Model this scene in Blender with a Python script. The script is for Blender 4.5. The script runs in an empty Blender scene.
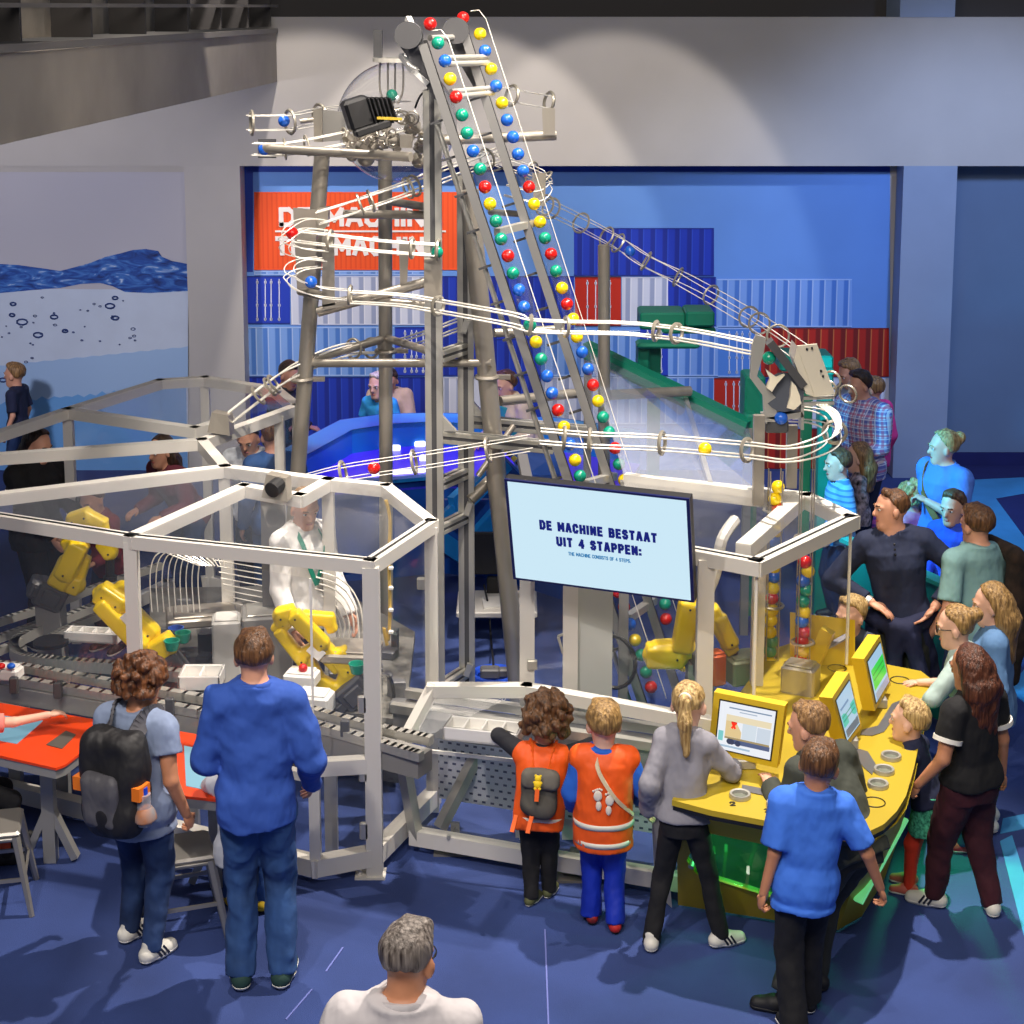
import bpy, math, random
import numpy as np
from mathutils import Vector, Matrix, Euler
random.seed(7); np.random.seed(7)
SC = bpy.context.scene
COL = SC.collection
PI = math.pi

# ------------------------------------------------------------------ camera (a visitor on the upper gallery)
CAM_H, FPX, PITCH, HORIZON = 4.8, 1690.0, math.radians(9), 7.0
CY = HORIZON + FPX*math.tan(PITCH)          # row of the optical axis
CX = 512.0
cam = bpy.data.cameras.new('camera'); cam_o = bpy.data.objects.new('camera', cam); COL.objects.link(cam_o)
cam_o.location = (0, 0, CAM_H); cam_o.rotation_euler = (PI/2 - PITCH, 0, 0)
cam.sensor_width = 36; cam.lens = 36*FPX/1024; cam.shift_y = -(512-CY)/1024
cam.clip_start = .1; cam.clip_end = 100
SC.camera = cam_o
_c, _s = math.cos(PITCH), math.sin(PITCH)
def _ray(u, v):
    x = (u-CX)/FPX; y = -(v-CY)/FPX
    return np.array((x, _c + y*_s, -_s + y*_c))
def Z(u, v, z=0.0):
    'surveyed point: where the sight line of a photo position meets height z'
    d = _ray(u, v); return d*((z-CAM_H)/d[2]) + np.array((0, 0, CAM_H))
def Y(u, v, y):
    'surveyed point: where the sight line of a photo position meets depth y'
    d = _ray(u, v); return d*(y/d[1]) + np.array((0, 0, CAM_H))
def hz(u, v, uf, vf):
    'height at photo row v above the floor spot (uf, vf)'
    return Y(u, v, Z(uf, vf, 0)[1])[2]

# ------------------------------------------------------------------ materials
def lin(c):
    if isinstance(c, str):
        c = c.lstrip('#'); c = [int(c[i:i+2], 16)/255 for i in (0, 2, 4)]
        return tuple(x/12.92 if x <= .04045 else ((x+.055)/1.055)**2.4 for x in c)
    return tuple(c)
_mats = {}
def mat(name, col, rough=.6, metal=0.0, bump=0.0, bscale=60, var=0.0, vscale=8, emit=0.0, ecol=None, coat=0.0, spec=.5, stretch=None, var2=None, bdist=.01):
    if name in _mats: return _mats[name]
    m = bpy.data.materials.new(name); m.use_nodes = True; _mats[name] = m
    nt = m.node_tree; b = nt.nodes['Principled BSDF']
    c = lin(col)
    b.inputs['Base Color'].default_value = (*c, 1); b.inputs['Roughness'].default_value = rough
    b.inputs['Metallic'].default_value = metal; b.inputs['Specular IOR Level'].default_value = spec
    if coat: b.inputs['Coat Weight'].default_value = coat; b.inputs['Coat Roughness'].default_value = .1
    if emit:
        b.inputs['Emission Color'].default_value = (*lin(ecol or col), 1); b.inputs['Emission Strength'].default_value = emit
    if var or bump:
        tc = nt.nodes.new('ShaderNodeTexCoord'); mp = nt.nodes.new('ShaderNodeMapping')
        nt.links.new(tc.outputs['Object'], mp.inputs['Vector'])
        if stretch: mp.inputs['Scale'].default_value = stretch
    if var:
        n = nt.nodes.new('ShaderNodeTexNoise'); n.inputs['Scale'].default_value = vscale; n.inputs['Detail'].default_value = 4
        nt.links.new(mp.outputs[0], n.inputs['Vector'])
        r = nt.nodes.new('ShaderNodeValToRGB'); r.color_ramp.elements[0].position = .32; r.color_ramp.elements[1].position = .68
        d = lin(var2) if var2 else tuple(min(1, x*(1+var)) for x in c)
        r.color_ramp.elements[0].color = (*[x*(1-var) for x in c], 1); r.color_ramp.elements[1].color = (*d, 1)
        nt.links.new(n.outputs['Fac'], r.inputs['Fac']); nt.links.new(r.outputs['Color'], b.inputs['Base Color'])
    if bump:
        n2 = nt.nodes.new('ShaderNodeTexNoise'); n2.inputs['Scale'].default_value = bscale; n2.inputs['Detail'].default_value = 3
        nt.links.new(mp.outputs[0], n2.inputs['Vector'])
        bp = nt.nodes.new('ShaderNodeBump'); bp.inputs['Strength'].default_value = bump; bp.inputs['Distance'].default_value = bdist
        nt.links.new(n2.outputs['Fac'], bp.inputs['Height']); nt.links.new(bp.outputs[0], b.inputs['Normal'])
    return m
def corrugated(name, a, b_, period=.12, axis='X', c=None):
    'printed corrugation: vertical bands of two colours with a thin edge'
    if name in _mats: return _mats[name]
    m = bpy.data.materials.new(name); m.use_nodes = True; _mats[name] = m
    nt = m.node_tree; bs = nt.nodes['Principled BSDF']; bs.inputs['Roughness'].default_value = .7
    tc = nt.nodes.new('ShaderNodeTexCoord'); sp = nt.nodes.new('ShaderNodeSeparateXYZ'); nt.links.new(tc.outputs['Object'], sp.inputs[0])
    mu = nt.nodes.new('ShaderNodeMath'); mu.operation = 'DIVIDE'; mu.inputs[1].default_value = period; nt.links.new(sp.outputs[axis], mu.inputs[0])
    fr = nt.nodes.new('ShaderNodeMath'); fr.operation = 'FRACT'; nt.links.new(mu.outputs[0], fr.inputs[0])
    r = nt.nodes.new('ShaderNodeValToRGB'); e = r.color_ramp.elements
    A, B = lin(a), lin(b_); C = lin(c) if c else tuple(min(1, x*1.25) for x in A)
    e[0].position = 0; e[0].color = (*A, 1); e[1].position = .45; e[1].color = (*A, 1)
    for p, q in ((.55, B), (.86, B), (.93, C), (1, A)):
        k = e.new(p); k.color = (*q, 1)
    nt.links.new(fr.outputs[0], r.inputs['Fac']); nt.links.new(r.outputs['Color'], bs.inputs['Base Color'])
    return m
def glass_mat(name, tint='#ffffff', body=0.06, bodycol='#c8d4e6', gloss=1.0):
    'thin clear sheet: transparent, a grazing reflection, a faint dusty body'
    if name in _mats: return _mats[name]
    m = bpy.data.materials.new(name); m.use_nodes = True; _mats[name] = m
    nt = m.node_tree; nt.nodes.clear()
    out = nt.nodes.new('ShaderNodeOutputMaterial'); tr = nt.nodes.new('ShaderNodeBsdfTransparent'); gl = nt.nodes.new('ShaderNodeBsdfGlossy'); df = nt.nodes.new('ShaderNodeBsdfDiffuse')
    tr.inputs[0].default_value = (*lin(tint), 1); gl.inputs['Roughness'].default_value = .06; df.inputs[0].default_value = (*lin(bodycol), 1)
    fn = nt.nodes.new('ShaderNodeLayerWeight'); fn.inputs[0].default_value = .5
    pw = nt.nodes.new('ShaderNodeMath'); pw.operation = 'POWER'; pw.inputs[1].default_value = 4; nt.links.new(fn.outputs['Facing'], pw.inputs[0])
    ma = nt.nodes.new('ShaderNodeMath'); ma.operation = 'MULTIPLY_ADD'; ma.inputs[1].default_value = .6*gloss; ma.inputs[2].default_value = .035*gloss; nt.links.new(pw.outputs[0], ma.inputs[0])
    m1 = nt.nodes.new('ShaderNodeMixShader'); m1.inputs[0].default_value = body
    nt.links.new(tr.outputs[0], m1.inputs[1]); nt.links.new(df.outputs[0], m1.inputs[2])
    m2 = nt.nodes.new('ShaderNodeMixShader'); nt.links.new(ma.outputs[0], m2.inputs[0]); nt.links.new(m1.outputs[0], m2.inputs[1]); nt.links.new(gl.outputs[0], m2.inputs[2])
    nt.links.new(m2.outputs[0], out.inputs[0])
    return m

# ------------------------------------------------------------------ objects
def tag(o, label=None, cat=None, group=None, kind=None):
    if label: o['label'] = label
    if cat: o['category'] = cat
    if group: o['group'] = group
    if kind: o['kind'] = kind
    return o
def empty(name, loc, label=None, cat=None, group=None, rz=0.0):
    o = bpy.data.objects.new(name, None); COL.objects.link(o); o.location = Vector(loc); o.rotation_euler = (0, 0, rz)
    o.empty_display_size = .1
    return tag(o, label, cat, group)
def _root(o):
    while o.parent: o = o.parent
    return o
def _mesh(name, verts, faces, mats, fmat=None, smooth=True, angle=None):
    me = bpy.data.meshes.new(name)
    me.from_pydata([tuple(map(float, v)) for v in verts], [], faces)
    for m in mats: me.materials.append(m)
    if fmat is not None and len(mats) > 1: me.polygons.foreach_set('material_index', np.asarray(fmat, dtype=np.int32))
    if smooth: me.polygons.foreach_set('use_smooth', np.ones(len(me.polygons), dtype=bool))
    me.validate(); me.update()
    if smooth and angle: me.set_sharp_from_angle(angle=math.radians(angle))
    return me
def V(*a): return np.array(a, dtype=float)
def unit(v):
    v = np.asarray(v, float); n = np.linalg.norm(v); return v/n if n > 1e-9 else v
def basis(d, up=(0, 0, 1)):
    d = unit(d); up = np.asarray(up, float)
    if abs(np.dot(d, unit(up))) > .99: up = np.array((0, 1., 0)) if abs(d[1]) < .9 else np.array((1., 0, 0))
    s = unit(np.cross(d, up)); return s, np.cross(s, d)
class MB:
    'collects shapes (world coordinates) into one mesh'
    def __init__(s): s.v = []; s.f = []; s.m = []; s.cur = 0
    def add(s, vs, fs):
        n = len(s.v); s.v.extend(np.asarray(vs, float).reshape(-1, 3)); s.f.extend([tuple(int(i)+n for i in f) for f in fs]); s.m.extend([s.cur]*len(fs)); return s
    def hexa(s, c8):
        return s.add(c8, [(0, 3, 2, 1), (4, 5, 6, 7), (0, 1, 5, 4), (1, 2, 6, 5), (2, 3, 7, 6), (3, 0, 4, 7)])
    def box(s, lo, hi):
        x0, y0, z0 = lo; x1, y1, z1 = hi
        return s.hexa([(x0, y0, z0), (x1, y0, z0), (x1, y1, z0), (x0, y1, z0), (x0, y0, z1), (x1, y0, z1), (x1, y1, z1), (x0, y1, z1)])
    def cbox(s, c, size, R=None):
        h = np.array(size)/2; k = [(-1, -1, -1), (1, -1, -1), (1, 1, -1), (-1, 1, -1), (-1, -1, 1), (1, -1, 1), (1, 1, 1), (-1, 1, 1)]
        P = np.array(k)*h
        if R is not None: P = P @ np.asarray(R).T
        return s.hexa(P + np.asarray(c, float))
    def rbox(s, c, size, R=None, b=.01):
        'box with chamfered vertical and horizontal edges'
        h = np.array(size)/2; b = min(b, *(h*.9)); P = []; 
        for (zz, ins) in ((-h[2], b), (-h[2]+b, 0), (h[2]-b, 0), (h[2], b)):
            x, y = h[0]-ins, h[1]-ins
            for (px, py) in ((-x+b, -y), (x-b, -y), (x, -y+b), (x, y-b), (x-b, y), (-x+b, y), (-x, y-b), (-x, -y+b)): P.append((px, py, zz))
        P = np.array(P)
        if R is not None: P = P @ np.asarray(R).T
        F = [tuple(range(7, -1, -1)), tuple(range(24, 32))]
        for k in range(3):
            for i in range(8): F.append((k*8+i, k*8+(i+1) % 8, k*8+8+(i+1) % 8, k*8+8+i))
        return s.add(P + np.asarray(c, float), F)
    def bar(s, a, b, w, h=None, up=(0, 0, 1), ext=0.0):
        a = np.asarray(a, float); b = np.asarray(b, float); h = h or w; d = unit(b-a); a = a-d*ext; b = b+d*ext
        x, y = basis(b-a, up); x = x*w/2; y = y*h/2
        return s.hexa([a-x-y, a+x-y, a+x+y, a-x+y, b-x-y, b+x-y, b+x+y, b-x+y])
    def tube(s, pts, r, n=8, closed=False, cap=True):
        pts = [np.asarray(p, float) for p in pts]; N = len(pts); rr = r if hasattr(r, '__len__') else [r]*N
        vs = []; up = None
        for i in range(N):
            if closed: t = pts[(i+1) % N]-pts[i-1]
            else: t = pts[min(i+1, N-1)]-pts[max(i-1, 0)]
            t = unit(t)
            if up is None: x, up = basis(t)
            else:
                x = np.cross(t, up); x = unit(x) if np.linalg.norm(x) > 1e-6 else basis(t)[0]; up = np.cross(x, t)
            for k in range(n):
                a = 2*PI*k/n; vs.append(pts[i] + rr[i]*(math.cos(a)*x + math.sin(a)*up))
        fs = []
        for i in range(N if closed else N-1):
            j = (i+1) % N
            for k in range(n): fs.append((i*n+k, i*n+(k+1) % n, j*n+(k+1) % n, j*n+k)[::-1])
        if cap and not closed: fs.append(tuple(range(n))); fs.append(tuple(range((N-1)*n, N*n))[::-1])
        return s.add(vs, fs)
    def cyl(s, a, b, r, n=16, r2=None): return s.tube([a, b], [r, r if r2 is None else r2], n)
    def ring(s, c, R, r, axis=(0, 0, 1), n=24, m=6, squash=1.0):
        x, y = basis(axis); c = np.asarray(c, float)
        return s.tube([c + R*(math.cos(2*PI*i/n)*x + squash*math.sin(2*PI*i/n)*y) for i in range(n)], r, m, closed=True)
    def ball(s, c, r, n=12, m=8, scale=(1, 1, 1), R=None):
        vs = [(0, 0, 1)]
        for j in range(1, m):
            t = PI*j/m
            for i in range(n): vs.append((math.sin(t)*math.cos(2*PI*i/n), math.sin(t)*math.sin(2*PI*i/n), math.cos(t)))
        vs.append((0, 0, -1)); P = np.array(vs)*r*np.array(scale)
        if R is not None: P = P @ np.asarray(R).T
        fs = [(0, 1+i, 1+(i+1) % n) for i in range(n)]
        for j in range(m-2):
            for i in range(n): fs.append((1+j*n+i, 1+(j+1)*n+i, 1+(j+1)*n+(i+1) % n, 1+j*n+(i+1) % n))
        L = len(vs)-1; fs += [(L, 1+(m-2)*n+(i+1) % n, 1+(m-2)*n+i) for i in range(n)]
        return s.add(P + np.asarray(c, float), fs)
    def lathe(s, prof, c, n=24, axis=(0, 0, 1)):
        x, y = basis(axis); ax = unit(axis); c = np.asarray(c, float); vs = []
        for (r, z) in prof:
            for i in range(n): vs.append(c + ax*z + r*(math.cos(2*PI*i/n)*x + math.sin(2*PI*i/n)*y))
        fs = []
        for j in range(len(prof)-1):
            for i in range(n): fs.append((j*n+i, j*n+(i+1) % n, (j+1)*n+(i+1) % n, (j+1)*n+i))
        return s.add(vs, fs)
    def prism(s, poly, off):
        'polygon (3-D points) extruded by the vector off'
        P = [np.asarray(p, float) for p in poly]; n = len(P); o = np.asarray(off, float)
        return s.add(P + [p+o for p in P], [tuple(range(n))[::-1], tuple(range(n, 2*n))] + [(i, (i+1) % n, n+(i+1) % n, n+i) for i in range(n)])
    def build(s, name, mats, parent=None, smooth=False, angle=35, label=None, cat=None, group=None, kind=None):
        mats = mats if isinstance(mats, (list, tuple)) else [mats]
        vs = np.array(s.v)
        if parent is not None: off = np.array(_root(parent).location); 
        else: off = np.array(((vs[:, 0].min()+vs[:, 0].max())/2, (vs[:, 1].min()+vs[:, 1].max())/2, vs[:, 2].min()))
        me = _mesh(name, vs-off, s.f, mats, s.m, smooth, angle if smooth else None)
        o = bpy.data.objects.new(name, me); COL.objects.link(o)
        if parent is not None: o.parent = parent
        else: o.location = off
        return tag(o, label, cat, group, kind)
def spline(P, n=8, closed=False):
    'Catmull-Rom through the points'
    P = [np.asarray(p, float) for p in P]; out = []; N = len(P)
    for i in range(N if closed else N-1):
        if closed: p0, p1, p2, p3 = P[i-1], P[i], P[(i+1) % N], P[(i+2) % N]
        else: p0, p1, p2, p3 = P[max(i-1, 0)], P[i], P[i+1], P[min(i+2, N-1)]
        for k in range(n):
            t = k/n; out.append(.5*((2*p1)+(-p0+p2)*t+(2*p0-5*p1+4*p2-p3)*t*t+(-p0+3*p1-3*p2+p3)*t**3))
    if not closed: out.append(P[-1])
    return out

# ------------------------------------------------------------------ implicit surfaces (for castings, bodies and cloth)
class Fld:
    def __init__(s, lo, hi, res):
        s.lo = np.array(lo, float); s.res = res
        s.n = np.maximum(4, np.ceil((np.array(hi)-s.lo)/res).astype(int)+1)
        s.ax = [s.lo[i]+res*np.arange(s.n[i]) for i in range(3)]
        s.d = np.full(tuple(s.n), .25)
    def _sl(s, lo, hi):
        sl = []
        for i in range(3):
            a = int(max(0, math.floor((lo[i]-s.lo[i])/s.res))); b = int(min(s.n[i], math.ceil((hi[i]-s.lo[i])/s.res)+1)); sl.append(slice(a, max(a, b)))
        return tuple(sl)
    def _xyz(s, sl): return s.ax[0][sl[0]][:, None, None], s.ax[1][sl[1]][None, :, None], s.ax[2][sl[2]][None, None, :]
    def put(s, lo, hi, fn, k=.02, op='+'):
        sl = s._sl(lo, hi)
        if any(q.stop <= q.start for q in sl): return s
        q = fn(*s._xyz(sl)); d = s.d[sl]
        if op == '+':
            if k > 0:
                h = np.maximum(k-np.abs(d-q), 0)/k; s.d[sl] = np.minimum(d, q)-h*h*k*.25
            else: s.d[sl] = np.minimum(d, q)
        elif op == '-': s.d[sl] = np.maximum(d, -q)
        return s
    def cap(s, a, b, ra, rb=None, k=.02, op='+', flat=None, cut=False):
        rb = ra if rb is None else rb; a = np.asarray(a, float); b = np.asarray(b, float); ba = b-a; L = max(1e-9, ba@ba)
        m = max(ra, rb)+.06; lo = np.minimum(a, b)-m; hi = np.maximum(a, b)+m
        def fn(x, y, z):
            t = np.clip(((x-a[0])*ba[0]+(y-a[1])*ba[1]+(z-a[2])*ba[2])/L, 0, 1)
            dx = x-a[0]-t*ba[0]; dy = y-a[1]-t*ba[1]; dz = z-a[2]-t*ba[2]
            if flat is not None:                       # squeeze along a unit direction
                w, f = flat; q = dx*w[0]+dy*w[1]+dz*w[2]; e = q*(1/f-1); dx = dx+e*w[0]; dy = dy+e*w[1]; dz = dz+e*w[2]
            d = np.sqrt(dx*dx+dy*dy+dz*dz)-(ra+(rb-ra)*t)
            if cut:
                u = ba/math.sqrt(L); d = np.maximum(d, (x-b[0])*u[0]+(y-b[1])*u[1]+(z-b[2])*u[2])
            return d
        return s.put(lo, hi, fn, k, op)
    def ell(s, c, r, R=None, k=.02, op='+', cuts=()):
        c = np.asarray(c, float); r = np.asarray(r, float); M = np.eye(3) if R is None else np.asarray(R).T
        m = r.max()+.06
        def fn(x, y, z):
            dx, dy, dz = x-c[0], y-c[1], z-c[2]
            p = [M[i][0]*dx+M[i][1]*dy+M[i][2]*dz for i in range(3)]
            d = (np.sqrt((p[0]/r[0])**2+(p[1]/r[1])**2+(p[2]/r[2])**2)-1)*r.min()
            for (n_, o_) in cuts: d = np.maximum(d, p[0]*n_[0]+p[1]*n_[1]+p[2]*n_[2]-o_)
            return d
        return s.put(c-m, c+m, fn, k, op)
    def box(s, c, size, R=None, rad=.01, k=.01, op='+'):
        c = np.asarray(c, float); h = np.asarray(size, float)/2-rad; M = np.eye(3) if R is None else np.asarray(R).T
        m = np.linalg.norm(h)+rad+.05
        def fn(x, y, z):
            dx, dy, dz = x-c[0], y-c[1], z-c[2]
            p = [np.abs(M[i][0]*dx+M[i][1]*dy+M[i][2]*dz)-h[i] for i in range(3)]
            return np.sqrt(sum(np.maximum(q, 0)**2 for q in p))+np.minimum(np.maximum(p[0], np.maximum(p[1], p[2])), 0)-rad
        return s.put(c-m, c+m, fn, k, op)
    def loft(s, o, R, st, k=.03, grow=0.0, cuts=(), pw=2.2, capz=True):
        'body of elliptical sections; st rows: (t, wx, wy, offset x, offset y) in the frame R at o'
        st = np.array(st, float); o = np.asarray(o, float); M = np.asarray(R).T
        top = st[-1, 0]; bot = st[0, 0]; P = []
        for t in (bot, top):
            w = st[:, 1].max()+.06+grow
            for a in (-1, 1):
                for b in (-1, 1): P.append(o + np.asarray(R) @ np.array((a*w, b*w, t+(.07 if t == top else -.07))))
        P = np.array(P)
        def fn(x, y, z):
            dx, dy, dz = x-o[0], y-o[1], z-o[2]
            p = [M[i][0]*dx+M[i][1]*dy+M[i][2]*dz for i in range(3)]
            t = np.clip(p[2], bot, top)
            wx = np.interp(t, st[:, 0], st[:, 1])+grow; wy = np.interp(t, st[:, 0], st[:, 2])+grow
            ox = np.interp(t, st[:, 0], st[:, 3]); oy = np.interp(t, st[:, 0], st[:, 4])
            q = (np.abs((p[0]-ox)/wx)**pw+np.abs((p[1]-oy)/wy)**pw)**(1/pw)
            d = (q-1)*np.minimum(wx, wy)
            if capz: d = np.maximum(d, np.maximum(p[2]-top-grow, bot-grow-p[2]))
            for (n_, o_) in cuts: d = np.maximum(d, p[0]*n_[0]+p[1]*n_[1]+p[2]*n_[2]-o_)
            return d
        return s.put(P.min(0), P.max(0), fn, k)
    def half(s, n, o):
        'keep the side where n.(p-o) < 0'
        x, y, z = s._xyz((slice(None),)*3); n = unit(n)
        s.d = np.maximum(s.d, (x-o[0])*n[0]+(y-o[1])*n[1]+(z-o[2])*n[2]); return s
    def noise(s, amp, freq, seed=0, stretch=(1, 1, 1), out=False):
        x, y, z = s._xyz((slice(None),)*3); rg = np.random.RandomState(seed); q = 0
        for i in range(5):
            w = rg.randn(3); w = w/np.linalg.norm(w)*freq*(.6+.35*i)*np.array(stretch); ph = rg.rand()*6.28
            q = q + np.sin(x*w[0]+y*w[1]+z*w[2]+ph+1.5*np.sin(x*w[1]-y*w[2]+z*w[0]+ph*2))/(1+.45*i)
        s.d = s.d - amp*(np.clip(q/4.4+.5, 0, 1)) if out else s.d + q*amp*.5; return s
    def mesh(s):
        'surface nets'
        d = s.d.copy(); d[0] = d[-1] = .1; d[:, 0] = d[:, -1] = .1; d[:, :, 0] = d[:, :, -1] = .1
        ins = d < 0; nx, ny, nz = d.shape
        cnt = sum(ins[i:nx-1+i, j:ny-1+j, k:nz-1+k].astype(np.int8) for i in (0, 1) for j in (0, 1) for k in (0, 1))
        act = (cnt > 0) & (cnt < 8); idx = np.full(act.shape, -1, dtype=np.int64); ijk = np.argwhere(act)
        if len(ijk) == 0: return np.zeros((0, 3)), []
        idx[act] = np.arange(len(ijk))
        S = np.zeros((len(ijk), 3)); C = np.zeros(len(ijk)); I, J, K = ijk.T
        cor = [(0, 0, 0), (1, 0, 0), (0, 1, 0), (1, 1, 0), (0, 0, 1), (1, 0, 1), (0, 1, 1), (1, 1, 1)]
        for a in range(8):
            for ax in range(3):
                if cor[a][ax]: continue
                c1 = cor[a]; c2 = list(c1); c2[ax] = 1
                v1 = d[I+c1[0], J+c1[1], K+c1[2]]; v2 = d[I+c2[0], J+c2[1], K+c2[2]]
                m = (v1 < 0) != (v2 < 0); t = np.where(m, v1/np.where(m, v1-v2, 1), 0)
                p = np.tile(np.array(c1, float), (len(ijk), 1)); p[:, ax] = t
                S[m] += p[m]; C[m] += 1
        vs = (ijk+S/C[:, None])*s.res+s.lo
        F = []
        for ax in range(3):
            sl0 = [slice(1, -1)]*3; sl0[ax] = slice(0, -1); sl1 = list(sl0); sl1[ax] = slice(1, None)
            A = ins[tuple(sl0)]; B = ins[tuple(sl1)]
            for (m, flip) in ((A & ~B, False), (~A & B, True)):
                q = np.argwhere(m)
                if len(q) == 0: continue
                o = np.array([0 if i == ax else 1 for i in range(3)]); q = q+o
                u, w = (ax+1) % 3, (ax+2) % 3
                def at(du, dw):
                    r = q.copy(); r[:, u] -= du; r[:, w] -= dw; return idx[r[:, 0], r[:, 1], r[:, 2]]
                f = np.stack([at(1, 1), at(0, 1), at(0, 0), at(1, 0)], 1)
                F.append(f[:, ::-1] if flip else f)
        return vs, np.concatenate(F)
def fast_mesh(name, vs, quads, material, extra=None, smooth=True):
    me = bpy.data.meshes.new(name); vs = np.asarray(vs, np.float32)
    me.vertices.add(len(vs)); me.vertices.foreach_set('co', vs.ravel())
    q = np.asarray(quads, np.int32); me.loops.add(q.size); me.loops.foreach_set('vertex_index', q.ravel())
    me.polygons.add(len(q)); me.polygons.foreach_set('loop_start', np.arange(0, q.size, 4, dtype=np.int32)); me.polygons.foreach_set('loop_total', np.full(len(q), 4, np.int32))
    me.polygons.foreach_set('use_smooth', np.ones(len(q), bool)); me.materials.append(material); me.update(calc_edges=True); me.validate()
    return me
def fobj(name, fld, material, parent, local=False):
    'link an implicit surface as a part'
    vs, q = fld.mesh()
    if len(vs) == 0: return None
    if not local: vs = vs-np.array(_root(parent).location)
    o = bpy.data.objects.new(name, fast_mesh(name, vs, q, material)); COL.objects.link(o); o.parent = parent
    return o
# ================================================================== palette
M_ALU = mat('brushed aluminium', '#b9b7b0', .38, .55)
M_FRAME = mat('white coated frame', '#d8d4cc', .42, .1)
M_STEEL = mat('stainless steel', '#a8a196', .36, .6, var=.12, vscale=6, stretch=(1, 1, .2))
M_WIRE = mat('polished wire', '#f0ece2', .3, .15)
M_RING = mat('laser-cut ring steel', '#a39d90', .35, .5)
M_BLACK = mat('black plastic', '#17171a', .45)
M_DGREY = mat('dark grey plastic', '#4b4b4e', .5)
M_MGREY = mat('grey painted metal', '#8d8b88', .5, .2)
M_WHITE = mat('white plastic', '#e9e7e2', .4)
M_YEL = mat('robot yellow', '#e8c70c', .35, coat=.3)
M_CONS = mat('console yellow', '#b49c26', .45)
M_GREEN = mat('green painted steel', '#0c7a62', .45)
M_ORANGE = mat('orange table top', '#e2420f', .45)
M_CARPET = mat('blue carpet', '#2d4078', .95, bump=.4, bscale=160, var=.22, vscale=1.3)
G_PANE = glass_mat('acrylic pane', body=.022, gloss=.7)
G_SLANT = glass_mat('milky roof pane', body=.22, bodycol='#c3cbe0')
G_COVER = glass_mat('clear cover', body=.05, gloss=.6)

# ================================================================== the room
def panel(name, corners, thick, m, kind='structure', label=None, parent=None, nrm=(0, 1, 0)):
    b = MB(); b.prism(corners, V(*nrm)*thick); return b.build(name, m, parent, kind=kind, label=label)
WY = 17.2          # printed mural wall
FY = 16.9          # front of beam and pillars
b = MB(); b.box((-9, -1.5, -.05), (9, 19, 0)); floor = b.build('floor', M_CARPET, kind='structure')
# inlaid lighter and darker carpet shapes on the right
def inlay(pts, m, dz):
    b = MB(); b.prism([Z(u, v, 0) for u, v in pts], (0, 0, dz)); return b
M_LB = mat('light blue carpet', '#3f8fc4', .95, bump=.2, bscale=220, var=.08, vscale=3)
M_NV = mat('navy carpet', '#1c2260', .95, bump=.2, bscale=220, var=.1, vscale=3)
b = inlay([(930, 478), (1060, 474), (1060, 690), (1006, 560)], M_LB, .004)
b.prism([Z(*p) for p in ((1000, 842), (1040, 990), (1040, 910), (1006, 846))], (0, 0, .004))
b.prism([Z(*p) for p in ((1000, 834), (1040, 826), (1040, 811), (1003, 819))], (0, 0, .004))
b.prism([Z(*p) for p in ((1008, 690), (1040, 715), (1040, 650))], (0, 0, .004))
b.prism([Z(*p) for p in ((1000, 842), (1012, 836), (1040, 926), (1040, 1000))], (0, 0, .006))
b.build('floor_inlay', M_LB, kind='structure')
b = MB()
b.prism([Z(*p) for p in ((996, 499), (1060, 488), (1060, 575), (1030, 545))], (0, 0, .006))
b.prism([Z(*p) for p in ((930, 466), (1060, 466), (1060, 476), (930, 482))], (0, 0, .005))
b.build('floor_inlay', M_NV, kind='structure')
# thin seams in the carpet
b = MB()
for (p, q) in (((545, 930), (549, 1040)), ((326, 972), (343, 948)), ((286, 1020), (312, 990))):
    b.bar(Z(*p)+V(0, 0, .003), Z(*q)+V(0, 0, .003), .008, .004)
b.build('floor_seam', mat('seam', '#6a74b8', .9), kind='structure')

M_WALL = mat('grey wall paint', '#bdb9b4', .8, var=.03, vscale=2)
M_WALLB = mat('blue grey wall paint', '#93a2ba', .85, var=.04, vscale=2)
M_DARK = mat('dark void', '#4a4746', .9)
def yb(u, v): return Y(u, v, FY)
xl, xr = -9, 9
zb = Y(512, 166, FY)[2]; zt = Y(512, 17, FY)[2]
b = MB(); b.box((xl, FY, zb), (xr, FY+.6, zt)); b.build('wall_beam', M_WALL, kind='structure')
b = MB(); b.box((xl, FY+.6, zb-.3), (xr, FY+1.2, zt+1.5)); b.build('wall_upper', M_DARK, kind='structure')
b = MB(); b.box((Y(900, 0, FY)[0], FY-.02, zt), (Y(955, 0, FY)[0], FY+.6, zt+1.2)); b.build('pillar_upper', M_WALLB, kind='structure')
b = MB(); b.box((Y(188, 300, FY)[0], FY, 0), (Y(243, 300, FY)[0], FY+.6, zb)); b.build('pillar_left', M_WALL, kind='structure')
b = MB(); b.box((Y(899, 300, FY)[0], FY, 0), (Y(952, 300, FY)[0], FY+.6, zb)); b.build('pillar_right', M_WALLB, kind='structure')
b = MB(); b.box((Y(940, 300, 17.4)[0], 17.4, 0), (xr, 17.6, zb+.1)); b.build('wall_right', mat('deep blue wall paint', '#6a809e', .85, var=.04, vscale=2), kind='structure')
b = MB(); b.box((Y(950, 300, 17.39)[0], 17.37, 0), (xr, 17.4, .14)); b.build('baseboard_right', M_NV, kind='structure')
b = MB(); b.box((xl, WY+.01, 0), (Y(920, 300, WY)[0], WY+.2, zb+.1)); b.build('wall_back', M_WALL, kind='structure')

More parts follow.
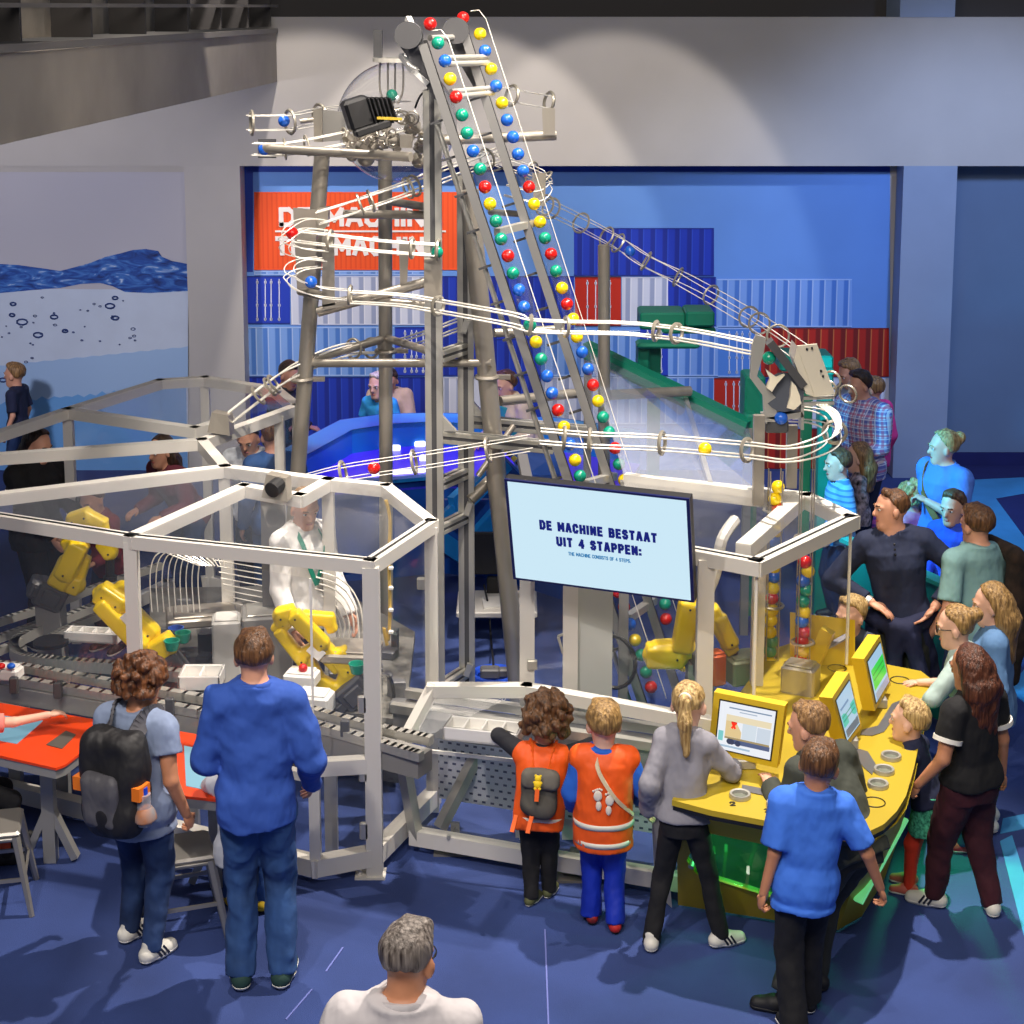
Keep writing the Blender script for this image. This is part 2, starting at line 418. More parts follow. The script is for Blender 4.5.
# ------------------------------------------------------------------ water mural on the left
def on(u, v, d=0.0): return Y(u, v, WY-d)
mural = empty('wall_mural', on(94, 475), 'water mural with a dark blue wave and air bubbles on pale wall at left', 'mural')
mural.location = on(94, 470)
def printed(name, pts, m, parent, d=.004, t=.004):
    b = MB(); b.prism([on(u, v, d) for u, v in pts], (0, t, 0)); return b.build(name, m, parent)
M_PALE = mat('pale water print', '#c9d6ea', .7, var=.04, vscale=3)
printed('sky_print', [(-60, 172), (188, 172), (188, 300), (-60, 300)], mat('haze print', '#bdbcc6', .7), mural)
printed('water_print', [(-60, 288), (188, 290), (188, 480), (-60, 480)], M_PALE, mural, .006)
jag = [(u, 405-.09*u-(3 if (i % 2) else 0)-random.random()*2) for i, u in enumerate(range(-60, 190, 6))]
printed('deep_water_print', jag+[(188, 480), (-60, 480)], mat('deep water print', '#6aa6e2', .7), mural, .009)
printed('mid_water_print', [(u, 366-.1*u-(1 if (i % 2) else 0)) for i, u in enumerate(range(-60, 190, 8))]+[(188, 386)]+[(u, 405-.09*u) for u in range(180, -61, -12)], mat('mid water print', '#a3c3ea', .7), mural, .008)
wt = [(-60, 262), (0, 264), (18, 265), (40, 268), (60, 271), (72, 268), (90, 263), (105, 257), (118, 254), (133, 250), (146, 249), (158, 251), (162, 257), (172, 261), (188, 264)]
wb = [(188, 291), (150, 293), (125, 292), (112, 286), (100, 283), (80, 284), (60, 288), (45, 289), (22, 291), (0, 293), (-60, 292)]
wm = bpy.data.materials.new('wave print'); wm.use_nodes = True
nt = wm.node_tree; bs = nt.nodes['Principled BSDF']; bs.inputs['Roughness'].default_value = .7
tc = nt.nodes.new('ShaderNodeTexCoord'); mp = nt.nodes.new('ShaderNodeMapping'); mp.inputs['Scale'].default_value = (1.3, 1, 4); n = nt.nodes.new('ShaderNodeTexNoise'); n.inputs['Scale'].default_value = 3; n.inputs['Detail'].default_value = 8; n.inputs['Distortion'].default_value = 1.5
r = nt.nodes.new('ShaderNodeValToRGB')
for p, c in ((.3, '#0b2160'), (.48, '#1c50a8'), (.6, '#3f78c8'), (.7, '#b9cdea')):
    e = r.color_ramp.elements.new(p); e.color = (*lin(c), 1)
r.color_ramp.elements.remove(r.color_ramp.elements[0]); r.color_ramp.elements.remove(r.color_ramp.elements[-1])
nt.links.new(tc.outputs['Object'], mp.inputs[0]); nt.links.new(mp.outputs[0], n.inputs['Vector']); nt.links.new(n.outputs[0], r.inputs[0]); nt.links.new(r.outputs[0], bs.inputs['Base Color'])
printed('wave_print', wt+wb, wm, mural, .012)
b = MB()
rg = random.Random(3)
for (u, v, w) in [(110, 306, 5), (115, 298, 3), (115, 318, 4), (133, 329, 2.5), (134, 336, 2), (22, 322, 6), (54, 317, 4), (38, 335, 5), (13, 304, 3), (12, 315, 3), (65, 331, 3), (35, 316, 2), (55, 325, 2), (3, 380, 4), (26, 362, 2), (32, 358, 1.5), (12, 388, 3)]+[(rg.uniform(0, 140), rg.uniform(296, 345), rg.uniform(.6, 1.6)) for _ in range(26)]:
    c = on(u, v, .012); b.tube([c+V(math.cos(a)*w*.0095, 0, math.sin(a)*w*.005) for a in np.linspace(0, 2*PI, 10)[:-1]], .004 if w < 3 else .009, 4, closed=True)
b.build('bubble_print', mat('bubble print', '#26407c', .7), mural)

# ------------------------------------------------------------------ container mural in the middle
cm = empty('container_mural', on(570, 470), 'large printed mural of stacked blue, white and red shipping containers with white lettering', 'mural')
BL, LB, WH, RD, OR = ('#1436b4', '#0d2690', '#2a50cc'), ('#7ba4e6', '#4a7ccb', '#b9d2f6'), ('#cfd5e6', '#9aa5c4', '#eef0f8'), ('#b51f10', '#7c120c', '#d8783e'), ('#f0561e', '#e64c18', '#f0622a')
def C_(name, c, per=.125): return corrugated(name, c[0], c[1], per, 'X', c[2])
K = {'b': C_('blue container print', BL), 'l': C_('light blue container print', LB), 'w': C_('white container print', WH), 'r': C_('red container print', RD, .13), 'o': C_('orange container print', OR, .05)}
printed('sky_print', [(243, 166), (890, 166), (890, 470), (243, 470)], mat('sky print', '#6595dc', .7, var=.1, vscale=.6), cm, .004)
printed('border_print', [(243, 166), (890, 166), (890, 172), (243, 172)], mat('border print', '#1a3c9c', .7), cm, .006)
printed('border_print', [(243, 166), (253, 166), (253, 272), (243, 272)], mat('border print', '#1a3c9c', .7), cm, .007)
rects = [('o', 254, 192, 460, 270, 0), ('l', 254, 271, 440, 275, 0), ('b', 245, 276, 290, 324, 1), ('w', 291, 276, 440, 325, 0), ('l', 245, 327, 394, 376, 0), ('b', 395, 327, 432, 376, 1),
         ('b', 245, 377, 440, 470, 0), ('b', 442, 276, 574, 376, 0), ('w', 440, 377, 494, 470, 0), ('b', 495, 339, 541, 424, 0), ('l', 541, 330, 640, 376, 0), ('w', 541, 377, 600, 424, 0),
         ('b', 574, 228, 714, 276, 0), ('r', 575, 277, 621, 326, 1), ('w', 622, 277, 668, 326, 0), ('b', 668, 277, 716, 326, 0), ('l', 717, 279, 852, 327, 0),
         ('b', 640, 327, 668, 376, 1), ('l', 668, 327, 718, 376, 0), ('l', 718, 328, 760, 377, 1), ('r', 761, 328, 889, 377, 0), ('r', 714, 378, 758, 424, 1), ('l', 600, 377, 714, 424, 0), ('b', 758, 378, 800, 424, 0), ('w', 800, 378, 889, 428, 0), ('r', 760, 429, 889, 469, 0)]
M_ROD = mat('printed rods', '#dfe6f6', .7)
for i, (k, x0, y0, x1, y1, door) in enumerate(rects):
    p = printed('container_print', [(x0, y0), (x1, y0), (x1, y1), (x0, y1)], K[k] if not door else mat({'b': 'blue door print', 'r': 'red door print', 'l': 'light door print'}[k], {'b': '#1a3bb8', 'r': '#c1260f', 'l': '#4f86d8'}[k], .7), cm, .009+.0003*i)
    b = MB(); d = .0125+.0003*i
    for (ya, yb_) in ((y0, y0+1.2), (y1-1.2, y1)): b.prism([on(x0, ya, d), on(x1, ya, d), on(x1, yb_, d), on(x0, yb_, d)], (0, .002, 0))
    b.build('edge_print', mat({'b': 'blue edge', 'l': 'light edge', 'w': 'white edge', 'r': 'red edge', 'o': 'orange edge'}[k], {'b': '#0e2a86', 'l': '#9fc0f2', 'w': '#c3cbe2', 'r': '#7a0f0c', 'o': '#f0561e'}[k], .7), p)
    if door:
        b = MB()
        for f in (.27, .45, .58, .76):
            x = x0+(x1-x0)*f; b.prism([on(x-.5, y0+3, d+.002), on(x+.5, y0+3, d+.002), on(x+.5, y1-3, d+.002), on(x-.5, y1-3, d+.002)], (0, .002, 0))
            for yy in (y0+5, y1-6, (y0+y1)/2+4): b.prism([on(x-1.2, yy, d+.002), on(x+1.2, yy, d+.002), on(x+1.2, yy+2.4, d+.002), on(x-1.2, yy+2.4, d+.002)], (0, .002, 0))
        b.build('lock_rods_print', M_ROD, p)
_G = {  # heavy block capitals drawn as strokes on a 4 x 6 grid: (width, polylines)
 'A': (4, [[(0, 0), (1.6, 6), (2.4, 6), (4, 0)], [(.8, 2), (3.2, 2)]]), 'B': (3.6, [[(0, 0), (0, 6), (2.6, 6), (3.4, 5.2), (3.4, 3.9), (2.6, 3.2), (0, 3.2)], [(2.6, 3.2), (3.6, 2.3), (3.6, .8), (2.8, 0), (0, 0)]]),
 'C': (3.6, [[(3.6, 4.6), (2.8, 6), (1, 6), (0, 4.8), (0, 1.2), (1, 0), (2.8, 0), (3.6, 1.4)]]), 'D': (3.8, [[(0, 0), (0, 6), (2.4, 6), (3.8, 4.6), (3.8, 1.4), (2.4, 0), (0, 0)]]),
 'E': (3.2, [[(3.2, 6), (0, 6), (0, 0), (3.2, 0)], [(0, 3.1), (2.8, 3.1)]]), 'F': (3.2, [[(3.2, 6), (0, 6), (0, 0)], [(0, 3.1), (2.8, 3.1)]]), 'H': (3.8, [[(0, 0), (0, 6)], [(3.8, 0), (3.8, 6)], [(0, 3.1), (3.8, 3.1)]]),
 'I': (.1, [[(0, 0), (0, 6)]]), 'M': (4.6, [[(0, 0), (0, 6), (2.3, 1.8), (4.6, 6), (4.6, 0)]]), 'N': (3.8, [[(0, 0), (0, 6), (3.8, 0), (3.8, 6)]]), 'O': (3.8, [[(1, 0), (0, 1.2), (0, 4.8), (1, 6), (2.8, 6), (3.8, 4.8), (3.8, 1.2), (2.8, 0), (1, 0)]]),
 'P': (3.5, [[(0, 0), (0, 6), (2.5, 6), (3.5, 5.1), (3.5, 3.5), (2.5, 2.6), (0, 2.6)]]), 'S': (3.4, [[(3.3, 4.8), (2.6, 6), (.9, 6), (0, 5.1), (0, 4), (3.4, 2.2), (3.4, 1), (2.6, 0), (.8, 0), (0, 1.2)]]),
 'T': (3.6, [[(0, 6), (3.6, 6)], [(1.8, 6), (1.8, 0)]]), 'U': (3.8, [[(0, 6), (0, 1.2), (1, 0), (2.8, 0), (3.8, 1.2), (3.8, 6)]]), '4': (3.8, [[(2.8, 0), (2.8, 6), (0, 1.9), (3.8, 1.9)]]), '2': (3.4, [[(0, 4.6), (.8, 6), (2.6, 6), (3.4, 5), (3.4, 3.8), (0, 0), (3.4, 0)]]),
 '3': (3.4, [[(0, 5.2), (.8, 6), (2.6, 6), (3.4, 5), (3.4, 4), (2.4, 3.1), (1.2, 3.1)], [(2.4, 3.1), (3.4, 2.2), (3.4, 1), (2.6, 0), (.8, 0), (0, .9)]]), '1': (1.6, [[(0, 4.8), (1.6, 6), (1.6, 0)]]), ':': (.2, [[(0, .6), (0, .2)], [(0, 4), (0, 3.6)]]), '.': (.2, [[(0, .3), (0, 0)]]), ' ': (1.4, [])}
def stroke_text(s, h, wt, m, parent, M, align='LEFT', depth=.002, sx=1.0):
    'block lettering h tall; wt = stroke width as a share of the height; laid in the local XY plane of M'
    k = MB(); u = h*(1-wt)/6; w = h*wt; x = 0; gap = w*1.32
    tot = sum(_G[c][0]*u*sx+gap for c in s)-gap; x = -tot/2 if align == 'CENTER' else w/2; M = np.array(M)
    lay = 0
    for c in s:
        for pl in _G[c][1]:
            for a, b in zip(pl[:-1], pl[1:]):
                lay = (lay+1) % 5; e = depth*(1+.06*lay)
                A, B = V(x+a[0]*u*sx, a[1]*u+w/2, 0), V(x+b[0]*u*sx, b[1]*u+w/2, 0); d_ = unit(B-A); p = V(-d_[1], d_[0], 0)*w/2; A = A-d_*w*.38; B = B+d_*w*.38
                Q = [A-p, B-p, B+p, A+p]; Q = [np.append(q, 1) for q in Q]+[np.append(q+V(0, 0, e), 1) for q in Q]
                k.hexa([(M @ q)[:3] for q in Q])
        x += _G[c][0]*u*sx+gap
    return k.build('lettering', m, parent)
FX = Matrix(((1, 0, 0, 0), (0, 0, -1, 0), (0, 1, 0, 0), (0, 0, 0, 1)))      # upright, facing the gallery
M_LET = mat('white lettering', '#f3ece6', .7)
for t_, v_ in (('DE MACHINE', 227), ('THE MACHINE', 256)):
    w_ = on(446, v_, .02)[0]-on(279 if v_ < 240 else 275, v_, .02)[0]
    stroke_text(t_, .205, .235, M_LET, cm, Matrix.Translation(Vector(on(279 if v_ < 240 else 275, v_, .02))) @ FX, sx=1.26 if v_ < 240 else 1.1)
printed('lettering_rule', [(275, 230.4), (446, 230.4), (446, 232.2), (275, 232.2)], M_LET, cm, .024, .003)

# ------------------------------------------------------------------ the gallery on the left
M_CONC = mat('concrete fascia', '#9b948a', .85, var=.14, vscale=1.4, bump=.1, bscale=40)
A0 = Y(-130, 0, 8.3); zf0, zf1 = 4.065, 4.55
# line of the fascia: from the surveyed bottom edge
pB = Z(0, 145, zf0); pE = Z(277, 82, zf0); d = unit(pE-pB); pB = pB-d*2.6
nrm = V(-d[1], d[0], 0)
b = MB(); b.prism([pB, pE, pE+V(0, 0, zf1-zf0), pB+V(0, 0, zf1-zf0)], nrm*.35); b.build('balcony_fascia', M_CONC, kind='structure')
b = MB()
L = np.linalg.norm(pE-pB); ps = [Z(u, v, zf0) for u, v in ((31, 136), (98, 121), (150, 109), (192, 99.5), (224, 92), (251, 86))]
for p in ps: b.bar(p-nrm*.004, p-nrm*.004+V(0, 0, zf1-zf0), .02, .012)
b.build('balcony_seam', mat('dark joint', '#3a3734', .9), kind='structure')
b = MB(); b.bar(pB+V(0, 0, zf1-zf0+.03), pE+V(0, 0, zf1-zf0+.02), .04, .045); b.build('balcony_edge', mat('grey edge beam', '#7a7672', .6), kind='structure')
b = MB(); b.prism([pB+V(0, 0, .1)+nrm*.3, pE+V(0, 0, .1)+nrm*.3, pE+V(0, 0, .1)+nrm*6, pB+V(0, 0, .1)+nrm*6], (0, 0, .3)); b.build('balcony_slab', mat('dark slab', '#565350', .9), kind='structure')
rail = empty('balcony_railing', pB+V(0, 0, zf1-zf0+.06), 'dark steel balcony railing with grey infill panels above the concrete fascia', 'railing')
M_RAILD = mat('dark steel railing', '#3a3838', .55, .3)
z0 = zf1+.06
b = MB(); b.bar(pB+V(0, 0, z0-zf0+.20)-nrm*.0, pE+V(0, 0, z0-zf0+.20), .06, .025); b.bar(pB+V(0, 0, z0-zf0+.62), pE+V(0, 0, z0-zf0+.62), .07, .05); b.build('top_rail', mat('grey steel rail', '#77736f', .5, .2), rail)
b = MB(); b.prism([pB+V(0, 0, z0-zf0)+nrm*.32, pE+V(0, 0, z0-zf0)+nrm*.32, pE+V(0, 0, z0-zf0+.6)+nrm*.32, pB+V(0, 0, z0-zf0+.6)+nrm*.32], nrm*.02); b.build('infill_panel', mat('worn grey panel', '#7c7872', .8, var=.25, vscale=3), rail)
for u in (-55, 25, 95, 148, 190, 223, 250, 272):
    q = Z(u, 145-(145-82)/277*u, zf0); q = pB+d*np.dot(q-pB, d)
    b = MB(); b.prism([q+V(0, 0, z0-zf0), q+V(0, 0, z0-zf0+.62), q+V(0, 0, z0-zf0+.62)+nrm*.26, q+V(0, 0, z0-zf0)+nrm*.26], d*.03); b.build('post', M_RAILD, rail)
# ================================================================== glass enclosures
RZ = 1.8           # height of the roof frames
def R_(u, v, z=RZ): return Z(u, v, z)
def beam(parent, a, b, w=.075, h=.075, name='frame_beam', m=None, ext=.03):
    k = MB(); k.bar(a, b, w, h, ext=ext); return k.build(name, m or M_FRAME, parent)
def pane(parent, pts, m=None, t=.006, name='glass_pane'):
    n = unit(np.cross(np.asarray(pts[1])-np.asarray(pts[0]), np.asarray(pts[2])-np.asarray(pts[0])))
    k = MB(); k.prism(pts, n*t); return k.build(name, m or G_PANE, parent)
def post(parent, p, z0=.0, z1=None, w=.075, m=None, name='post'):
    z1 = p[2] if z1 is None else z1
    k = MB(); k.box((p[0]-w/2, p[1]-w/2, z0), (p[0]+w/2, p[1]+w/2, z1)); return k.build(name, m or M_FRAME, parent)
def at(p, z): return V(p[0], p[1], z)

# ---- front left cell, around the robots
a0, a1, a2, a3, a4, a5, a6, a7 = [R_(*q) for q in ((-70, 509), (131, 541), (371, 566), (431, 526), (386, 490), (328, 484), (300, 500), (244, 490))]
b0, b1 = R_(-60, 506), R_(225, 471)
L1 = empty('robot_enclosure', at((a0+a2)/2, 0), 'large white framed clear enclosure with flat glass roof around the yellow robots at left', 'enclosure')
for (p, q) in ((a0, a1), (a1, a2), (a2, a3), (a3, a4), (a4, a5), (a5, a6), (a6, a7), (a7, a1), (b0, b1), (b1, a5)): beam(L1, p, q)
k = MB(); 
for (p, q) in ((a0, a1), (a1, a2), (a2, a3)): k.bar(p+V(0, 0, .04), q+V(0, 0, .04), .012, .006)
k.build('roof_seal', M_BLACK, L1)
pane(L1, [p+V(0, 0, .03) for p in (a1, a2, a3, a4, a5, a6, a7)]); pane(L1, [p+V(0, 0, .03) for p in (a0, a1, a7, b1, b0)]); pane(L1, [p+V(0, 0, .03) for p in (a7, a6, a5, b1)])
for p in (a1, a3, b1, a5): post(L1, p, .03 if p is not a1 else .12)
k = MB(); k.box((a2[0]-.045, a2[1]-.045, 0), (a2[0]+.045, a2[1]+.045, RZ)); k.build('post', M_FRAME, L1)
k = MB(); k.box((a2[0]-.11, a2[1]-.06, 0), (a2[0]+.06, a2[1]+.06, .012)); k.cyl(a2+V(-.085, -.02, .012-RZ), a2+V(-.085, -.02, .05-RZ), .012, 8); k.build('foot_plate', M_FRAME, L1)
f0, f1, f2 = Z(-40, 800, .1), Z(316, 866, .1), at(a2, .12)
f0 = at(a0, .1)
beam(L1, f0, f1, .08, .1, 'bottom_rail'); beam(L1, f1, f2, .08, .1, 'bottom_rail'); beam(L1, at(a2, .12), at(a3, .12), .08, .1, 'bottom_rail')
beam(L1, at(f1, .68), at(f2, .66), .07, .085, 'middle_rail'); beam(L1, at(a0+(a1-a0)*.0, .62), at(f1, .62), .05, .05, 'middle_rail')
post(L1, f1, .05, .66, .06)
pane(L1, [at(a1, .66), at(f1, .66), at(f1, 1.76), at(a1, 1.76)]); pane(L1, [at(f1, .14), at(f2, .14), at(f2, 1.76), at(f1, 1.76)]); pane(L1, [at(a2, .14), at(a3, .14), at(a3, 1.76), at(a2, 1.76)]); pane(L1, [at(a0, .66), at(a1, .66), at(a1, 1.76), at(a0, 1.76)])
k = MB(); k.bar(at(f1, .14), at(f1, 1.76), .012); k.build('door_edge', M_WIRE, L1)
for z in (.28, .62, 1.02): 
    k = MB(); k.rbox(at(a2, z)+V(-.055, -.03, 0), (.05, .03, .1), None, .006); k.build('hinge', M_ALU, L1)
for z in (.5, 1.45):
    k = MB(); k.rbox(at(a3, z)+V(-.06, -.0, 0), (.05, .04, .07), None, .006); k.build('hinge', M_ALU, L1)
# ---- middle strip and rear left cell
c0, c1 = R_(-60, 463), R_(202, 444)
d0, d1, d2, d3, d4, d5 = [R_(*q) for q in ((-70, 459), (68, 413), (160, 384), (205, 381), (276, 392), (297, 409))]
e1, e2 = R_(195, 432), R_(228, 422)
L2 = empty('rear_enclosure', at((d1+d5)/2, 0), 'white framed glass roofed enclosure behind the first one, angular corners, nearest the water mural', 'enclosure')
for (p, q) in ((c0, c1), (c1, d5), (d0, d1), (d1, d2), (d2, d3), (d3, d4), (d4, d5), (d1, e1), (e1, e2), (c1, b1)): beam(L2, p, q)
pane(L2, [p+V(0, 0, .03) for p in (d1, e1, e2, d5, d4, d3, d2)])
for p in (d1, d5, c1+(d5-c1)*.8, d3): post(L2, p, .0, None, .07)
for (p, q) in ((d1, d2), (d2, d3), (d3, d4), (d4, d5), (c1, d5)):
    beam(L2, at(p, .1), at(q, .1), .07, .1, 'bottom_rail'); pane(L2, [at(p, .15), at(q, .15), at(q, 1.76), at(p, 1.76)])

# ---- low glass cabinet in the middle
LC = empty('low_glass_cabinet', V(Z(540, 860, 0)[0], 9.75, 0), 'low white framed glass cabinet behind the two boys in orange vests', 'cabinet')
g0, g1, g2 = Y(416, 832, 9.75), Y(690, 878, 9.35), None     # foot line
g0, g1 = Z(416, 836, .1), Z(705, 886, .1)
kz, tz = .68, .95
n_ = unit(V(g1[1]-g0[1], -(g1[0]-g0[0]), 0))            # towards the gallery
h0, h1 = at(Z(401, 748, kz), kz), at(Z(706, 782, kz), kz)
t0, tm, t1 = Z(432, 690, tz), Z(527, 690, tz), Z(735, 728, tz)
for (p, q) in ((g0, g1),): beam(LC, p, q, .07, .09, 'bottom_rail')
for (p, q) in ((t0, tm), (tm, t1)): beam(LC, p, q, .07, .07, 'top_rail')
beam(LC, g0, h0, .06, .06, 'side_strut', M_ALU); beam(LC, h0, t0, .06, .06, 'side_strut'); k = MB(); k.ring(h0, .03, .012, (1, 0, 0)); k.build('side_joint', M_ALU, LC)
pane(LC, [g0+V(0, 0, .05), g1+V(0, 0, .05), h1, h0]); pane(LC, [h0, h1, t1, tm, t0]); pane(LC, [g0, h0, t0, at(t0, .1)])
k = MB(); k.bar(h0, h1, .012, .02); k.build('pane_edge', M_WIRE, LC)
for f in (.12, .5, .85):
    q = g0+(g1-g0)*f; k = MB(); k.cyl(q+V(0, -.03, .05), q+V(0, -.05, .05), .012, 8); k.build('clamp', M_ALU, LC)
for (u, v) in ((455, 850), (575, 876)):
    q = Z(u, v, 0); k = MB(); k.box((q[0]-.12, q[1]-.08, 0), (q[0]+.12, q[1]+.08, .012)); k.prism([q+V(-.07, 0, .012), q+V(.07, 0, .012), q+V(.0, 0, .14)], (0, .02, 0)); k.bar(q+V(0, .02, .0), q+V(0, .06, .14), .05); k.build('foot_plate', mat('zinc foot', '#8a8782', .5, .4), LC)
# perforated sheet, uprights, rail and trays within
mperf = bpy.data.materials.new('perforated sheet'); mperf.use_nodes = True; nt = mperf.node_tree; bs = nt.nodes['Principled BSDF']; bs.inputs['Metallic'].default_value = .3; bs.inputs['Roughness'].default_value = .45
tc = nt.nodes.new('ShaderNodeTexCoord'); br = nt.nodes.new('ShaderNodeTexBrick'); mp = nt.nodes.new('ShaderNodeMapping'); mp.inputs['Rotation'].default_value = (PI/2, 0, 0)
br.inputs['Color1'].default_value = (.05, .06, .14, 1); br.inputs['Color2'].default_value = (.08, .09, .18, 1); br.inputs['Mortar'].default_value = (.75, .77, .85, 1); br.inputs['Scale'].default_value = 10; br.inputs['Mortar Size'].default_value = .15; br.inputs['Brick Width'].default_value = .5; br.inputs['Row Height'].default_value = .42
nt.links.new(tc.outputs['Object'], mp.inputs[0]); nt.links.new(mp.outputs[0], br.inputs[0]); nt.links.new(br.outputs[0], bs.inputs['Base Color'])
dz = unit(g1-g0); back = V(-dz[1], dz[0], 0)
q0, q1 = g0+back*.35, g1+back*.35
k = MB(); k.prism([at(q0+dz*.0, .17), at(q0+dz*1.35, .17), at(q0+dz*1.35, .62), at(q0, .62)], back*.006); k.build('perforated_panel', mperf, LC)
for f in (.3, .62): post(LC, q0+(q1-q0)*f+back*.05, 0, .75, .08, M_ALU, 'upright')
k = MB(); k.bar(at(q0, .8)-dz*.2, at(q1, .8), .05, .05); k.bar(at(q0, .8)-dz*.2-back*.22, at(q1, .8)-back*.22, .05, .05); k.build('conveyor_rail', M_ALU, LC)
k = MB(); k.bar(at(q0, .70)-dz*.2-back*.1, at(q1, .70)-back*.1, .2, .12); k.build('conveyor_body', M_MGREY, LC)
k = MB(); k.bar(g0+back*.1+V(.1, 0, 0), g0+back*.35+V(.28, 0, .45), .06); k.build('brace', M_ALU, LC)
# the glass wall with door behind the cabinet
DW = empty('glass_door_frame', at(tm, 0), 'white framed glass door with a small handle below the hanging screen', 'door')
w0, w1 = Y(527, 690, tm[1]+.05), Y(577, 697, tm[1]-.05)
def dwp(u, v): return Y(u, v, tm[1]+.1)
for (u, vt) in ((527, 560), (570, 560)): 
    p = dwp(u, 690); k = MB(); k.bar(V(p[0], p[1], 0), V(p[0], p[1], 1.8), .085, .06, up=(0, 1, 0)); k.build('post', M_FRAME, DW)
p, q = dwp(527, 690), dwp(571, 690)
k = MB(); k.prism([at(p, .9), at(q, .9), at(q, 1.75), at(p, 1.75)], (0, .006, 0)); k.build('glass_pane', G_PANE, DW)
k = MB(); k.tube([dwp(563, 652)-V(0, .02, 0), dwp(558, 634)-V(0, .05, 0), dwp(558, 633)-V(0, .05, 0), dwp(563, 633)-V(0, .02, 0)], .008, 6); k.build('door_handle', M_ALU, DW)
k = MB(); k.rbox(dwp(532, 662)-V(0, .04, 0), (.06, .03, .06), None, .006); k.build('hinge', M_ALU, DW)
p, q = dwp(577, 690), dwp(612, 690); k = MB(); k.prism([at(p, .02), at(q, .02), at(q, 1.8), at(p, 1.8)], (0, .02, 0)); k.build('side_panel', mat('light grey panel', '#b9bcb8', .5), DW)

# ---- right cell with the ball columns
r0, r1, r2, r3, r4 = [R_(*q) for q in ((590, 536), (757, 567), (851, 522), (806, 500), (630, 481))]
RC = empty('ball_column_enclosure', at(r1, 0), 'octagonal white framed glass cell around the columns of coloured balls at right', 'enclosure')
for (p, q) in ((r0, r1), (r1, r2), (r2, r3), (r3, r4), (R_(745, 549), R_(797, 503))): beam(RC, p, q, .09, .08)
k = MB()
for (p, q) in ((r0, r1), (r1, r2)): k.bar(p+V(0, 0, .042), q+V(0, 0, .042), .012, .006)
k.build('roof_seal', M_BLACK, RC)
post(RC, R_(706, 558), .6, None, .09); post(RC, R_(760, 530), .75, None, .07); 
pane(RC, [p+V(0, 0, .03) for p in (r0, r1, r2, r3, r4)])
for (p, q) in ((r0, r1), (r1, r2)): pane(RC, [at(p, .92), at(q, .92), at(q, 1.76), at(p, 1.76)])
for p in (r1, r2): k = MB(); k.cyl(at(p, .92), at(p, 1.76), .01, 6); k.build('pane_edge', M_WIRE, RC)
# inner bent tube frame seen through the glass
k = MB(); k.tube(spline([R_(735, 520), R_(722, 540, 1.72), R_(715, 575, 1.5), R_(700, 610, 1.3)], 6), .035, 8); k.build('frame_tube', M_FRAME, RC)
# sloping milky roof with the green edge beam behind
SR = empty('sloping_glass_roof', at(r4+V(.4, 1.5, 0), 0), 'sloping milky glass roof with a green edge beam behind the hanging screen', 'roof')
s0, s1, s2, s3 = R_(625, 481, 1.83), R_(768, 499, 1.83), Y(748, 428, 12.5), Y(588, 350, 13.2)
pane(SR, [s0, s1, s2, s3], G_SLANT, .01)
k = MB(); k.bar(s3-(s2-s3)*.02, s2, .12, .12); k.build('edge_beam', M_GREEN, SR)
for f in (.62,): k = MB(); k.bar(s0+(s1-s0)*f, s3+(s2-s3)*f, .03, .04); k.build('roof_bar', M_ALU, SR)
k = MB(); k.bar(s0, s1, .06, .1); k.build('lower_rail', M_FRAME, SR)
for p in (s2, s3, s0): post(SR, p, 0, None, .06, M_MGREY, 'support_post')

k = MB(); c_ = Y(644, 818, 9.62); k.prism([Y(634, 788, 9.62), Y(655, 788, 9.62), Y(655, 846, 9.62), Y(630, 850, 9.62)], (0, .02, 0)); k.build('lit_gauge_panel', mat('gauge green', '#9fe6b4', .4, emit=.35, ecol='#8af0b0'), LC)
k = MB()
for i in range(7): q = Y(641, 796+i*7.5, 9.615); k.rbox(q, (.012, .006, .02), None, .001)
k.build('gauge_mark', M_BLACK, LC)
k = MB(); k.ring(Y(614, 662, 10.3), .14, .014, (.3, 1, .1), 24, 6, 1.3); k.build('hose_loop', M_BLACK, LC)
# ================================================================== tower, pipes, inclined conveyors
TY = 11.0
def pt(u, v, y=TY): return Y(u, v, y)
def down(p): return V(p[0], p[1], 0)
TW = empty('aluminium_tower', down(pt(433, 700)), 'tall slotted aluminium profile tower in the centre carrying the inclined conveyors', 'tower')
def profile(parent, a, b, w, name='profile', up=(0, 1, 0)):
    k = MB(); k.cur = 1; k.bar(a, b, w*.97, w*.97, up=up); k.cur = 0; d = unit(np.asarray(b)-np.asarray(a)); x, y = basis(d, up)
    for q, o in ((x, y), (y, x), (-x, y), (-y, x)):      # raised lips either side of each slot
        for e in (-.33, .33): k.bar(np.asarray(a)+q*w*.5+o*w*e, np.asarray(b)+q*w*.5+o*w*e, w*.34, w*.1, up=q)
    return k.build(name, [M_ALU, M_DGREY], parent)
def vpost(u, v, y, w=.1):
    p = pt(u, v, y); return profile(TW, down(p), p, w), p
_, pA = vpost(432, 90, TY, .105); _, pB2 = vpost(465, 175, TY+.35, .1)
for v in (358, 486, 531, 690):
    a = pt(440, v, TY); c = V(pB2[0], TY+.35, a[2]); profile(TW, V(pA[0], TY, a[2]), c, .07)
profile(TW, pt(440, 436, TY), pt(552, 447, TY+.25), .075); profile(TW, pt(470, 421, TY+.35), pt(592, 432, TY+.75), .075)
for (u, v, y) in ((443, 426, TY), (473, 411, TY+.35)):
    p = pt(u, v, y); k = MB(); k.prism([p+V(0, -.03, -.03), p+V(.09, -.03, -.03), p+V(0, -.03, .07)], (0, .06, 0)); k.build('gusset', M_ALU, TW)
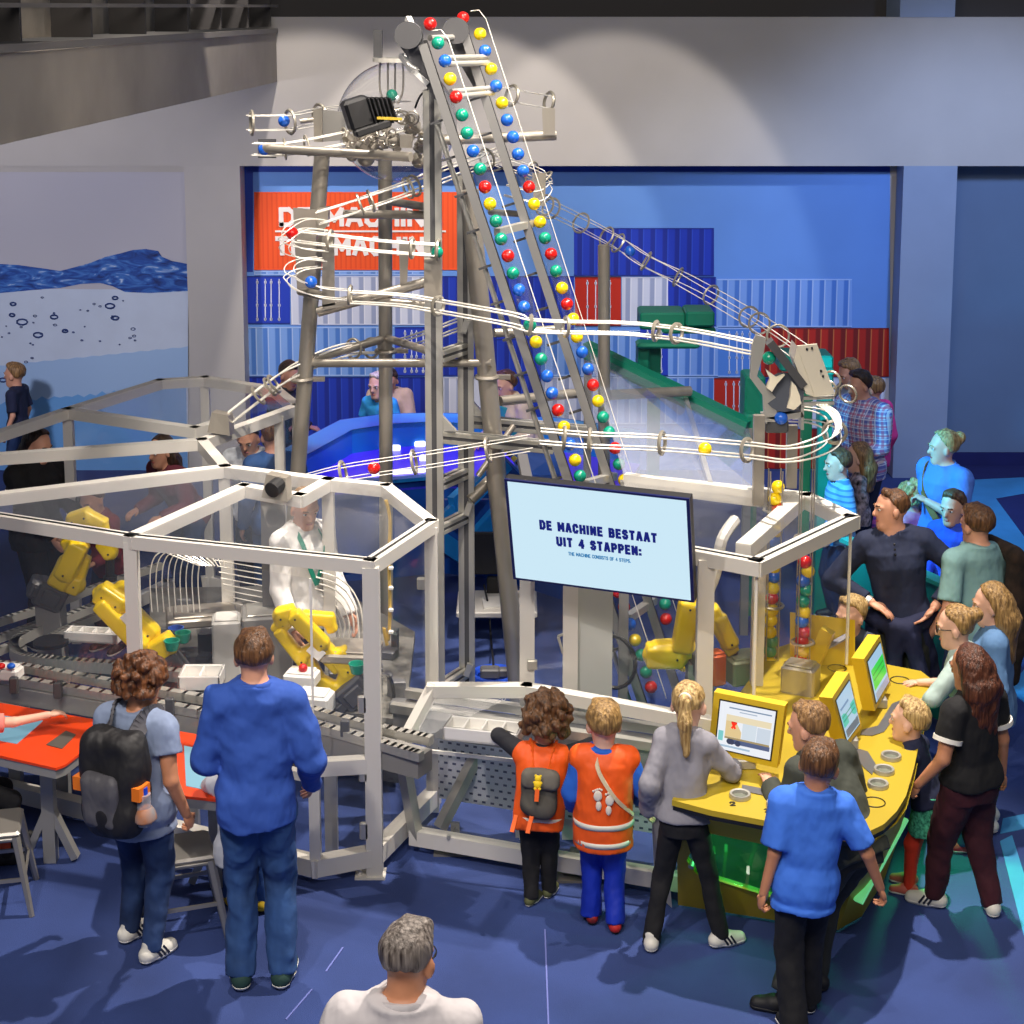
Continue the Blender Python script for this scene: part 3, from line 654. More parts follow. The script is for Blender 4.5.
for (u, v) in ((466, 515), (466, 676), (463, 333)):
    p = pt(u, v, TY+.25); k = MB(); k.bar(p, p+V(.03, 0, .09), .03, .04); k.build('angle_bracket', M_ALU, TW)
for v in (400, 600): pass
k = MB(); k.tube(spline([pt(415, 108), pt(421, 95), pt(432, 88), pt(444, 92)], 6), .008, 6); k.build('cable', M_BLACK, TW)

PF = empty('steel_pipe_frame', down(pt(300, 470, 11.6)), 'stainless steel pipe frame of leaning columns and cross tubes behind the aluminium tower', 'frame')
def pipe(a, b, r, name='pipe', n=14): k = MB(); k.cyl(a, b, r, n); return k.build(name, M_STEEL, PF, smooth=True)
def ray_floor(a, b): a = np.asarray(a); b = np.asarray(b); d = b-a; return a + d*(-a[2]/d[2])
def leaning(u0, v0, u1, v1, y, r):
    a, b = pt(u0, v0, y), pt(u1, v1, y); return pipe(a, ray_floor(a, b)+V(0, 0, .0), r, 'column')
leaning(322, 155, 298, 470, 11.6, .055); leaning(385, 160, 386, 490, 12.0, .05); leaning(469, 190, 518, 690, 11.25, .065); leaning(604, 245, 604, 400, 12.3, .045)
for (p, q, r) in (((311, 360, 11.6), (386, 338, 12.0), .03), ((311, 363, 11.6), (446, 363, 11.3), .03), ((386, 338, 12.0), (432, 352, 11.1), .028), ((446, 363, 11.3), (492, 363, 11.2), .028),
                  ((494, 333, 11.3), (562, 329, 11.5), .03), ((318, 312, 11.2), (430, 281, 11.1), .034), ((366, 300, 11.2), (432, 306, 11.0), .03), ((300, 291, 11.5), (324, 296, 11.3), .03),
                  ((345, 214, 11.7), (428, 215, 11.4), .03), ((388, 201, 11.9), (432, 208, 11.2), .028), ((610, 395, 12.3), (690, 391, 12.6), .038), ((500, 401, 11.4), (580, 393, 11.8), .035), ((490, 212, 11.6), (520, 214, 11.4), .022),
                  ((514, 425, 11.3), (478, 476, 11.2), .022), ((490, 470, 11.3), (497, 530, 11.3), .03), ((470, 500, 11.3), (492, 478, 11.4), .04)):
    pipe(pt(*p), pt(*q), r, 'cross_tube')
for (p, q, r) in (((262, 148, 11.3), (411, 157, 10.8), .032), ((418, 141, 11.2), (556, 135, 11.3), .036), ((300, 121, 11.8), (400, 110, 11.9), .02)):
    pipe(pt(*p), pt(*q), r, 'top_tube')
for (u, v, y) in ((302, 379, 11.6), (386, 351, 12.0), (487, 377, 11.25)):
    k = MB(); k.ring(pt(u, v, y), .07, .016, (0, 0, 1)); k.bar(pt(u, v, y)+V(.06, 0, 0), pt(u, v, y)+V(.16, 0, 0), .03); k.build('pipe_clamp', M_STEEL, PF, smooth=True)
# flat mounting plates
def plate(pts, y, t=.01, name='mount_plate', parent=PF, m=M_STEEL):
    k = MB(); k.prism([pt(u, v, y) for u, v in pts], (0, t, 0)); return k.build(name, m, parent)
plate([(293, 208), (316, 210), (316, 287), (297, 289)], 11.2, .02); plate([(316, 210), (328, 208), (328, 225), (322, 232), (318, 232), (316, 240)], 11.25, .12)
plate([(322, 236), (326, 231), (331, 231), (334, 237), (335, 305), (322, 307)], 11.1); plate([(399, 245), (402, 239), (406, 239), (409, 245), (407, 285), (400, 285)], 11.1)
plate([(424, 259), (441, 259), (441, 300), (424, 300)], 10.93, .03); plate([(322, 305), (372, 296), (366, 303), (324, 310)], 11.1, .2)
plate([(400, 135), (412, 135), (412, 148), (400, 148)], 10.9, .06); plate([(542, 108), (555, 108), (555, 135), (543, 135)], 11.2); plate([(532, 173), (546, 173), (545, 206), (534, 206)], 11.4)
plate([(313, 110), (322, 108), (322, 142), (314, 142)], 11.5, .05); plate([(322, 110), (345, 112), (345, 140), (322, 142)], 11.7, .05, m=M_MGREY)
rg = random.Random(5)
k = MB()
for i in range(34):
    u, v = rg.uniform(345, 425), rg.uniform(118, 150); p = pt(u, v, 11.2+rg.uniform(-.1, .4)); k.rbox(p, (rg.uniform(.03, .09), rg.uniform(.03, .09), rg.uniform(.02, .07)), np.array(Euler((rg.random(), rg.random(), rg.random())).to_matrix()), .006)
for i in range(14): k.ring(pt(rg.uniform(350, 425), rg.uniform(116, 150), 11.1), rg.uniform(.02, .05), .006, (rg.random()-.5, 1, rg.random()-.5), 14, 5)
k.build('valve_gear', M_STEEL, PF, kind='stuff')
k = MB()
for (u, v, r) in ((366, 158, 9), (352, 156, 6), (378, 154, 7), (420, 160, 9)): k.ball(pt(u, v, 11.5), r/147, 12, 8)
k.build('valve_gear', M_STEEL, PF, smooth=True, kind='stuff')

SG = empty('glass_sphere', pt(397, 190, 11.9), 'large clear glass sphere at the top of the machine with a green ball inside', 'sphere')
k = MB(); k.ball(pt(397, 122, 11.9), 60/142, 48, 28); k.build('sphere_shell', glass_mat('sphere glass', body=.03, gloss=1.6), SG, smooth=True, angle=180)
k = MB(); k.cyl(pt(397, 58, 11.9), pt(397, 62, 11.9), .17, 24); k.build('lid', M_FRAME, SG)
for du in (-12, -4, 3, 11): k = MB(); k.tube(spline([pt(392+du, 60, 11.9), pt(392+du, 90, 11.9), pt(392+du*.5, 104, 11.9)], 5), .007, 6); k.build('guide_wire', M_STEEL, SG)
k = MB(); k.bar(pt(378, 30, 11.9), pt(378, 57, 11.9), .06); k.build('lid_post', M_DGREY, SG)
MO = empty('black_motor', pt(368, 133, 10.9), 'black finned motor block in front of the glass sphere', 'motor')
Rm = np.array(Euler((0, math.radians(-17), math.radians(18))).to_matrix())
k = MB(); k.rbox(pt(358, 113, 10.85), (.17, .16, .2), Rm, .02); k.build('housing', M_BLACK, MO)
for i in range(6): k = MB(); k.rbox(pt(370+i*4.2, 112-i*.5, 10.85), (.012, .18-.004*i, .2-.008*i), Rm, .004); k.build('cooling_fin', M_BLACK, MO)
k = MB(); k.rbox(pt(372, 128, 10.8), (.24, .12, .05), Rm, .01); k.build('base', M_BLACK, MO)
k = MB(); k.bar(pt(377, 118, 10.7), pt(402, 119, 10.7), .016); k.build('cable_tie', mat('yellow tie', '#d8b63a', .5), MO)

# ------------------------------------------------------------------ inclined conveyors and their balls
BALLC = {'R': ('red', '#d01712'), 'G': ('green', '#0c8f74'), 'B': ('blue', '#1f62d0'), 'Y': ('yellow', '#f2cf10')}
BR = .041
BM = {}
for c, (nm, hx) in BALLC.items():
    k = MB(); k.ball((0, 0, 0), BR, 24, 14); BM[c] = _mesh(nm+'_ball', k.v, k.f, [mat(nm+' ball', hx, .22, coat=.5)])
ORD = 'topmost second third fourth fifth sixth seventh eighth ninth tenth eleventh twelfth thirteenth fourteenth fifteenth sixteenth seventeenth eighteenth nineteenth twentieth twenty-first twenty-second twenty-third twenty-fourth twenty-fifth twenty-sixth twenty-seventh twenty-eighth twenty-ninth thirtieth thirty-first thirty-second thirty-third thirty-fourth'.split()
def ball(c, p, label, group=None):
    o = bpy.data.objects.new(BALLC[c][0]+'_ball', BM[c]); COL.objects.link(o); o.location = p; return tag(o, label, 'ball', group)
def nth(i): return 'topmost' if i == 0 else ORD[i]+' from the top'
def conveyor(which, P0, P1, label):
    P0, P1 = np.asarray(P0), np.asarray(P1); d = unit(P1-P0); n = unit(np.cross(d, V(0, -1, 0))); n = n if n[0] > 0 else -n
    s_ = np.cross(d, n); dt, da = (-.08, -.15) if which == 'left' else (.03, -.13)
    cv = empty('inclined_conveyor', down(P1), label, 'conveyor')
    def L(t, a, b=0): return P0+d*t+n*a+s_*b
    LEN = np.linalg.norm(P1-P0)
    for b in (-.065, .05): k = MB(); k.bar(L(.0, -.085, b), L(LEN+.05, -.085, b), .02, .055, up=n); k.bar(L(.0, -.085, b-.012), L(LEN+.05, -.085, b-.012), .006, .02, up=n); k.build('side_rail', mat('conveyor grey', '#8a8988', .4, .4), cv)
    k = MB(); k.bar(L(-.02, -.065), L(LEN, -.065), .07, .022, up=n); k.build('belt', M_BLACK, cv)
    if which == 'left': k = MB(); k.cyl(L(.5, -.165, -.06), L(LEN, -.165, -.06), .017, 10); k.build('guide_tube', M_ALU, cv, smooth=True)
    for b in (-.03, .03): k = MB(); k.tube([L(-.06, -.0, b), L(-.05, .05, b), L(.02, .075, b), L(LEN, .075, b)], .0022, 5); k.build('guide_wire', M_WIRE, cv)
    k = MB(); k.prism([L(.3, .06, -.055), L(LEN-.1, .06, -.055), L(LEN-.1, -.04, -.055), L(.3, -.04, -.055)], s_*.004); k.build('clear_cover', G_COVER, cv)
    # drive head: a drum and a tapering cheek plate
    k = MB(); k.cyl(L(dt, da, -.09), L(dt, da, .09), .084, 28); k.build('drive_drum', M_DGREY, cv, smooth=True)
    k = MB(); c = [L(dt-.05, da+.07, -.1), L(dt-.06, da-.05, -.1), L(dt+.04, da-.08, -.1), L(dt+.42, -.13, -.1), L(dt+.5, -.085, -.1), L(dt+.06, -.075, -.1)]; k.prism(c, s_*.02); k.build('cheek_plate', mat('cheek grey', '#66666a', .4, .3), cv)
    k = MB(); k.cyl(L(dt, da, -.125), L(dt, da, -.09), .045, 20); k.build('hub', M_BLACK, cv, smooth=True)
    k = MB(); c = L(dt+.16, da+.02, -.115); k.prism([c-n*.035-d*.0, c+n*.03+d*.0, c+d*-.055], s_*.004); k.build('warning_sign', mat('warning yellow', '#e0a80c', .5), cv)
    m = int(LEN/.24)
    for i in range(2, m): k = MB(); k.bar(L(i*.24, -.10), L(i*.24, -.2), .02, .014); k.build('stub', M_DGREY, cv)
    return cv, L, LEN, d, n
A_ = [(430, 24, 'R'), (438, 43, 'G'), (445, 61, 'B'), (450, 79, 'Y'), (456, 97, 'R'), (462, 115, 'G'), (467, 133, 'G'), (473, 151, 'B'), (480, 169, 'G'), (485, 187, 'R'), (490, 204, 'Y'), (496, 221, 'G'), (501, 239, 'G'), (508, 256, 'R'), (513, 273, 'G'), (519, 290, 'B'), (524, 307, 'B'), (536, 342, 'Y'), (541, 359, 'G'), (547, 376, 'B'), (552, 393, 'B'), (558, 410, 'R'), (564, 427, 'Y'), (570, 444, 'B'), (575, 460, 'Y'), (580, 476, 'G'), (618, 592, 'R'), (624, 607, 'R'), (630, 624, 'B'), (635, 640, 'Y'), (641, 655, 'G'), (646, 672, 'G'), (651, 687, 'R')]
B_ = [(463, 18, 'R'), (480, 34, 'Y'), (485, 51, 'B'), (491, 69, 'Y'), (496, 86, 'B'), (502, 103, 'Y'), (507, 120, 'B'), (513, 137, 'B'), (518, 154, 'B'), (523, 171, 'B'), (529, 187, 'R'), (534, 204, 'Y'), (540, 222, 'Y'), (545, 238, 'G'), (551, 254, 'R'), (556, 271, 'G'), (562, 288, 'Y'), (567, 304, 'R'), (573, 319, 'Y'), (577, 337, 'Y'), (582, 352, 'B'), (588, 369, 'B'), (593, 385, 'R'), (598, 401, 'Y'), (603, 417, 'G'), (609, 432, 'G'), (615, 448, 'R'), (619, 464, 'G'), (624, 480, 'Y'), (665, 604, 'G'), (666, 619, 'R'), (684, 666, 'Y')]
yA0, yA1, yB0, yB1 = 10.55, 10.45, 10.95, 10.85
cvA = conveyor('left', pt(436, 40, yA0), pt(655, 700, yA1), 'left inclined conveyor with a round tube along it, climbing from lower right to the top')
cvB = conveyor('right', pt(474, 20, yB0), pt(690, 690, yB1), 'right inclined conveyor rising behind the left one to the top of the machine')
for (nm, arr, y0, y1) in (('left', A_, yA0, yA1), ('right', B_, yB0, yB1)):
    for i, (u, v, c) in enumerate(arr):
        ball(c, pt(u, v, y0+(y1-y0)*v/690), f'{BALLC[c][0]} ball riding the {nm} inclined conveyor, {nth(i)}', f'balls riding the {nm} conveyor')
def rung(p, q, r=.02, m=M_ALU, sq=None):
    k = MB(); (k.bar(p, q, sq, sq) if sq else k.cyl(p, q, r, 10)); return k.build('cross_bar', m, cvA[0])
for (p, q) in (((447, 58), (487, 57)), ((449, 64), (488, 63)), ((451, 92), (491, 88)), ((452, 97), (493, 93)), ((430, 38), (459, 37))): rung(pt(*p, yA0+.05), pt(*q, yB0), .019)
rung(pt(497, 232, yA0+.05), pt(533, 223, yB0), sq=.045); rung(pt(585, 484, yA0), pt(614, 476, yB0), sq=.05); rung(pt(628, 618, yA0), pt(654, 600, yB0), sq=.05)
k = MB(); k.bar(pt(403, 55, 10.7), pt(415, 72, 10.6), .06, .03); k.bar(pt(415, 72, 10.6), pt(428, 84, 10.6), .05, .03); k.build('white_bracket', mat('bright aluminium', '#f0efec', .3, .2), cvA[0])
k = MB(); k.bar(pt(408, 18, 10.65), pt(412, 27, 10.6), .035); k.build('end_cap', M_WHITE, cvA[0])

# ------------------------------------------------------------------ wire tracks
def frames(P):
    out = []
    for i in range(len(P)):
        t = unit(P[min(i+1, len(P)-1)]-P[max(i-1, 0)]); x, y = basis(t); out.append((t, x, y))
    return out
def track(name, label, pts, rings=(), nw=4, R=.06, r=.006, Rr=.075, rr=.011, n=6, phase=PI/4, cat='track', name2='wire_track'):
    P = spline([pt(*q) for q in pts], n); F = frames(P)
    t = empty(name2, P[0], label, cat)
    for j in range(nw):
        a = phase+2*PI*j/nw; k = MB(); k.tube([p+R*(math.cos(a)*f[1]+math.sin(a)*f[2]) for p, f in zip(P, F)], r*.78, 5); k.build('wire', M_WIRE, t, smooth=True)
    for q in rings:
        i = int(round(q*(len(P)-1))); k = MB(); k.ring(P[i], Rr, rr, F[i][0], 22, 5); k.build('ring', M_RING, t, smooth=True)
    return t, P
def fr(us, pts):            # ring places by their column in the photo
    U = [p[0] for p in pts]; return [float(np.interp(u, U, np.linspace(0, 1, len(U)))) for u in us]
T6 = [(540, 203, 11.8), (581, 223, 12.2), (618, 243, 12.4), (646, 261, 12.4), (678, 277, 12.4), (711, 295, 12.2), (749, 317, 11.8), (778, 336, 11.0), (806, 356, 10.2)]
track('t6', 'long thin wire track with rings descending to the right across the mural', T6, fr((546, 557, 581, 606, 618, 646, 678, 711, 749, 757, 780), T6), r=.0045, R=.062, Rr=.074, rr=.008)
T5 = [(350, 297, 10.9), (400, 300, 10.8), (438, 306, 10.7), (510, 319, 10.3), (530, 325, 10.25), (566, 327, 10.3), (620, 328, 10.4), (656, 331, 10.4), (700, 337, 10.2), (760, 349, 10.0)]
track('t5', 'thick bright wire track running level in front of both conveyors to the right lift', T5, fr((437, 529, 566, 656, 680), T5), r=.0085, R=.05, Rr=.06, rr=.012)
T3 = [(318, 218, 11.0), (345, 210, 11.0), (365, 203, 11.0), (408, 188, 11.1), (440, 176, 11.3), (470, 165, 11.5), (500, 154, 11.7)]
track('t3', 'wire track sloping up to the right over the orange container print', T3, fr((363, 369, 405, 412, 484), T3), r=.008, R=.055, Rr=.07, rr=.009)
T4 = [(296, 236, 11.0), (330, 240, 10.95), (380, 246, 10.9), (438, 250, 10.85)]
track('t4', 'short level wire track in front of the mural lettering', T4, fr((330, 405, 437), T4), r=.008, R=.05, Rr=.062, rr=.012)
T4b = [(326, 225, 11.0), (305, 224, 10.9), (290, 232, 10.8), (285, 244, 10.8), (296, 252, 10.9), (326, 256, 11.0)]
track('t4b', 'small loop of wire guides around the red ball beside the dark mounting plate', T4b, (), r=.005, R=.045)
T4c = [(320, 262, 11.0), (300, 265, 10.9), (290, 272, 10.8), (296, 284, 10.8), (320, 292, 10.9), (350, 295, 10.9)]
track('t4c', 'lower loop of wire guides around the blue ball beside the dark mounting plate', T4c, fr((350,), [(0,), (350,)]), r=.005, R=.045, Rr=.06)
T1 = [(247, 123, 11.6), (290, 122, 11.7), (320, 116, 11.9), (360, 111, 12.1), (410, 108, 12.2)]
track('t1', 'uppermost wire track reaching out to the left with two big rings', T1, fr((254, 292, 320), T1), r=.005, R=.07, Rr=.082, rr=.011)
T2 = [(253, 149, 11.3), (285, 149, 11.3), (330, 141, 11.4), (375, 131, 11.5), (410, 124, 11.5)]
track('t2', 'wire track along the top steel tube with a blue ball at its left end', T2, fr((285, 307, 345), T2), r=.006, R=.055, Rr=.068, rr=.008)
T1r = [(500, 93, 11.4), (520, 97, 11.5), (549, 102, 11.6)]
track('t1r', 'short wire track at the top right ending in a flat ring', T1r, (.35, 1.0), r=.004, R=.06, Rr=.068, rr=.012)
T3r = [(490, 158, 11.7), (520, 168, 11.6), (540, 176, 11.5), (546, 186, 11.5), (534, 196, 11.4), (505, 190, 11.4)]
track('t3r', 'small wire loop behind the right conveyor below the top tube', T3r, (.3, .45), r=.005, R=.05, Rr=.07, rr=.009)
T7 = [(222, 424, 11.6), (250, 402, 11.6), (274, 384, 11.6), (300, 368, 11.6), (345, 350, 11.8), (400, 345, 12.3), (470, 320, 12.6)]
track('t7', 'wire track climbing from the rear glass roof to the leaning pipe', T7, fr((258, 270, 276, 350, 372), T7), r=.009, R=.05, Rr=.07, rr=.01)
T8 = [(300, 484, 10.6), (343, 473, 10.55), (414, 462, 10.5), (488, 450, 10.45), (530, 443, 10.4)]
track('t8', 'low thin wire track rising right over the front glass roof with the red ball', T8, fr((343, 414, 488), T8), r=.0045, R=.062, Rr=.075, rr=.011)
T8b = [(540, 436, 10.1), (564, 438, 10.1), (590, 440, 10.1), (662, 443, 10.0), (747, 450, 9.75), (785, 454, 9.5), (815, 448, 9.5), (833, 437, 9.7), (832, 424, 10.0), (815, 416, 10.2), (790, 414, 10.3)]
track('t8b', 'wire track above the screen that curls round the steel columns at right', T8b, [i/10 for i in (1, 2, 3, 4, 7.4)], r=.0075, R=.055, Rr=.068, rr=.012, n=8)
ball('R', pt(374, 468, 10.53), 'glossy red ball rolling on the low wire track over the front glass roof')
ball('Y', pt(705, 449, 9.9), 'lone yellow ball rolling on the wire track to the right of the conveyors')
ball('R', pt(292, 233, 10.82), 'red ball in the wire loop in front of the white lettering')
ball('B', pt(311, 282, 10.85), 'blue ball in the lower wire loop beside the dark mounting plate')
ball('B', pt(284, 121, 11.7), 'blue ball on the uppermost wire track between its two left rings')
ball('B', pt(264, 149, 11.3), 'blue ball at the left tip of the top steel tube')
ball('G', pt(437, 252, 10.86), 'green ball in the end ring of the track in front of the lettering')
ball('G', pt(530, 325, 10.26), 'green ball in the ring where the thick track crosses the left conveyor')
ball('G', pt(392, 95, 11.9), 'green ball inside the large glass sphere')
ball('B', pt(630, 251, 12.4), 'blue ball on the long thin track in front of the dark blue container print')
k = MB(); k.prism([pt(258, 139, 11.4), pt(276, 139, 11.4), pt(276, 158, 11.4), pt(258, 158, 11.4)], (0, .02, 0)); k.build('end_plate', M_DGREY, PF)
# bracket on the rear roof, and the one on the front roof
for (u, v, lab) in ((220, 424, 'grey sheet metal bracket holding the track on the rear glass roof'), (276, 488, 'small grey bracket with a black reel on the front glass roof')):
    e = empty('track_bracket', Z(u-4, v+6, 1.86), lab, 'bracket'); p = Z(u, v, 1.92)
    k = MB(); k.prism([p+V(-.09, 0, -.06), p+V(.07, -.02, -.08), p+V(.06, 0, .06), p+V(-.06, .02, .08)], (0.02, .08, 0)); k.build('folded_plate', M_STEEL, e)
    if u > 250: k = MB(); k.cyl(p+V(-.02, -.05, .0), p+V(.02, .03, .02), .05, 14); k.build('reel', M_BLACK, e)

# ------------------------------------------------------------------ lift head at the right
LH = empty('ball_lift_head', pt(790, 430, 10.0), 'steel ball lift head with a slanted cover plate on top of the right columns', 'lift')
LYY = 9.95
k = MB(); k.prism([pt(u, v, LYY) for u, v in ((756, 335), (766, 338), (764, 352), (757, 376), (776, 398), (777, 420), (764, 418), (763, 396), (750, 378), (752, 345))], (0, .03, 0)); k.build('side_plate', M_ALU, LH)
k = MB(); k.prism([pt(u, v, LYY-.05) for u, v in ((797, 346), (817, 344), (835, 394), (815, 397))], (0, .015, 0)); k.prism([pt(u, v, LYY-.04) for u, v in ((797, 346), (815, 397), (806, 394), (794, 360))], (0, .2, 0)); k.build('cover_plate', mat('cream plate', '#e4dcc8', .4, .2), LH)
for (u, v) in ((807, 349), (812, 348), (821, 371), (823, 376)): k = MB(); k.rbox(pt(u, v, LYY-.06), (.012, .01, .016), None, .002); k.build('cover_slot', M_BLACK, LH)
k = MB(); k.bar(pt(769, 341, LYY), pt(803, 385, LYY), .05, .1, up=(0, 1, 0)); k.build('belt_housing', M_DGREY, LH)
k = MB(); k.cyl(pt(784, 392, LYY+.0), pt(784, 392, LYY+.1), .12, 20); k.build('drum', mat('slate drum', '#3c4250', .6), LH, smooth=True)
for (pts) in (((766, 370), (777, 378), (785, 375), (777, 384), (772, 392), (767, 388), (770, 379)), ((792, 382), (796, 386), (800, 396), (801, 404), (794, 410), (787, 408), (790, 398))):
    k = MB(); k.prism([pt(u, v, LYY-.04) for u, v in pts], (0, .04, 0)); k.build('cam_finger', mat('ivory cam', '#efe6cf', .4), LH)
k = MB(); k.prism([pt(u, v, LYY) for u, v in ((764, 418), (802, 412), (804, 417), (766, 424))], (0, .16, 0)); k.prism([pt(u, v, LYY) for u, v in ((801, 384), (804, 384), (804, 430), (801, 430))], (0, .1, 0)); k.build('tray', M_ALU, LH)
for v in (398, 404): k = MB(); k.bar(pt(803, v, LYY), pt(834, v-1, LYY), .03, .02); k.build('arm', M_ALU, LH)
for (u, v) in ((832, 380), (848, 394), (828, 389)): k = MB(); k.ring(pt(u, v, LYY+.1), .055, .008, (.7, 1, .2)); k.build('ring', M_RING, LH)
for (u, v0, u1, v1, y) in ((759, 415, 757, 542, 9.85), (792, 425, 790, 525, 10.2)):
    a, b = pt(u, v0, y), pt(u1, v1, y); k = MB(); k.bar(V(a[0], y, a[2]), V(b[0], y, 1.84), .065, .05, up=(0, 1, 0)); k.build('column', M_STEEL, LH)
k = MB(); k.rbox(pt(776, 425, 10), (.14, .1, .08), None, .01); k.build('motor', M_DGREY, LH)
k = MB()
for i in range(4):
    off = i*3; k.tube(spline([pt(812+off, 402, 10), pt(828+off, 412, 9.8), pt(836+off*.5, 426, 9.7), pt(832, 438, 9.6)], 6), .006, 5)
    k.cur = 0
k.build('wire_bend', M_WIRE, LH)
ball('G', pt(769, 358, 9.95), 'green ball entering the lift head below the thick track')
ball('B', pt(781, 418, 9.95), 'blue ball lying in the lift head tray')
# ------------------------------------------------------------------ vertical ball columns
C1 = [(778, 487, 'Y'), (775, 499, 'Y'), (778, 508.5, 'R'), (774, 521, 'Y'), (776, 531, 'Y'), (774, 541, 'B'), (774, 554, 'G'), (774, 567, 'Y'), (774, 576.5, 'B'), (773, 588, 'Y'), (772, 598, 'R'), (772, 610, 'Y'), (771, 620, 'Y'), (770, 632, 'Y'), (772, 641.5, 'G'), (770, 651, 'G'), (770, 662, 'Y'), (769, 673, 'Y'), (770, 684, 'R'), (769, 694, 'R')]
C2 = [(805, 562, 'R'), (808, 571, 'Y'), (803, 581, 'B'), (806, 590, 'G'), (803, 601, 'G'), (804, 612, 'Y'), (802, 621, 'B'), (804, 632, 'R'), (802, 641, 'R'), (803, 651, 'Y'), (800, 660, 'R')]
for nm, arr, yy, top, bot in (('left', C1, 9.85, 470, 700), ('right', C2, 9.65, 440, 664)):
    pc = [pt(u, v, yy) for u, v, c in arr]; cx = np.mean([p[0] for p in pc])
    cc = empty('ball_column', (cx, yy, pc[-1][2]-.1), f'{nm} vertical wire cage holding a stack of coloured balls', 'ball cage')
    zt_ = pt(780, top, yy)[2]; zb_ = pc[-1][2]-.08
    for a in (PI/4, 3*PI/4, 5*PI/4, 7*PI/4): k = MB(); k.cyl(V(cx+.052*math.cos(a), yy+.052*math.sin(a), zb_), V(cx+.052*math.cos(a), yy+.052*math.sin(a), zt_), .0045, 6); k.build('guide_wire', M_STEEL, cc)
    for f in ((.02, .4, .8) if nm == 'left' else (.1, .55)): k = MB(); k.ring(V(cx, yy, zb_+(zt_-zb_)*f+.05), .065, .009, (0, 0, 1)); k.build('ring', M_RING, cc)
    for i, ((u, v, c), p) in enumerate(zip(arr, pc)): ball(c, p, f'{BALLC[c][0]} ball in the {nm} vertical cage, {nth(i)}', f'balls in the {nm} vertical cage')

# ------------------------------------------------------------------ the hanging screen
TV = empty('hanging_screen', pt(600, 590, 8.95), 'large flat screen with dark blue lettering on pale blue, hanging in the centre', 'screen')
tl, tr = Z(505, 478, 2.27), Z(690, 498, 2.27)
# the screen hangs turned and tipped forward: find the depth at which its side stands square to its top
bl = min((Y(514, 578, tl[1]+t) for t in np.linspace(-.1, 1.2, 261)), key=lambda q: abs((q-tl) @ (tr-tl))); br = bl+(tr-tl)
wv = (tr-tl+br-bl)/2; W_ = np.linalg.norm(wv); uv = ((tl-bl)+(tr-br))/2; H_ = np.linalg.norm(uv); ex = unit(wv); nz = unit(np.cross(uv, wv)); nz = nz if nz[1] < 0 else -nz; ez = unit(uv-ex*(uv @ ex))
c0_ = (tl+tr+bl+br)/4
def tvp(x, z, o=0): return c0_+ex*x*W_/2+ez*z*H_/2+nz*o
k = MB(); k.prism([tvp(-1, -1), tvp(1, -1), tvp(1, 1), tvp(-1, 1)], -nz*.05); k.build('casing', M_BLACK, TV)
k = MB(); k.prism([tvp(-1, -1), tvp(1, -1), tvp(1, 1), tvp(-1, 1)], nz*.012); k.build('bezel', mat('blue black bezel', '#141a52', .3), TV)
k = MB(); k.prism([tvp(-.965, -.955, .012), tvp(.965, -.955, .012), tvp(.965, .96, .012), tvp(-.965, .96, .012)], nz*.003); k.build('lit_panel', mat('screen glow', '#0c0e10', .3, emit=.9, ecol='#cdeaf8'), TV)
MT = Matrix((( ex[0], ez[0], nz[0], 0), (ex[1], ez[1], nz[1], 0), (ex[2], ez[2], nz[2], 0), (0, 0, 0, 1)))
M_SL = mat('screen lettering', '#0c1a78', .5, emit=.35, ecol='#0c1a78')
def tv_text(s_, x, z, size, m, wt): return stroke_text(s_, size, wt, m, TV, Matrix.Translation(Vector(tvp(x, z, .016))) @ MT, 'CENTER', sx=.72)
tv_text('DE MACHINE BESTAAT', 0, .09, .060, M_SL, .25); tv_text('UIT 4 STAPPEN:', .0, -.20, .060, M_SL, .25)
tv_text('THE MACHINE CONSISTS OF 4 STEPS.', .0, -.36, .022, mat('small lettering', '#2a7ab0', .5, emit=.35, ecol='#2a7ab0'), .16)
k = MB(); k.bar(tvp(-.75, .2, -.06), tvp(-.75, .2, -.06)+V(-.06, 1.2, 0), .06); k.build('wall_arm', M_DGREY, TV)
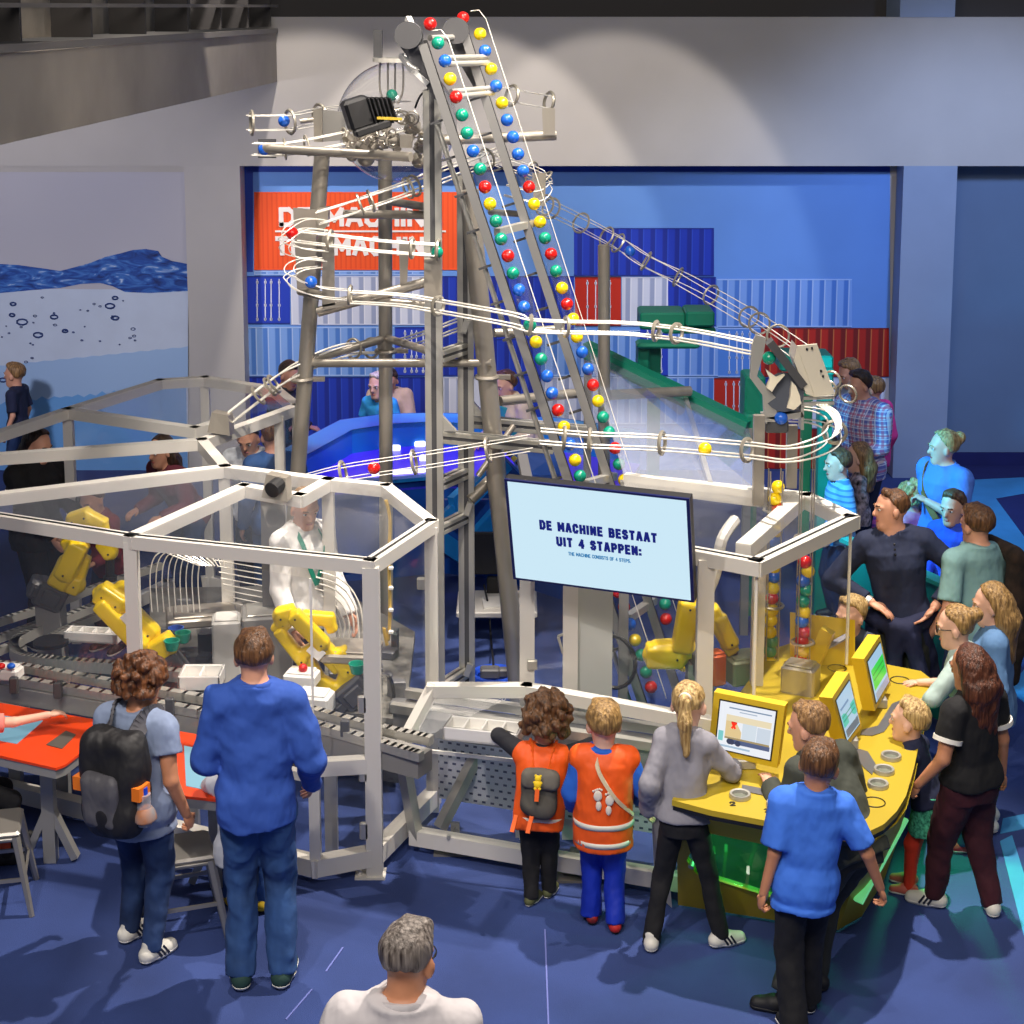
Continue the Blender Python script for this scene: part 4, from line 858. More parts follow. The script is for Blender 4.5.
# ================================================================== robots and the line inside the enclosures
def robot(label, y, base, parts, tool=None, plate=None):
    'base: box list (u, v, w, h, tilt); parts: (name, [(u0, v0, u1, v1, r0, r1, dy)]) of rounded castings'
    b = pt(base[0][0], base[0][1], y)
    e = empty('industrial_robot', V(b[0], y, b[2]-.12), label, 'robot')
    for (u, v, w, h, t) in base:
        k = MB(); Rr = np.array(Euler((0, math.radians(t), math.radians(15))).to_matrix()); k.rbox(pt(u, v, y), (w, .2, h), Rr, .015); k.rbox(pt(u, v, y)+Rr @ V(0, -.1, 0), (w*.6, .03, h*.6), Rr, .008); k.build('base', M_DGREY, e)
    k = MB(); q = pt(base[0][0], base[0][1], y); k.bar(V(q[0], y+.02, .35), q, .16, .16); k.build('pedestal', M_MGREY, e)
    for nm, caps in parts:
        P = [(pt(a, b_, y+dy), pt(c, d, y+dy), r0, r1) for a, b_, c, d, r0, r1, dy in caps]
        A = np.array([p for q in P for p in (q[0], q[1])]); m = max(max(q[2], q[3]) for q in P)+.03
        f = Fld(A.min(0)-m, A.max(0)+m, .009)
        for (p, q, r0, r1) in P:
            f.cap(p, q, r0*1.1, r1*1.1, k=.015); dd = unit(q-p+V(0, 1e-4, 0)); x_ = unit(np.cross(V(0, 1, 0), dd)); y_ = np.cross(dd, x_); ra = (r0+r1)/2
            f.box((p+q)/2, (ra*2.05, ra*2.25, np.linalg.norm(q-p)+ra*1.3), np.stack([x_, y_, dd], 1), ra*.32, .012)
        fobj(nm, f, M_YEL, e)
        k = MB()
        for (p, q, r0, r1) in P: 
            for (c, r) in ((p, r0), (q, r1)): k.cyl(c+V(0, -r*1.16-.002, 0), c+V(0, -r*1.05, 0), .007, 8)
        k.build('cover_screw', M_BLACK, e)
    if tool:
        k = MB(); k.cyl(pt(*tool[0:2], y), pt(*tool[2:4], y), .03, 10); k.cyl(pt(*tool[2:4], y), pt(*tool[2:4], y)+V(0, 0, -.03), .045, 10); k.build('gripper', M_BLACK, e, smooth=True)
    if plate:
        u, v, w, h, t = plate; Rr = np.array(Euler((0, math.radians(t), 0)).to_matrix()); k = MB(); k.rbox(pt(u, v, y-.1), (w, .01, h), Rr, .003); k.build('type_plate', M_WHITE, e)
    return e
robot('yellow robot arm farthest left, reaching up through the roof line', 10.6, [(50, 594, .2, .16, 28), (38, 588, .12, .12, 28)],
      [('turret', [(60, 578, 76, 584, .06, .06, 0), (68, 565, 60, 580, .07, .06, -.02)]), ('lower_arm', [(66, 572, 78, 548, .07, .055, -.04), (78, 580, 84, 560, .04, .04, .03), (70, 541, 74, 549, .05, .05, 0)]), ('forearm', [(74, 520, 86, 516, .05, .05, 0), (86, 516, 102, 524, .045, .04, 0), (76, 544, 80, 520, .05, .045, .02)]), ('wrist', [(104, 544, 110, 552, .04, .05, 0), (102, 525, 106, 545, .04, .035, 0)])], (110, 556, 110, 576))
robot('yellow robot arm behind the enclosure post, above the curly haired woman', 9.95, [(166, 672, .26, .2, -35), (176, 690, .2, .2, -35)],
      [('turret', [(158, 650, 168, 644, .07, .06, 0), (152, 660, 165, 655, .05, .05, 0)]), ('lower_arm', [(102, 606, 140, 645, .04, .05, -.05), (120, 602, 150, 632, .045, .06, .05)]), ('elbow', [(104, 594, 118, 603, .06, .065, 0), (122, 588, 126, 600, .045, .05, .04)]), ('wrist', [(98, 592, 99, 598, .03, .03, 0)])], None, (128, 620, .06, .09, -40))
robot('big yellow robot arm to the right of the man in the blue sweater', 9.85, [(352, 690, .2, .17, -38), (341, 700, .16, .1, -38)],
      [('turret', [(340, 656, 349, 668, .055, .06, 0), (349, 668, 344, 684, .055, .045, 0), (318, 680, 336, 690, .035, .045, -.02)]), ('lower_arm', [(296, 617, 322, 643, .042, .045, -.06), (280, 632, 302, 660, .032, .035, -.03), (300, 655, 322, 643, .03, .035, -.03), (320, 645, 338, 664, .05, .05, 0), (308, 660, 324, 688, .04, .035, 0)]), ('elbow', [(282, 616, 290, 614, .055, .05, 0), (279, 628, 284, 622, .04, .05, 0)]), ('forearm', [(306, 617, 330, 619, .04, .035, .06), (328, 619, 332, 628, .035, .03, .06)])], None, (316, 652, .1, .07, 42))
robot('yellow robot arm under the right edge of the hanging screen', 9.9, [(700, 660, .14, .16, 0)],
      [('turret', [(653, 655, 676, 655, .06, .075, 0), (658, 650, 688, 648, .055, .05, 0)]), ('lower_arm', [(682, 645, 689, 606, .055, .065, -.02), (690, 606, 700, 600, .05, .04, .06), (692, 645, 697, 604, .03, .03, .05)]), ('forearm', [(712, 612, 728, 640, .05, .05, 0), (722, 620, 731, 642, .03, .045, -.03)]), ('wrist', [(728, 644, 731, 648, .045, .04, 0)])], (732, 650, 734, 658))

def rotz_(a): return np.array(Euler((0, 0, a)).to_matrix())
LINE = empty('assembly_line', pt(110, 690, 10.0), 'aluminium conveyor line with a curved end inside the large left enclosure', 'conveyor')
LINE.location = V(pt(110, 690, 10)[0], 10, 0)
def zl(u, v, z=.78): return Z(u, v, z)
def railpath(pts, name, m=M_ALU, w=.04, h=.05, n=8, z=.78):
    P = spline([zl(u, v, z) for u, v in pts], n); k = MB()
    for a, b in zip(P[:-1], P[1:]): k.bar(a, b, w, h, ext=.01)
    return k.build(name, m, LINE)
railpath([(-40, 636), (0, 622), (50, 606), (96, 588), (160, 566)], 'rail'); railpath([(-40, 652), (0, 638), (40, 624)], 'rail'); railpath([(-40, 668), (20, 642)], 'rail')
railpath([(100, 606), (60, 622), (22, 638), (14, 648), (22, 658), (60, 663), (120, 668), (200, 678)], 'curved_rail', w=.06, h=.07)
railpath([(98, 616), (66, 630), (40, 644)], 'rail')
railpath([(-40, 672), (20, 681), (115, 697), (220, 716)], 'rail', w=.05); railpath([(-20, 664), (24, 668), (110, 683), (220, 702)], 'rail', w=.05)
railpath([(300, 722), (372, 742), (420, 756)], 'rail', w=.05); railpath([(300, 708), (372, 727), (430, 740)], 'rail', w=.05)
k = MB(); P = spline([zl(u, v, .70) for u, v in ((24, 662), (60, 668), (120, 674), (200, 684))], 5)
for a, b in zip(P[:-1], P[1:]): k.bar(a, b, .02, .1)
k.build('side_plate', M_DGREY, LINE)
k = MB(); k.bar(zl(-40, 682, .7), zl(220, 726, .7), .12, .1); k.bar(zl(300, 731, .7), zl(425, 764, .7), .14, .12); k.build('conveyor_body', M_MGREY, LINE)
for (u, v) in ((12, 690), (60, 694), (110, 702), (190, 716), (20, 650), (330, 738)): q = zl(u, v, .7); k = MB(); k.box((q[0]-.035, q[1]-.035, 0), (q[0]+.035, q[1]+.035, .72)); k.build('leg', M_ALU, LINE)
k = MB(); q = zl(51, 644, .8); k.cyl(q, q+V(0, 0, .025), .11, 28); k.build('turntable', M_BLACK, LINE, smooth=True)
for (u, v) in ((58, 690), (14, 685), (170, 706), (345, 728)): k = MB(); k.rbox(zl(u, v, .82), (.05, .04, .1), None, .006); k.build('sensor_block', M_DGREY, LINE)
def tray(label, u, v, z, w, d, h, rz, cells=4, m=M_WHITE):
    c = Z(u, v, z); e = empty('tray', c, label, 'tray'); Rr = np.array(Euler((0, 0, math.radians(rz))).to_matrix())
    k = MB(); k.rbox(c+V(0, 0, .01), (w, d, .02), Rr, .005)
    for s_ in (-1, 1): k.rbox(c+Rr @ V(0, s_*(d/2-.008), h/2), (w, .016, h), Rr, .005); k.rbox(c+Rr @ V(s_*(w/2-.008), 0, h/2), (.016, d, h), Rr, .005)
    k.build('shell', m, e)
    for i in range(1, cells): k = MB(); k.rbox(c+Rr @ V(-w/2+w*i/cells, 0, h/2), (.012, d-.02, h*.85), Rr, .003); k.build('divider', m, e)
    return e
tray('white tray beside the left curved rail, in front of the black turntable', 94, 640, .8, .36, .12, .07, -8)
tray('long white tray with four compartments on the rail in the low glass cabinet', 484, 738, .83, .42, .17, .08, -13)
tray('white tray behind the man in the blue sweater, at his left shoulder', 202, 686, .78, .25, .2, .1, 0, 2)
def crate(name, label, cat, u, v, z, size, rz, m, lid=None):
    c = Z(u, v, z); e = empty(name, c, label, cat); Rr = np.array(Euler((0, 0, math.radians(rz))).to_matrix())
    k = MB(); k.rbox(c+V(0, 0, size[2]/2), size, Rr, .012); k.build('housing', m, e)
    k = MB(); k.rbox(c+V(0, 0, size[2]+.006), (size[0]*.8, size[1]*.8, .012), Rr, .005); k.build('lid', lid or m, e); return e
crate('machine_box', 'grey cabinet directly behind the head of the man in blue', 'machine', 268, 672, .55, (.32, .3, .42), 10, M_MGREY, M_ALU)
crate('machine_box', 'tall pale cabinet left of the head of the man in blue', 'machine', 228, 680, .55, (.18, .2, .42), 8, mat('pale cabinet', '#b8b6b2', .5))
crate('machine_box', 'flat steel box under the rows of guide wires at the middle', 'machine', 205, 620, .85, (.5, .3, .06), 12, M_STEEL)
crate('machine_box', 'flat steel box behind the big robot arm, under the curved wire guides', 'machine', 352, 656, .85, (.34, .3, .06), -6, M_STEEL)
crate('machine_box', 'dark cabinet at the left shoulder of the man in blue', 'machine', 208, 722, .45, (.22, .2, .22), 12, M_DGREY, M_MGREY)
bb = crate('button_box', 'white box with a red and a blue push button at the far left rail', 'switch box', 8, 678, .80, (.17, .11, .07), -8, M_WHITE)
for du, c in ((-7, '#d01712'), (3, '#1f62d0')): k = MB(); q = Z(8+du, 666, .9); k.ball(q, .026, 14, 8, (1, 1, .7)); k.build('push_button', mat('button '+c, c, .3), bb, smooth=True)
bb = crate('button_box', 'white box with a red dome button beside the big robot arm', 'switch box', 302, 684, .76, (.2, .14, .08), -10, M_WHITE)
k = MB(); k.ball(Z(303, 668, .87), .028, 14, 8); k.build('push_button', mat('button #d01712', '#d01712', .3), bb, smooth=True)
crate('motor_housing', 'white rounded motor housing under the big robot arm', 'motor', 314, 712, .70, (.22, .16, .12), -12, M_WHITE)
for i, (u, v, c) in enumerate(((176, 632, '#2c4fa0'), (172, 645, '#0c8f74'), (183, 637, '#0c8f74'), (357, 668, '#0c8f74'))):
    p = Z(u, v, .95); e = empty('ball_cup', p, ['blue cup', 'green cup nearest the centre robot', 'green cup next to the blue one', 'green cup right of the big robot shoulder'][i]+' on the steel line', 'cup')
    k = MB(); k.lathe([(.0, -.03), (.035, -.03), (.05, .03), (.043, .03), (.03, -.02), (0, -.02)], p, 18); k.build('cup_shell', mat('cup '+c, c, .3), e, smooth=True)
k = MB(); k.bar(V(pt(273, 560, 10.45)[0], 10.45, .3), V(pt(273, 505, 10.45)[0], 10.45, 1.74), .15, .05, up=(0, 1, 0)); k.build('control_column', mat('column grey', '#6d6c6c', .5, .2), LINE)
crate('hopper_frame', 'small orange hopper plate to the left of the ball column', 'hopper', 716, 684, .75, (.09, .1, .2), 25, mat('hopper orange', '#c8581e', .5))
crate('machine_box', 'grey green slotted box left of the ball cage base', 'machine', 742, 680, .7, (.22, .2, .16), 20, mat('grey green box', '#7c8468', .5))
crate('machine_box', 'khaki steel box at the foot of the right ball cage', 'machine', 800, 700, .8, (.2, .16, .22), -25, M_STEEL)
k = MB(); k.prism([Z(u, v, .5) for u, v in ((150, 596), (330, 592), (415, 640), (405, 730), (300, 715), (215, 705), (150, 690))], (0, 0, .06)); k.build('machine_bed', mat('machine bed', '#77756f', .5, .3, var=.35, vscale=5), LINE)
k = MB(); k.prism([Z(u, v, .46) for u, v in ((156, 602), (326, 598), (405, 644), (398, 722), (300, 708), (220, 698), (156, 684))], (0, 0, -.4)); k.build('bed_base', M_DGREY, LINE)
rg = random.Random(11); k = MB()
for i in range(46):
    u, v = rg.uniform(160, 400), rg.uniform(606, 712); sz = (rg.uniform(.03, .12), rg.uniform(.03, .12), rg.uniform(.03, .16)); k.rbox(Z(u, v, .56)+V(0, 0, sz[2]/2), sz, rotz_(rg.uniform(-.4, .4)), .006)
k.build('machine_fitting', mat('machine fittings', '#6a6a6c', .45, .3, var=.5, vscale=2.5), LINE, kind='stuff')
# curved wire guides
def guides(label, rows, y, dy=.0, r=.006):
    e = empty('wire_guide_rack', pt(*rows[0][-1], y), label, 'guide')
    for i, row in enumerate(rows): k = MB(); k.tube(spline([pt(u, v, y+dy*i) for u, v in row], 5), r, 5); k.build('wire', M_WIRE, e, smooth=True)
    return e
rows = [[(320-4*i, 572+5*i), (338-3*i, 578+5*i), (352-3.2*i, 590+5*i), (361-4*i, 610+4*i), (364-5*i, 640)] for i in range(7)]
guides('fan of curved steel wires in the left enclosure behind the big robot', rows, 10.3, .03)
rows = [[(215+2*i, 560+6*i), (250+i, 566+6*i), (285+i, 572+6*i), (318, 578+6*i)] for i in range(9)]
guides('rows of thin steel wires in front of the man with the green lanyard', rows, 10.5, .01, .004)
rows = [[(152+6*i, 612), (150+6*i, 580), (153+6*i, 560), (162+6*i, 552), (174+6*i, 556), (200+3*i, 566)] for i in range(9)]
guides('bundle of arched thin wires above the steel box at the centre robot', rows, 10.35, .01, .004)
rows = [[(98-6*i, 660+2*i), (100-6*i, 640), (120-4*i, 632)] for i in range(1)]
# yellow hose and cables
CB = empty('energy_chain', pt(390, 680, 10.1), 'yellow pneumatic hose hanging along the pipe in the left enclosure', 'hose')
k = MB(); k.tube(spline([pt(u, v, 10.1) for u, v in ((386, 500), (390, 520), (389, 560), (390, 610), (388, 640), (384, 628), (387, 645))], 6), .012, 6); k.build('hose', mat('hose yellow', '#c9a650', .5), CB, smooth=True)
for v in (568, 588, 610, 632): k = MB(); k.rbox(pt(391, v, 10.08), (.03, .03, .02), None, .004); k.build('clip', M_WHITE, CB)
k = MB(); k.tube(spline([pt(u, v, 9.8) for u, v in ((368, 692), (378, 676), (390, 678), (394, 700), (390, 722), (382, 735))], 6), .012, 6); k.build('hose', M_BLACK, CB, smooth=True)
# floor behind the low cabinet: desk with screen, cable reel
DK = empty('work_desk', Z(497, 640, 0), 'small white work desk with papers behind the tower', 'desk')
k = MB(); q = pt(497, 604, 12.6); zt_ = q[2]; k.rbox(q, (.62, .5, .05), None, .01); k.build('desk_top', M_FRAME, DK)
for dx, dy in ((-.2, -.2), (.25, -.2), (-.2, .2), (.25, .2)): k = MB(); k.box((q[0]+dx-.03, q[1]+dy-.03, 0), (q[0]+dx+.03, q[1]+dy+.03, zt_-.02)); k.build('leg', M_ALU, DK)
c = V(q[0]+.02, q[1], zt_+.025); pp = MB(); pp.prism([c+V(-.12, -.18, .0), c+V(.12, -.14, 0), c+V(.1, .1, .0), c+V(-.14, .06, 0)], (0, 0, .012)); pp.build('paper_stack', M_WHITE, None, label='white paper stack on the small desk behind the tower', cat='paper')
MN = empty('desk_monitor', pt(495, 575, 12.8), 'black monitor seen from behind on the small desk', 'monitor')
k = MB(); k.rbox(pt(493, 553, 12.8), (.32, .05, .34), None, .01); k.build('casing', M_BLACK, MN); k = MB(); k.rbox(pt(493, 585, 12.8), (.1, .06, .14), None, .01); k.build('stand', M_BLACK, MN)
CR = empty('cable_reel', Z(494, 678, 0), 'blue cable reel lying on the floor behind the low cabinet', 'reel')
q = Z(494, 676, .06); k = MB(); k.ring(q, .15, .03, (0, 0, 1)); k.cyl(q-V(0, 0, .05), q-V(0, 0, .02), .15, 24); k.build('drum', mat('reel blue', '#1c46b8', .4), CR, smooth=True)
k = MB(); k.rbox(q+V(-.03, 0, .03), (.14, .1, .07), None, .01); k.rbox(q+V(.07, 0, .03), (.08, .07, .06), None, .01); k.build('plug', M_DGREY, CR)
k = MB(); k.tube(spline([q+V(.0, 0, .06), pt(491, 640, 12.3), pt(489, 610, 12.5), q*0+pt(484, 585, 12.7)], 6), .008, 6); k.build('cord', M_BLACK, CR)

# ------------------------------------------------------------------ the blue basin behind
M_BAS = mat('basin blue', '#1f86d8', .35); M_BAS2 = mat('basin deep blue', '#0f4aa6', .4)
BS = empty('blue_basin', pt(430, 450, 15.3), 'big angular bright blue basin with a glowing violet floor in front of the container mural', 'basin')
BS.location = V(pt(430, 450, 15.3)[0], 15.3, 0)
bz = 1.0
out = [Z(u, v, bz) for u, v in ((226, 476), (290, 446), (340, 420), (385, 414), (432, 413), (470, 414), (560, 418), (640, 430))]
inn = [Z(u, v, bz) for u, v in ((248, 482), (305, 456), (352, 430), (392, 424), (432, 422), (470, 424), (560, 428), (640, 440))]
k = MB()
for i in range(len(out)-1): k.hexa([out[i]-V(0, 0, .04), out[i+1]-V(0, 0, .04), inn[i+1]-V(0, 0, .04), inn[i]-V(0, 0, .04), out[i], out[i+1], inn[i+1], inn[i]])
k.build('rim', mat('basin rim', '#4fb0ee', .35), BS)
k = MB()
for i in range(len(out)-1): k.hexa([at(inn[i], .7), at(inn[i+1], .7), at(inn[i+1], .7)+V(0, .02, 0), at(inn[i], .7)+V(0, .02, 0), inn[i], inn[i+1], inn[i+1]+V(0, .02, 0), inn[i]+V(0, .02, 0)])
k.build('inner_wall', M_BAS, BS)
k = MB()
for i in range(len(out)-1): k.hexa([at(out[i], 0), at(out[i+1], 0), at(out[i+1], 0)+V(0, .02, 0), at(out[i], 0)+V(0, .02, 0), out[i], out[i+1], out[i+1]+V(0, .02, 0), out[i]+V(0, .02, 0)])
k.build('outer_wall', M_BAS2, BS)
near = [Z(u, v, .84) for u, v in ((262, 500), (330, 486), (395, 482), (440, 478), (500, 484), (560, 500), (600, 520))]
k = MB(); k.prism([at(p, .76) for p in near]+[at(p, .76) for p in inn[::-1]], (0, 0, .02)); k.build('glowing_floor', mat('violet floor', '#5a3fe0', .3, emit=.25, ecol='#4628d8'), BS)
k = MB()
for a, b in zip(near[:-1], near[1:]): k.hexa([at(a, 0), at(b, 0), at(b, 0)+V(0, .05, 0), at(a, 0)+V(0, .05, 0), a, b, b+V(0, .05, 0), a+V(0, .05, 0)])
k.build('front_wall', M_BAS2, BS)
k = MB()
for a, b in zip(near[:-1], near[1:]): k.bar(a+V(0, 0, .02), b+V(0, 0, .02), .1, .03)
k.build('front_rim', M_BAS, BS)
for (u, v) in ((395, 448), (420, 444), (425, 458)): k = MB(); k.rbox(Z(u, v, .80), (.1, .07, .05), None, .01); k.build('floor_lamp', mat('lamp glow', '#e6ecff', .3, emit=1.6), BS)
k = MB(); k.bar(Z(372, 474, .80), Z(425, 470, .80), .04, .03); k.build('light_bar', mat('lamp glow', '#e6ecff', .3, emit=1.6), BS)
# blue ramps to the right of the tower posts
RP = empty('blue_ramp', V(pt(520, 480, 13.6)[0], 13.6, 0), 'blue box ramp with a yellow and black chequered edge between tower and conveyors', 'ramp')
k = MB(); k.prism([pt(503, 444, 13.8), pt(560, 452, 13.8), pt(560, 478, 13.6), pt(522, 478, 13.6)], (0, .5, -.05)); k.prism([pt(500, 455, 13.4), pt(524, 478, 13.4), pt(560, 478, 13.4), pt(560, 500, 13.4), pt(500, 500, 13.4)], (0, .1, 0)); k.build('ramp_body', M_BAS2, RP)
for i in range(5): k = MB(); k.rbox(pt(505+i*4.5, 450+i*4.2, 13.3), (.04, .02, .04), np.array(Euler((0, math.radians(43), 0)).to_matrix()), .002); k.build('check_mark', mat('check yellow', '#d9c560', .5) if i % 2 == 0 else M_BLACK, RP)
for (a, b) in (((446, 520), (506, 462)), ((452, 505), (470, 488)), ((474, 540), (505, 505)), ((440, 540), (470, 560))):
    k = MB(); k.bar(pt(*a, 13.0), pt(*b, 13.2), .06, .14); k.build('chute', M_BAS, RP)
k = MB(); k.prism([pt(440, 500, 13.2), pt(510, 500, 13.2), pt(505, 548, 13.2), pt(440, 560, 13.2)], (0, .05, 0)); k.build('apron', M_BAS2, RP)
k = MB(); a = Z(470, 430, .0); k.box((a[0], 14.2, 0), (a[0]+.2, 14.4, .6)); k.build('support', M_BAS2, RP)

# ------------------------------------------------------------------ green crane machine under the thin track
GM = empty('green_machine', V(pt(700, 400, 13.4)[0], 13.4, 0), 'green painted steel machine of stacked boxes and posts behind the right conveyor', 'machine')
def gbox(u0, v0, u1, v1, y, t=.35, nm='box', m=M_GREEN): k = MB(); a, b = pt(u0, v1, y), pt(u1, v0, y); k.rbox(((a[0]+b[0])/2, y+t/2, (a[2]+b[2])/2), (b[0]-a[0], t, b[2]-a[2]), None, .015); return k.build(nm, m, GM)
gbox(640, 313, 686, 330, 13.4); gbox(686, 312, 715, 327, 13.3); gbox(662, 328, 716, 334, 13.35); gbox(637, 344, 700, 349, 13.2, .2)
gbox(638, 346, 650, 372, 13.3, .3, 'post'); gbox(744, 377, 766, 440, 12.6, .3, 'post'); gbox(745, 415, 758, 440, 12.5, .2, 'foot'); gbox(806, 356, 834, 374, 12.6, .3); gbox(815, 370, 836, 376, 12.5, .3); gbox(780, 355, 806, 372, 12.7, .3)
gbox(820, 372, 834, 430, 12.9, .2, 'post')
for p_ in ((655, 345), (752, 430), (826, 420)): 
    q = pt(*p_, 12.9 if p_[0] > 700 else 13.4); k = MB(); k.box((q[0]-.05, q[1], 0), (q[0]+.05, q[1]+.1, q[2])); k.build('leg', M_GREEN, GM)
k = MB(); k.rbox(pt(805, 470, 10.6), (.07, .05, 1.1), None, .01); k.build('slim_post', M_GREEN, GM)
GP = empty('green_partition', V(pt(905, 600, 11.6)[0], 11.6, 0), 'waist high green partition behind the man in navy', 'partition')
p, q = Z(846, 542, .95), Z(956, 592, .95); k = MB(); k.prism([at(p, 0), at(q, 0), q, p], (.03, .08, 0)); k.build('panel', mat('partition green', '#11857a', .5), GP)
k = MB(); k.bar(p+V(0, .04, .01), q+V(0, .04, .01), .1, .03); k.build('top_rail', mat('partition green light', '#2aa596', .5), GP)
# ================================================================== yellow console
CZ = .86
CT = empty('yellow_console', at(Z(850, 780, CZ), 0), 'large yellow console table with round steel cups and three monitors around the ball columns', 'console')
top = [(672, 800), (712, 810.5), (760, 819.5), (815, 831), (848, 836), (866, 833), (884, 824), (897, 811), (906, 796), (914, 768), (922, 730), (931, 690), (930, 678), (921, 671), (885, 664), (850, 657), (800, 640), (770, 650), (735, 700), (700, 745)]
TP = [Z(u, v, CZ) for u, v in top]
k = MB(); k.prism([p-V(0, 0, .03) for p in TP], (0, 0, .03)); k.build('table_top', M_CONS, CT)
k = MB(); cen = np.mean(TP, 0)
k.prism([cen+(p-cen)*.994-V(0, 0, .055) for p in TP], (0, 0, .025)); k.build('edge_band', M_BLACK, CT)
# undercut yellow apron
TLp, TRp, BLp, BRp = Z(676, 806, .8), Z(846, 842, .8), Z(678, 905, .03), Z(838, 930, .03)
def bil(s_, t_, off=0.0):
    p = (TLp*(1-s_)+TRp*s_)*(1-t_)+(BLp*(1-s_)+BRp*s_)*t_
    n = unit(np.cross(TRp-TLp, BLp-TLp)); n = n if n[1] > 0 else -n; return p+n*off
def bquad(parent, nm, m, s0, t0, s1, t1, s2, t2, s3, t3, th=.03, off=0.0):
    k = MB(); a = [bil(s0, t0, off), bil(s1, t1, off), bil(s2, t2, off), bil(s3, t3, off)]; b = [bil(s0, t0, off+th), bil(s1, t1, off+th), bil(s2, t2, off+th), bil(s3, t3, off+th)]; k.hexa(a+b); return k.build(nm, m, parent)
k = MB()
win = [(.15, .20), (.74, .20), (.78, .72), (.74, .79), (.12, .64), (.06, .52)]
oc = [(0, 0), (1, 0), (1, 1), (1, 1), (0, 1), (0, .6)]
for i in range(6):
    j = (i+1) % 6; a, b, c, d = oc[i], oc[j], win[j], win[i]
    k.hexa([bil(*a), bil(*b), bil(*c), bil(*d), bil(*a, .03), bil(*b, .03), bil(*c, .03), bil(*d, .03)])
k.build('front_apron', M_CONS, CT)
k = MB(); k.prism([bil(*w, .012) for w in win], bil(0, 0, .006)-bil(0, 0)); k.build('window_pane', glass_mat('green tinted pane', '#c8f5d8', .05, '#8fe0a8'), CT)
for w in ((.15, .42), (.09, .56), (.16, .66), (.55, .75)): k = MB(); c = bil(*w, -.012); k.cyl(c, c+(bil(0, 0, .03)-bil(0, 0)), .016, 10); k.build('pane_stud', M_ALU, CT)
side_b = [BRp]+[Z(u, v, .03) for u, v in ((862, 916), (884, 880), (898, 840), (908, 790), (917, 745))]
side_t = [TRp]+[at(Z(u, v, CZ), .8) for u, v in ((868, 834), (897, 812), (907, 797), (915, 768), (931, 690))]
k = MB()
for i in range(len(side_b)-1): n = V(-.03, .01, 0); k.hexa([side_b[i], side_b[i+1], side_b[i+1]+n, side_b[i]+n, side_t[i], side_t[i+1], side_t[i+1]+n, side_t[i]+n])
k.build('side_apron', mat('console dark yellow', '#b29a16', .45), CT)
k = MB(); k.bar(Z(904, 818, .62), Z(858, 902, .3), .05, .02); k.build('green_glass_edge', mat('green lit edge', '#9fe8b0', .2, emit=.5, ecol='#6fe08a'), CT)
# dark void and green lit floor beneath, acrylic pieces inside
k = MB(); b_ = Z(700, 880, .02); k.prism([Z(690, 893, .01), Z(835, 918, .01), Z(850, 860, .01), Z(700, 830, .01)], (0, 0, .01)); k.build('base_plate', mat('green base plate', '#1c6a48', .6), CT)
k = MB(); k.prism([Z(650, 778, .8), Z(662, 786, .8), Z(672, 908, .02), Z(656, 893, .02)], (-.0, .06, 0)); k.build('side_board', mat('grey side board', '#b9b7b4', .5), CT)
for (p, q) in (((714, 850), (706, 885)), ((726, 848), (722, 892)), ((748, 870), (745, 895))): k = MB(); k.bar(Z(*p, .5), Z(*q, .04), .015, .04); k.build('acrylic_rib', glass_mat('acrylic rib', '#e0ffe8', .35, '#c8f5d4'), CT)
k = MB(); c = bil(.62, .62, .1); k.rbox(c, (.18, .01, .16), None, .004); k.build('acrylic_card', glass_mat('acrylic rib', '#e0ffe8', .35, '#c8f5d4'), CT)
def cup(u, v, r=.052):
    p = Z(u, v, CZ); k = MB(); k.lathe([(r*.72, .001), (r*.78, .02), (r, .022), (r*1.06, .012), (r*1.06, .001)], p, 26); k.build('cup_ring', M_ALU, CT, smooth=True)
    k = MB(); k.cyl(p+V(0, 0, .001), p+V(0, 0, .003), r*.74, 22); k.build('cup_well', mat('cup well', '#6d7266', .5), CT)
for (u, v) in ((740, 797), (777, 806), (917, 709), (913, 721), (908, 733), (891, 758), (884, 772), (878, 786)): cup(u, v)
for (u, v, s_) in ((733, 806, '2'), (768, 813, '3')): stroke_text(s_, .045, .2, M_BLACK, CT, Matrix.Translation(Vector(Z(u, v, CZ+.001))), 'CENTER')
for (u, v) in ((900, 680), (874, 802), (837, 668)): k = MB(); k.ring(Z(u, v, CZ+.003), .055, .003, (0, 0, 1), 26, 4); k.build('printed_ring', M_BLACK, CT)
k = MB(); k.prism([Z(u, v, CZ+.002) for u, v in ((913, 702), (911, 707), (895, 717), (884, 732), (872, 736), (860, 735), (862, 730), (878, 726), (892, 704), (902, 700))], (0, 0, .003)); k.build('steel_chute', mat('chute grey', '#77767a', .35, .5), CT)
k = MB(); k.prism([Z(u, v, CZ+.002) for u, v in ((742, 785), (790, 794), (790, 801), (742, 791))], (0, 0, .003)); k.build('steel_chute', mat('chute grey', '#77767a', .35, .5), CT)
k = MB(); k.prism([Z(u, v, CZ+.002) for u, v in ((855, 748), (868, 752), (876, 765), (872, 775), (864, 768), (856, 758))], (0, 0, .003)); k.build('steel_chute', mat('chute grey', '#77767a', .35, .5), CT)
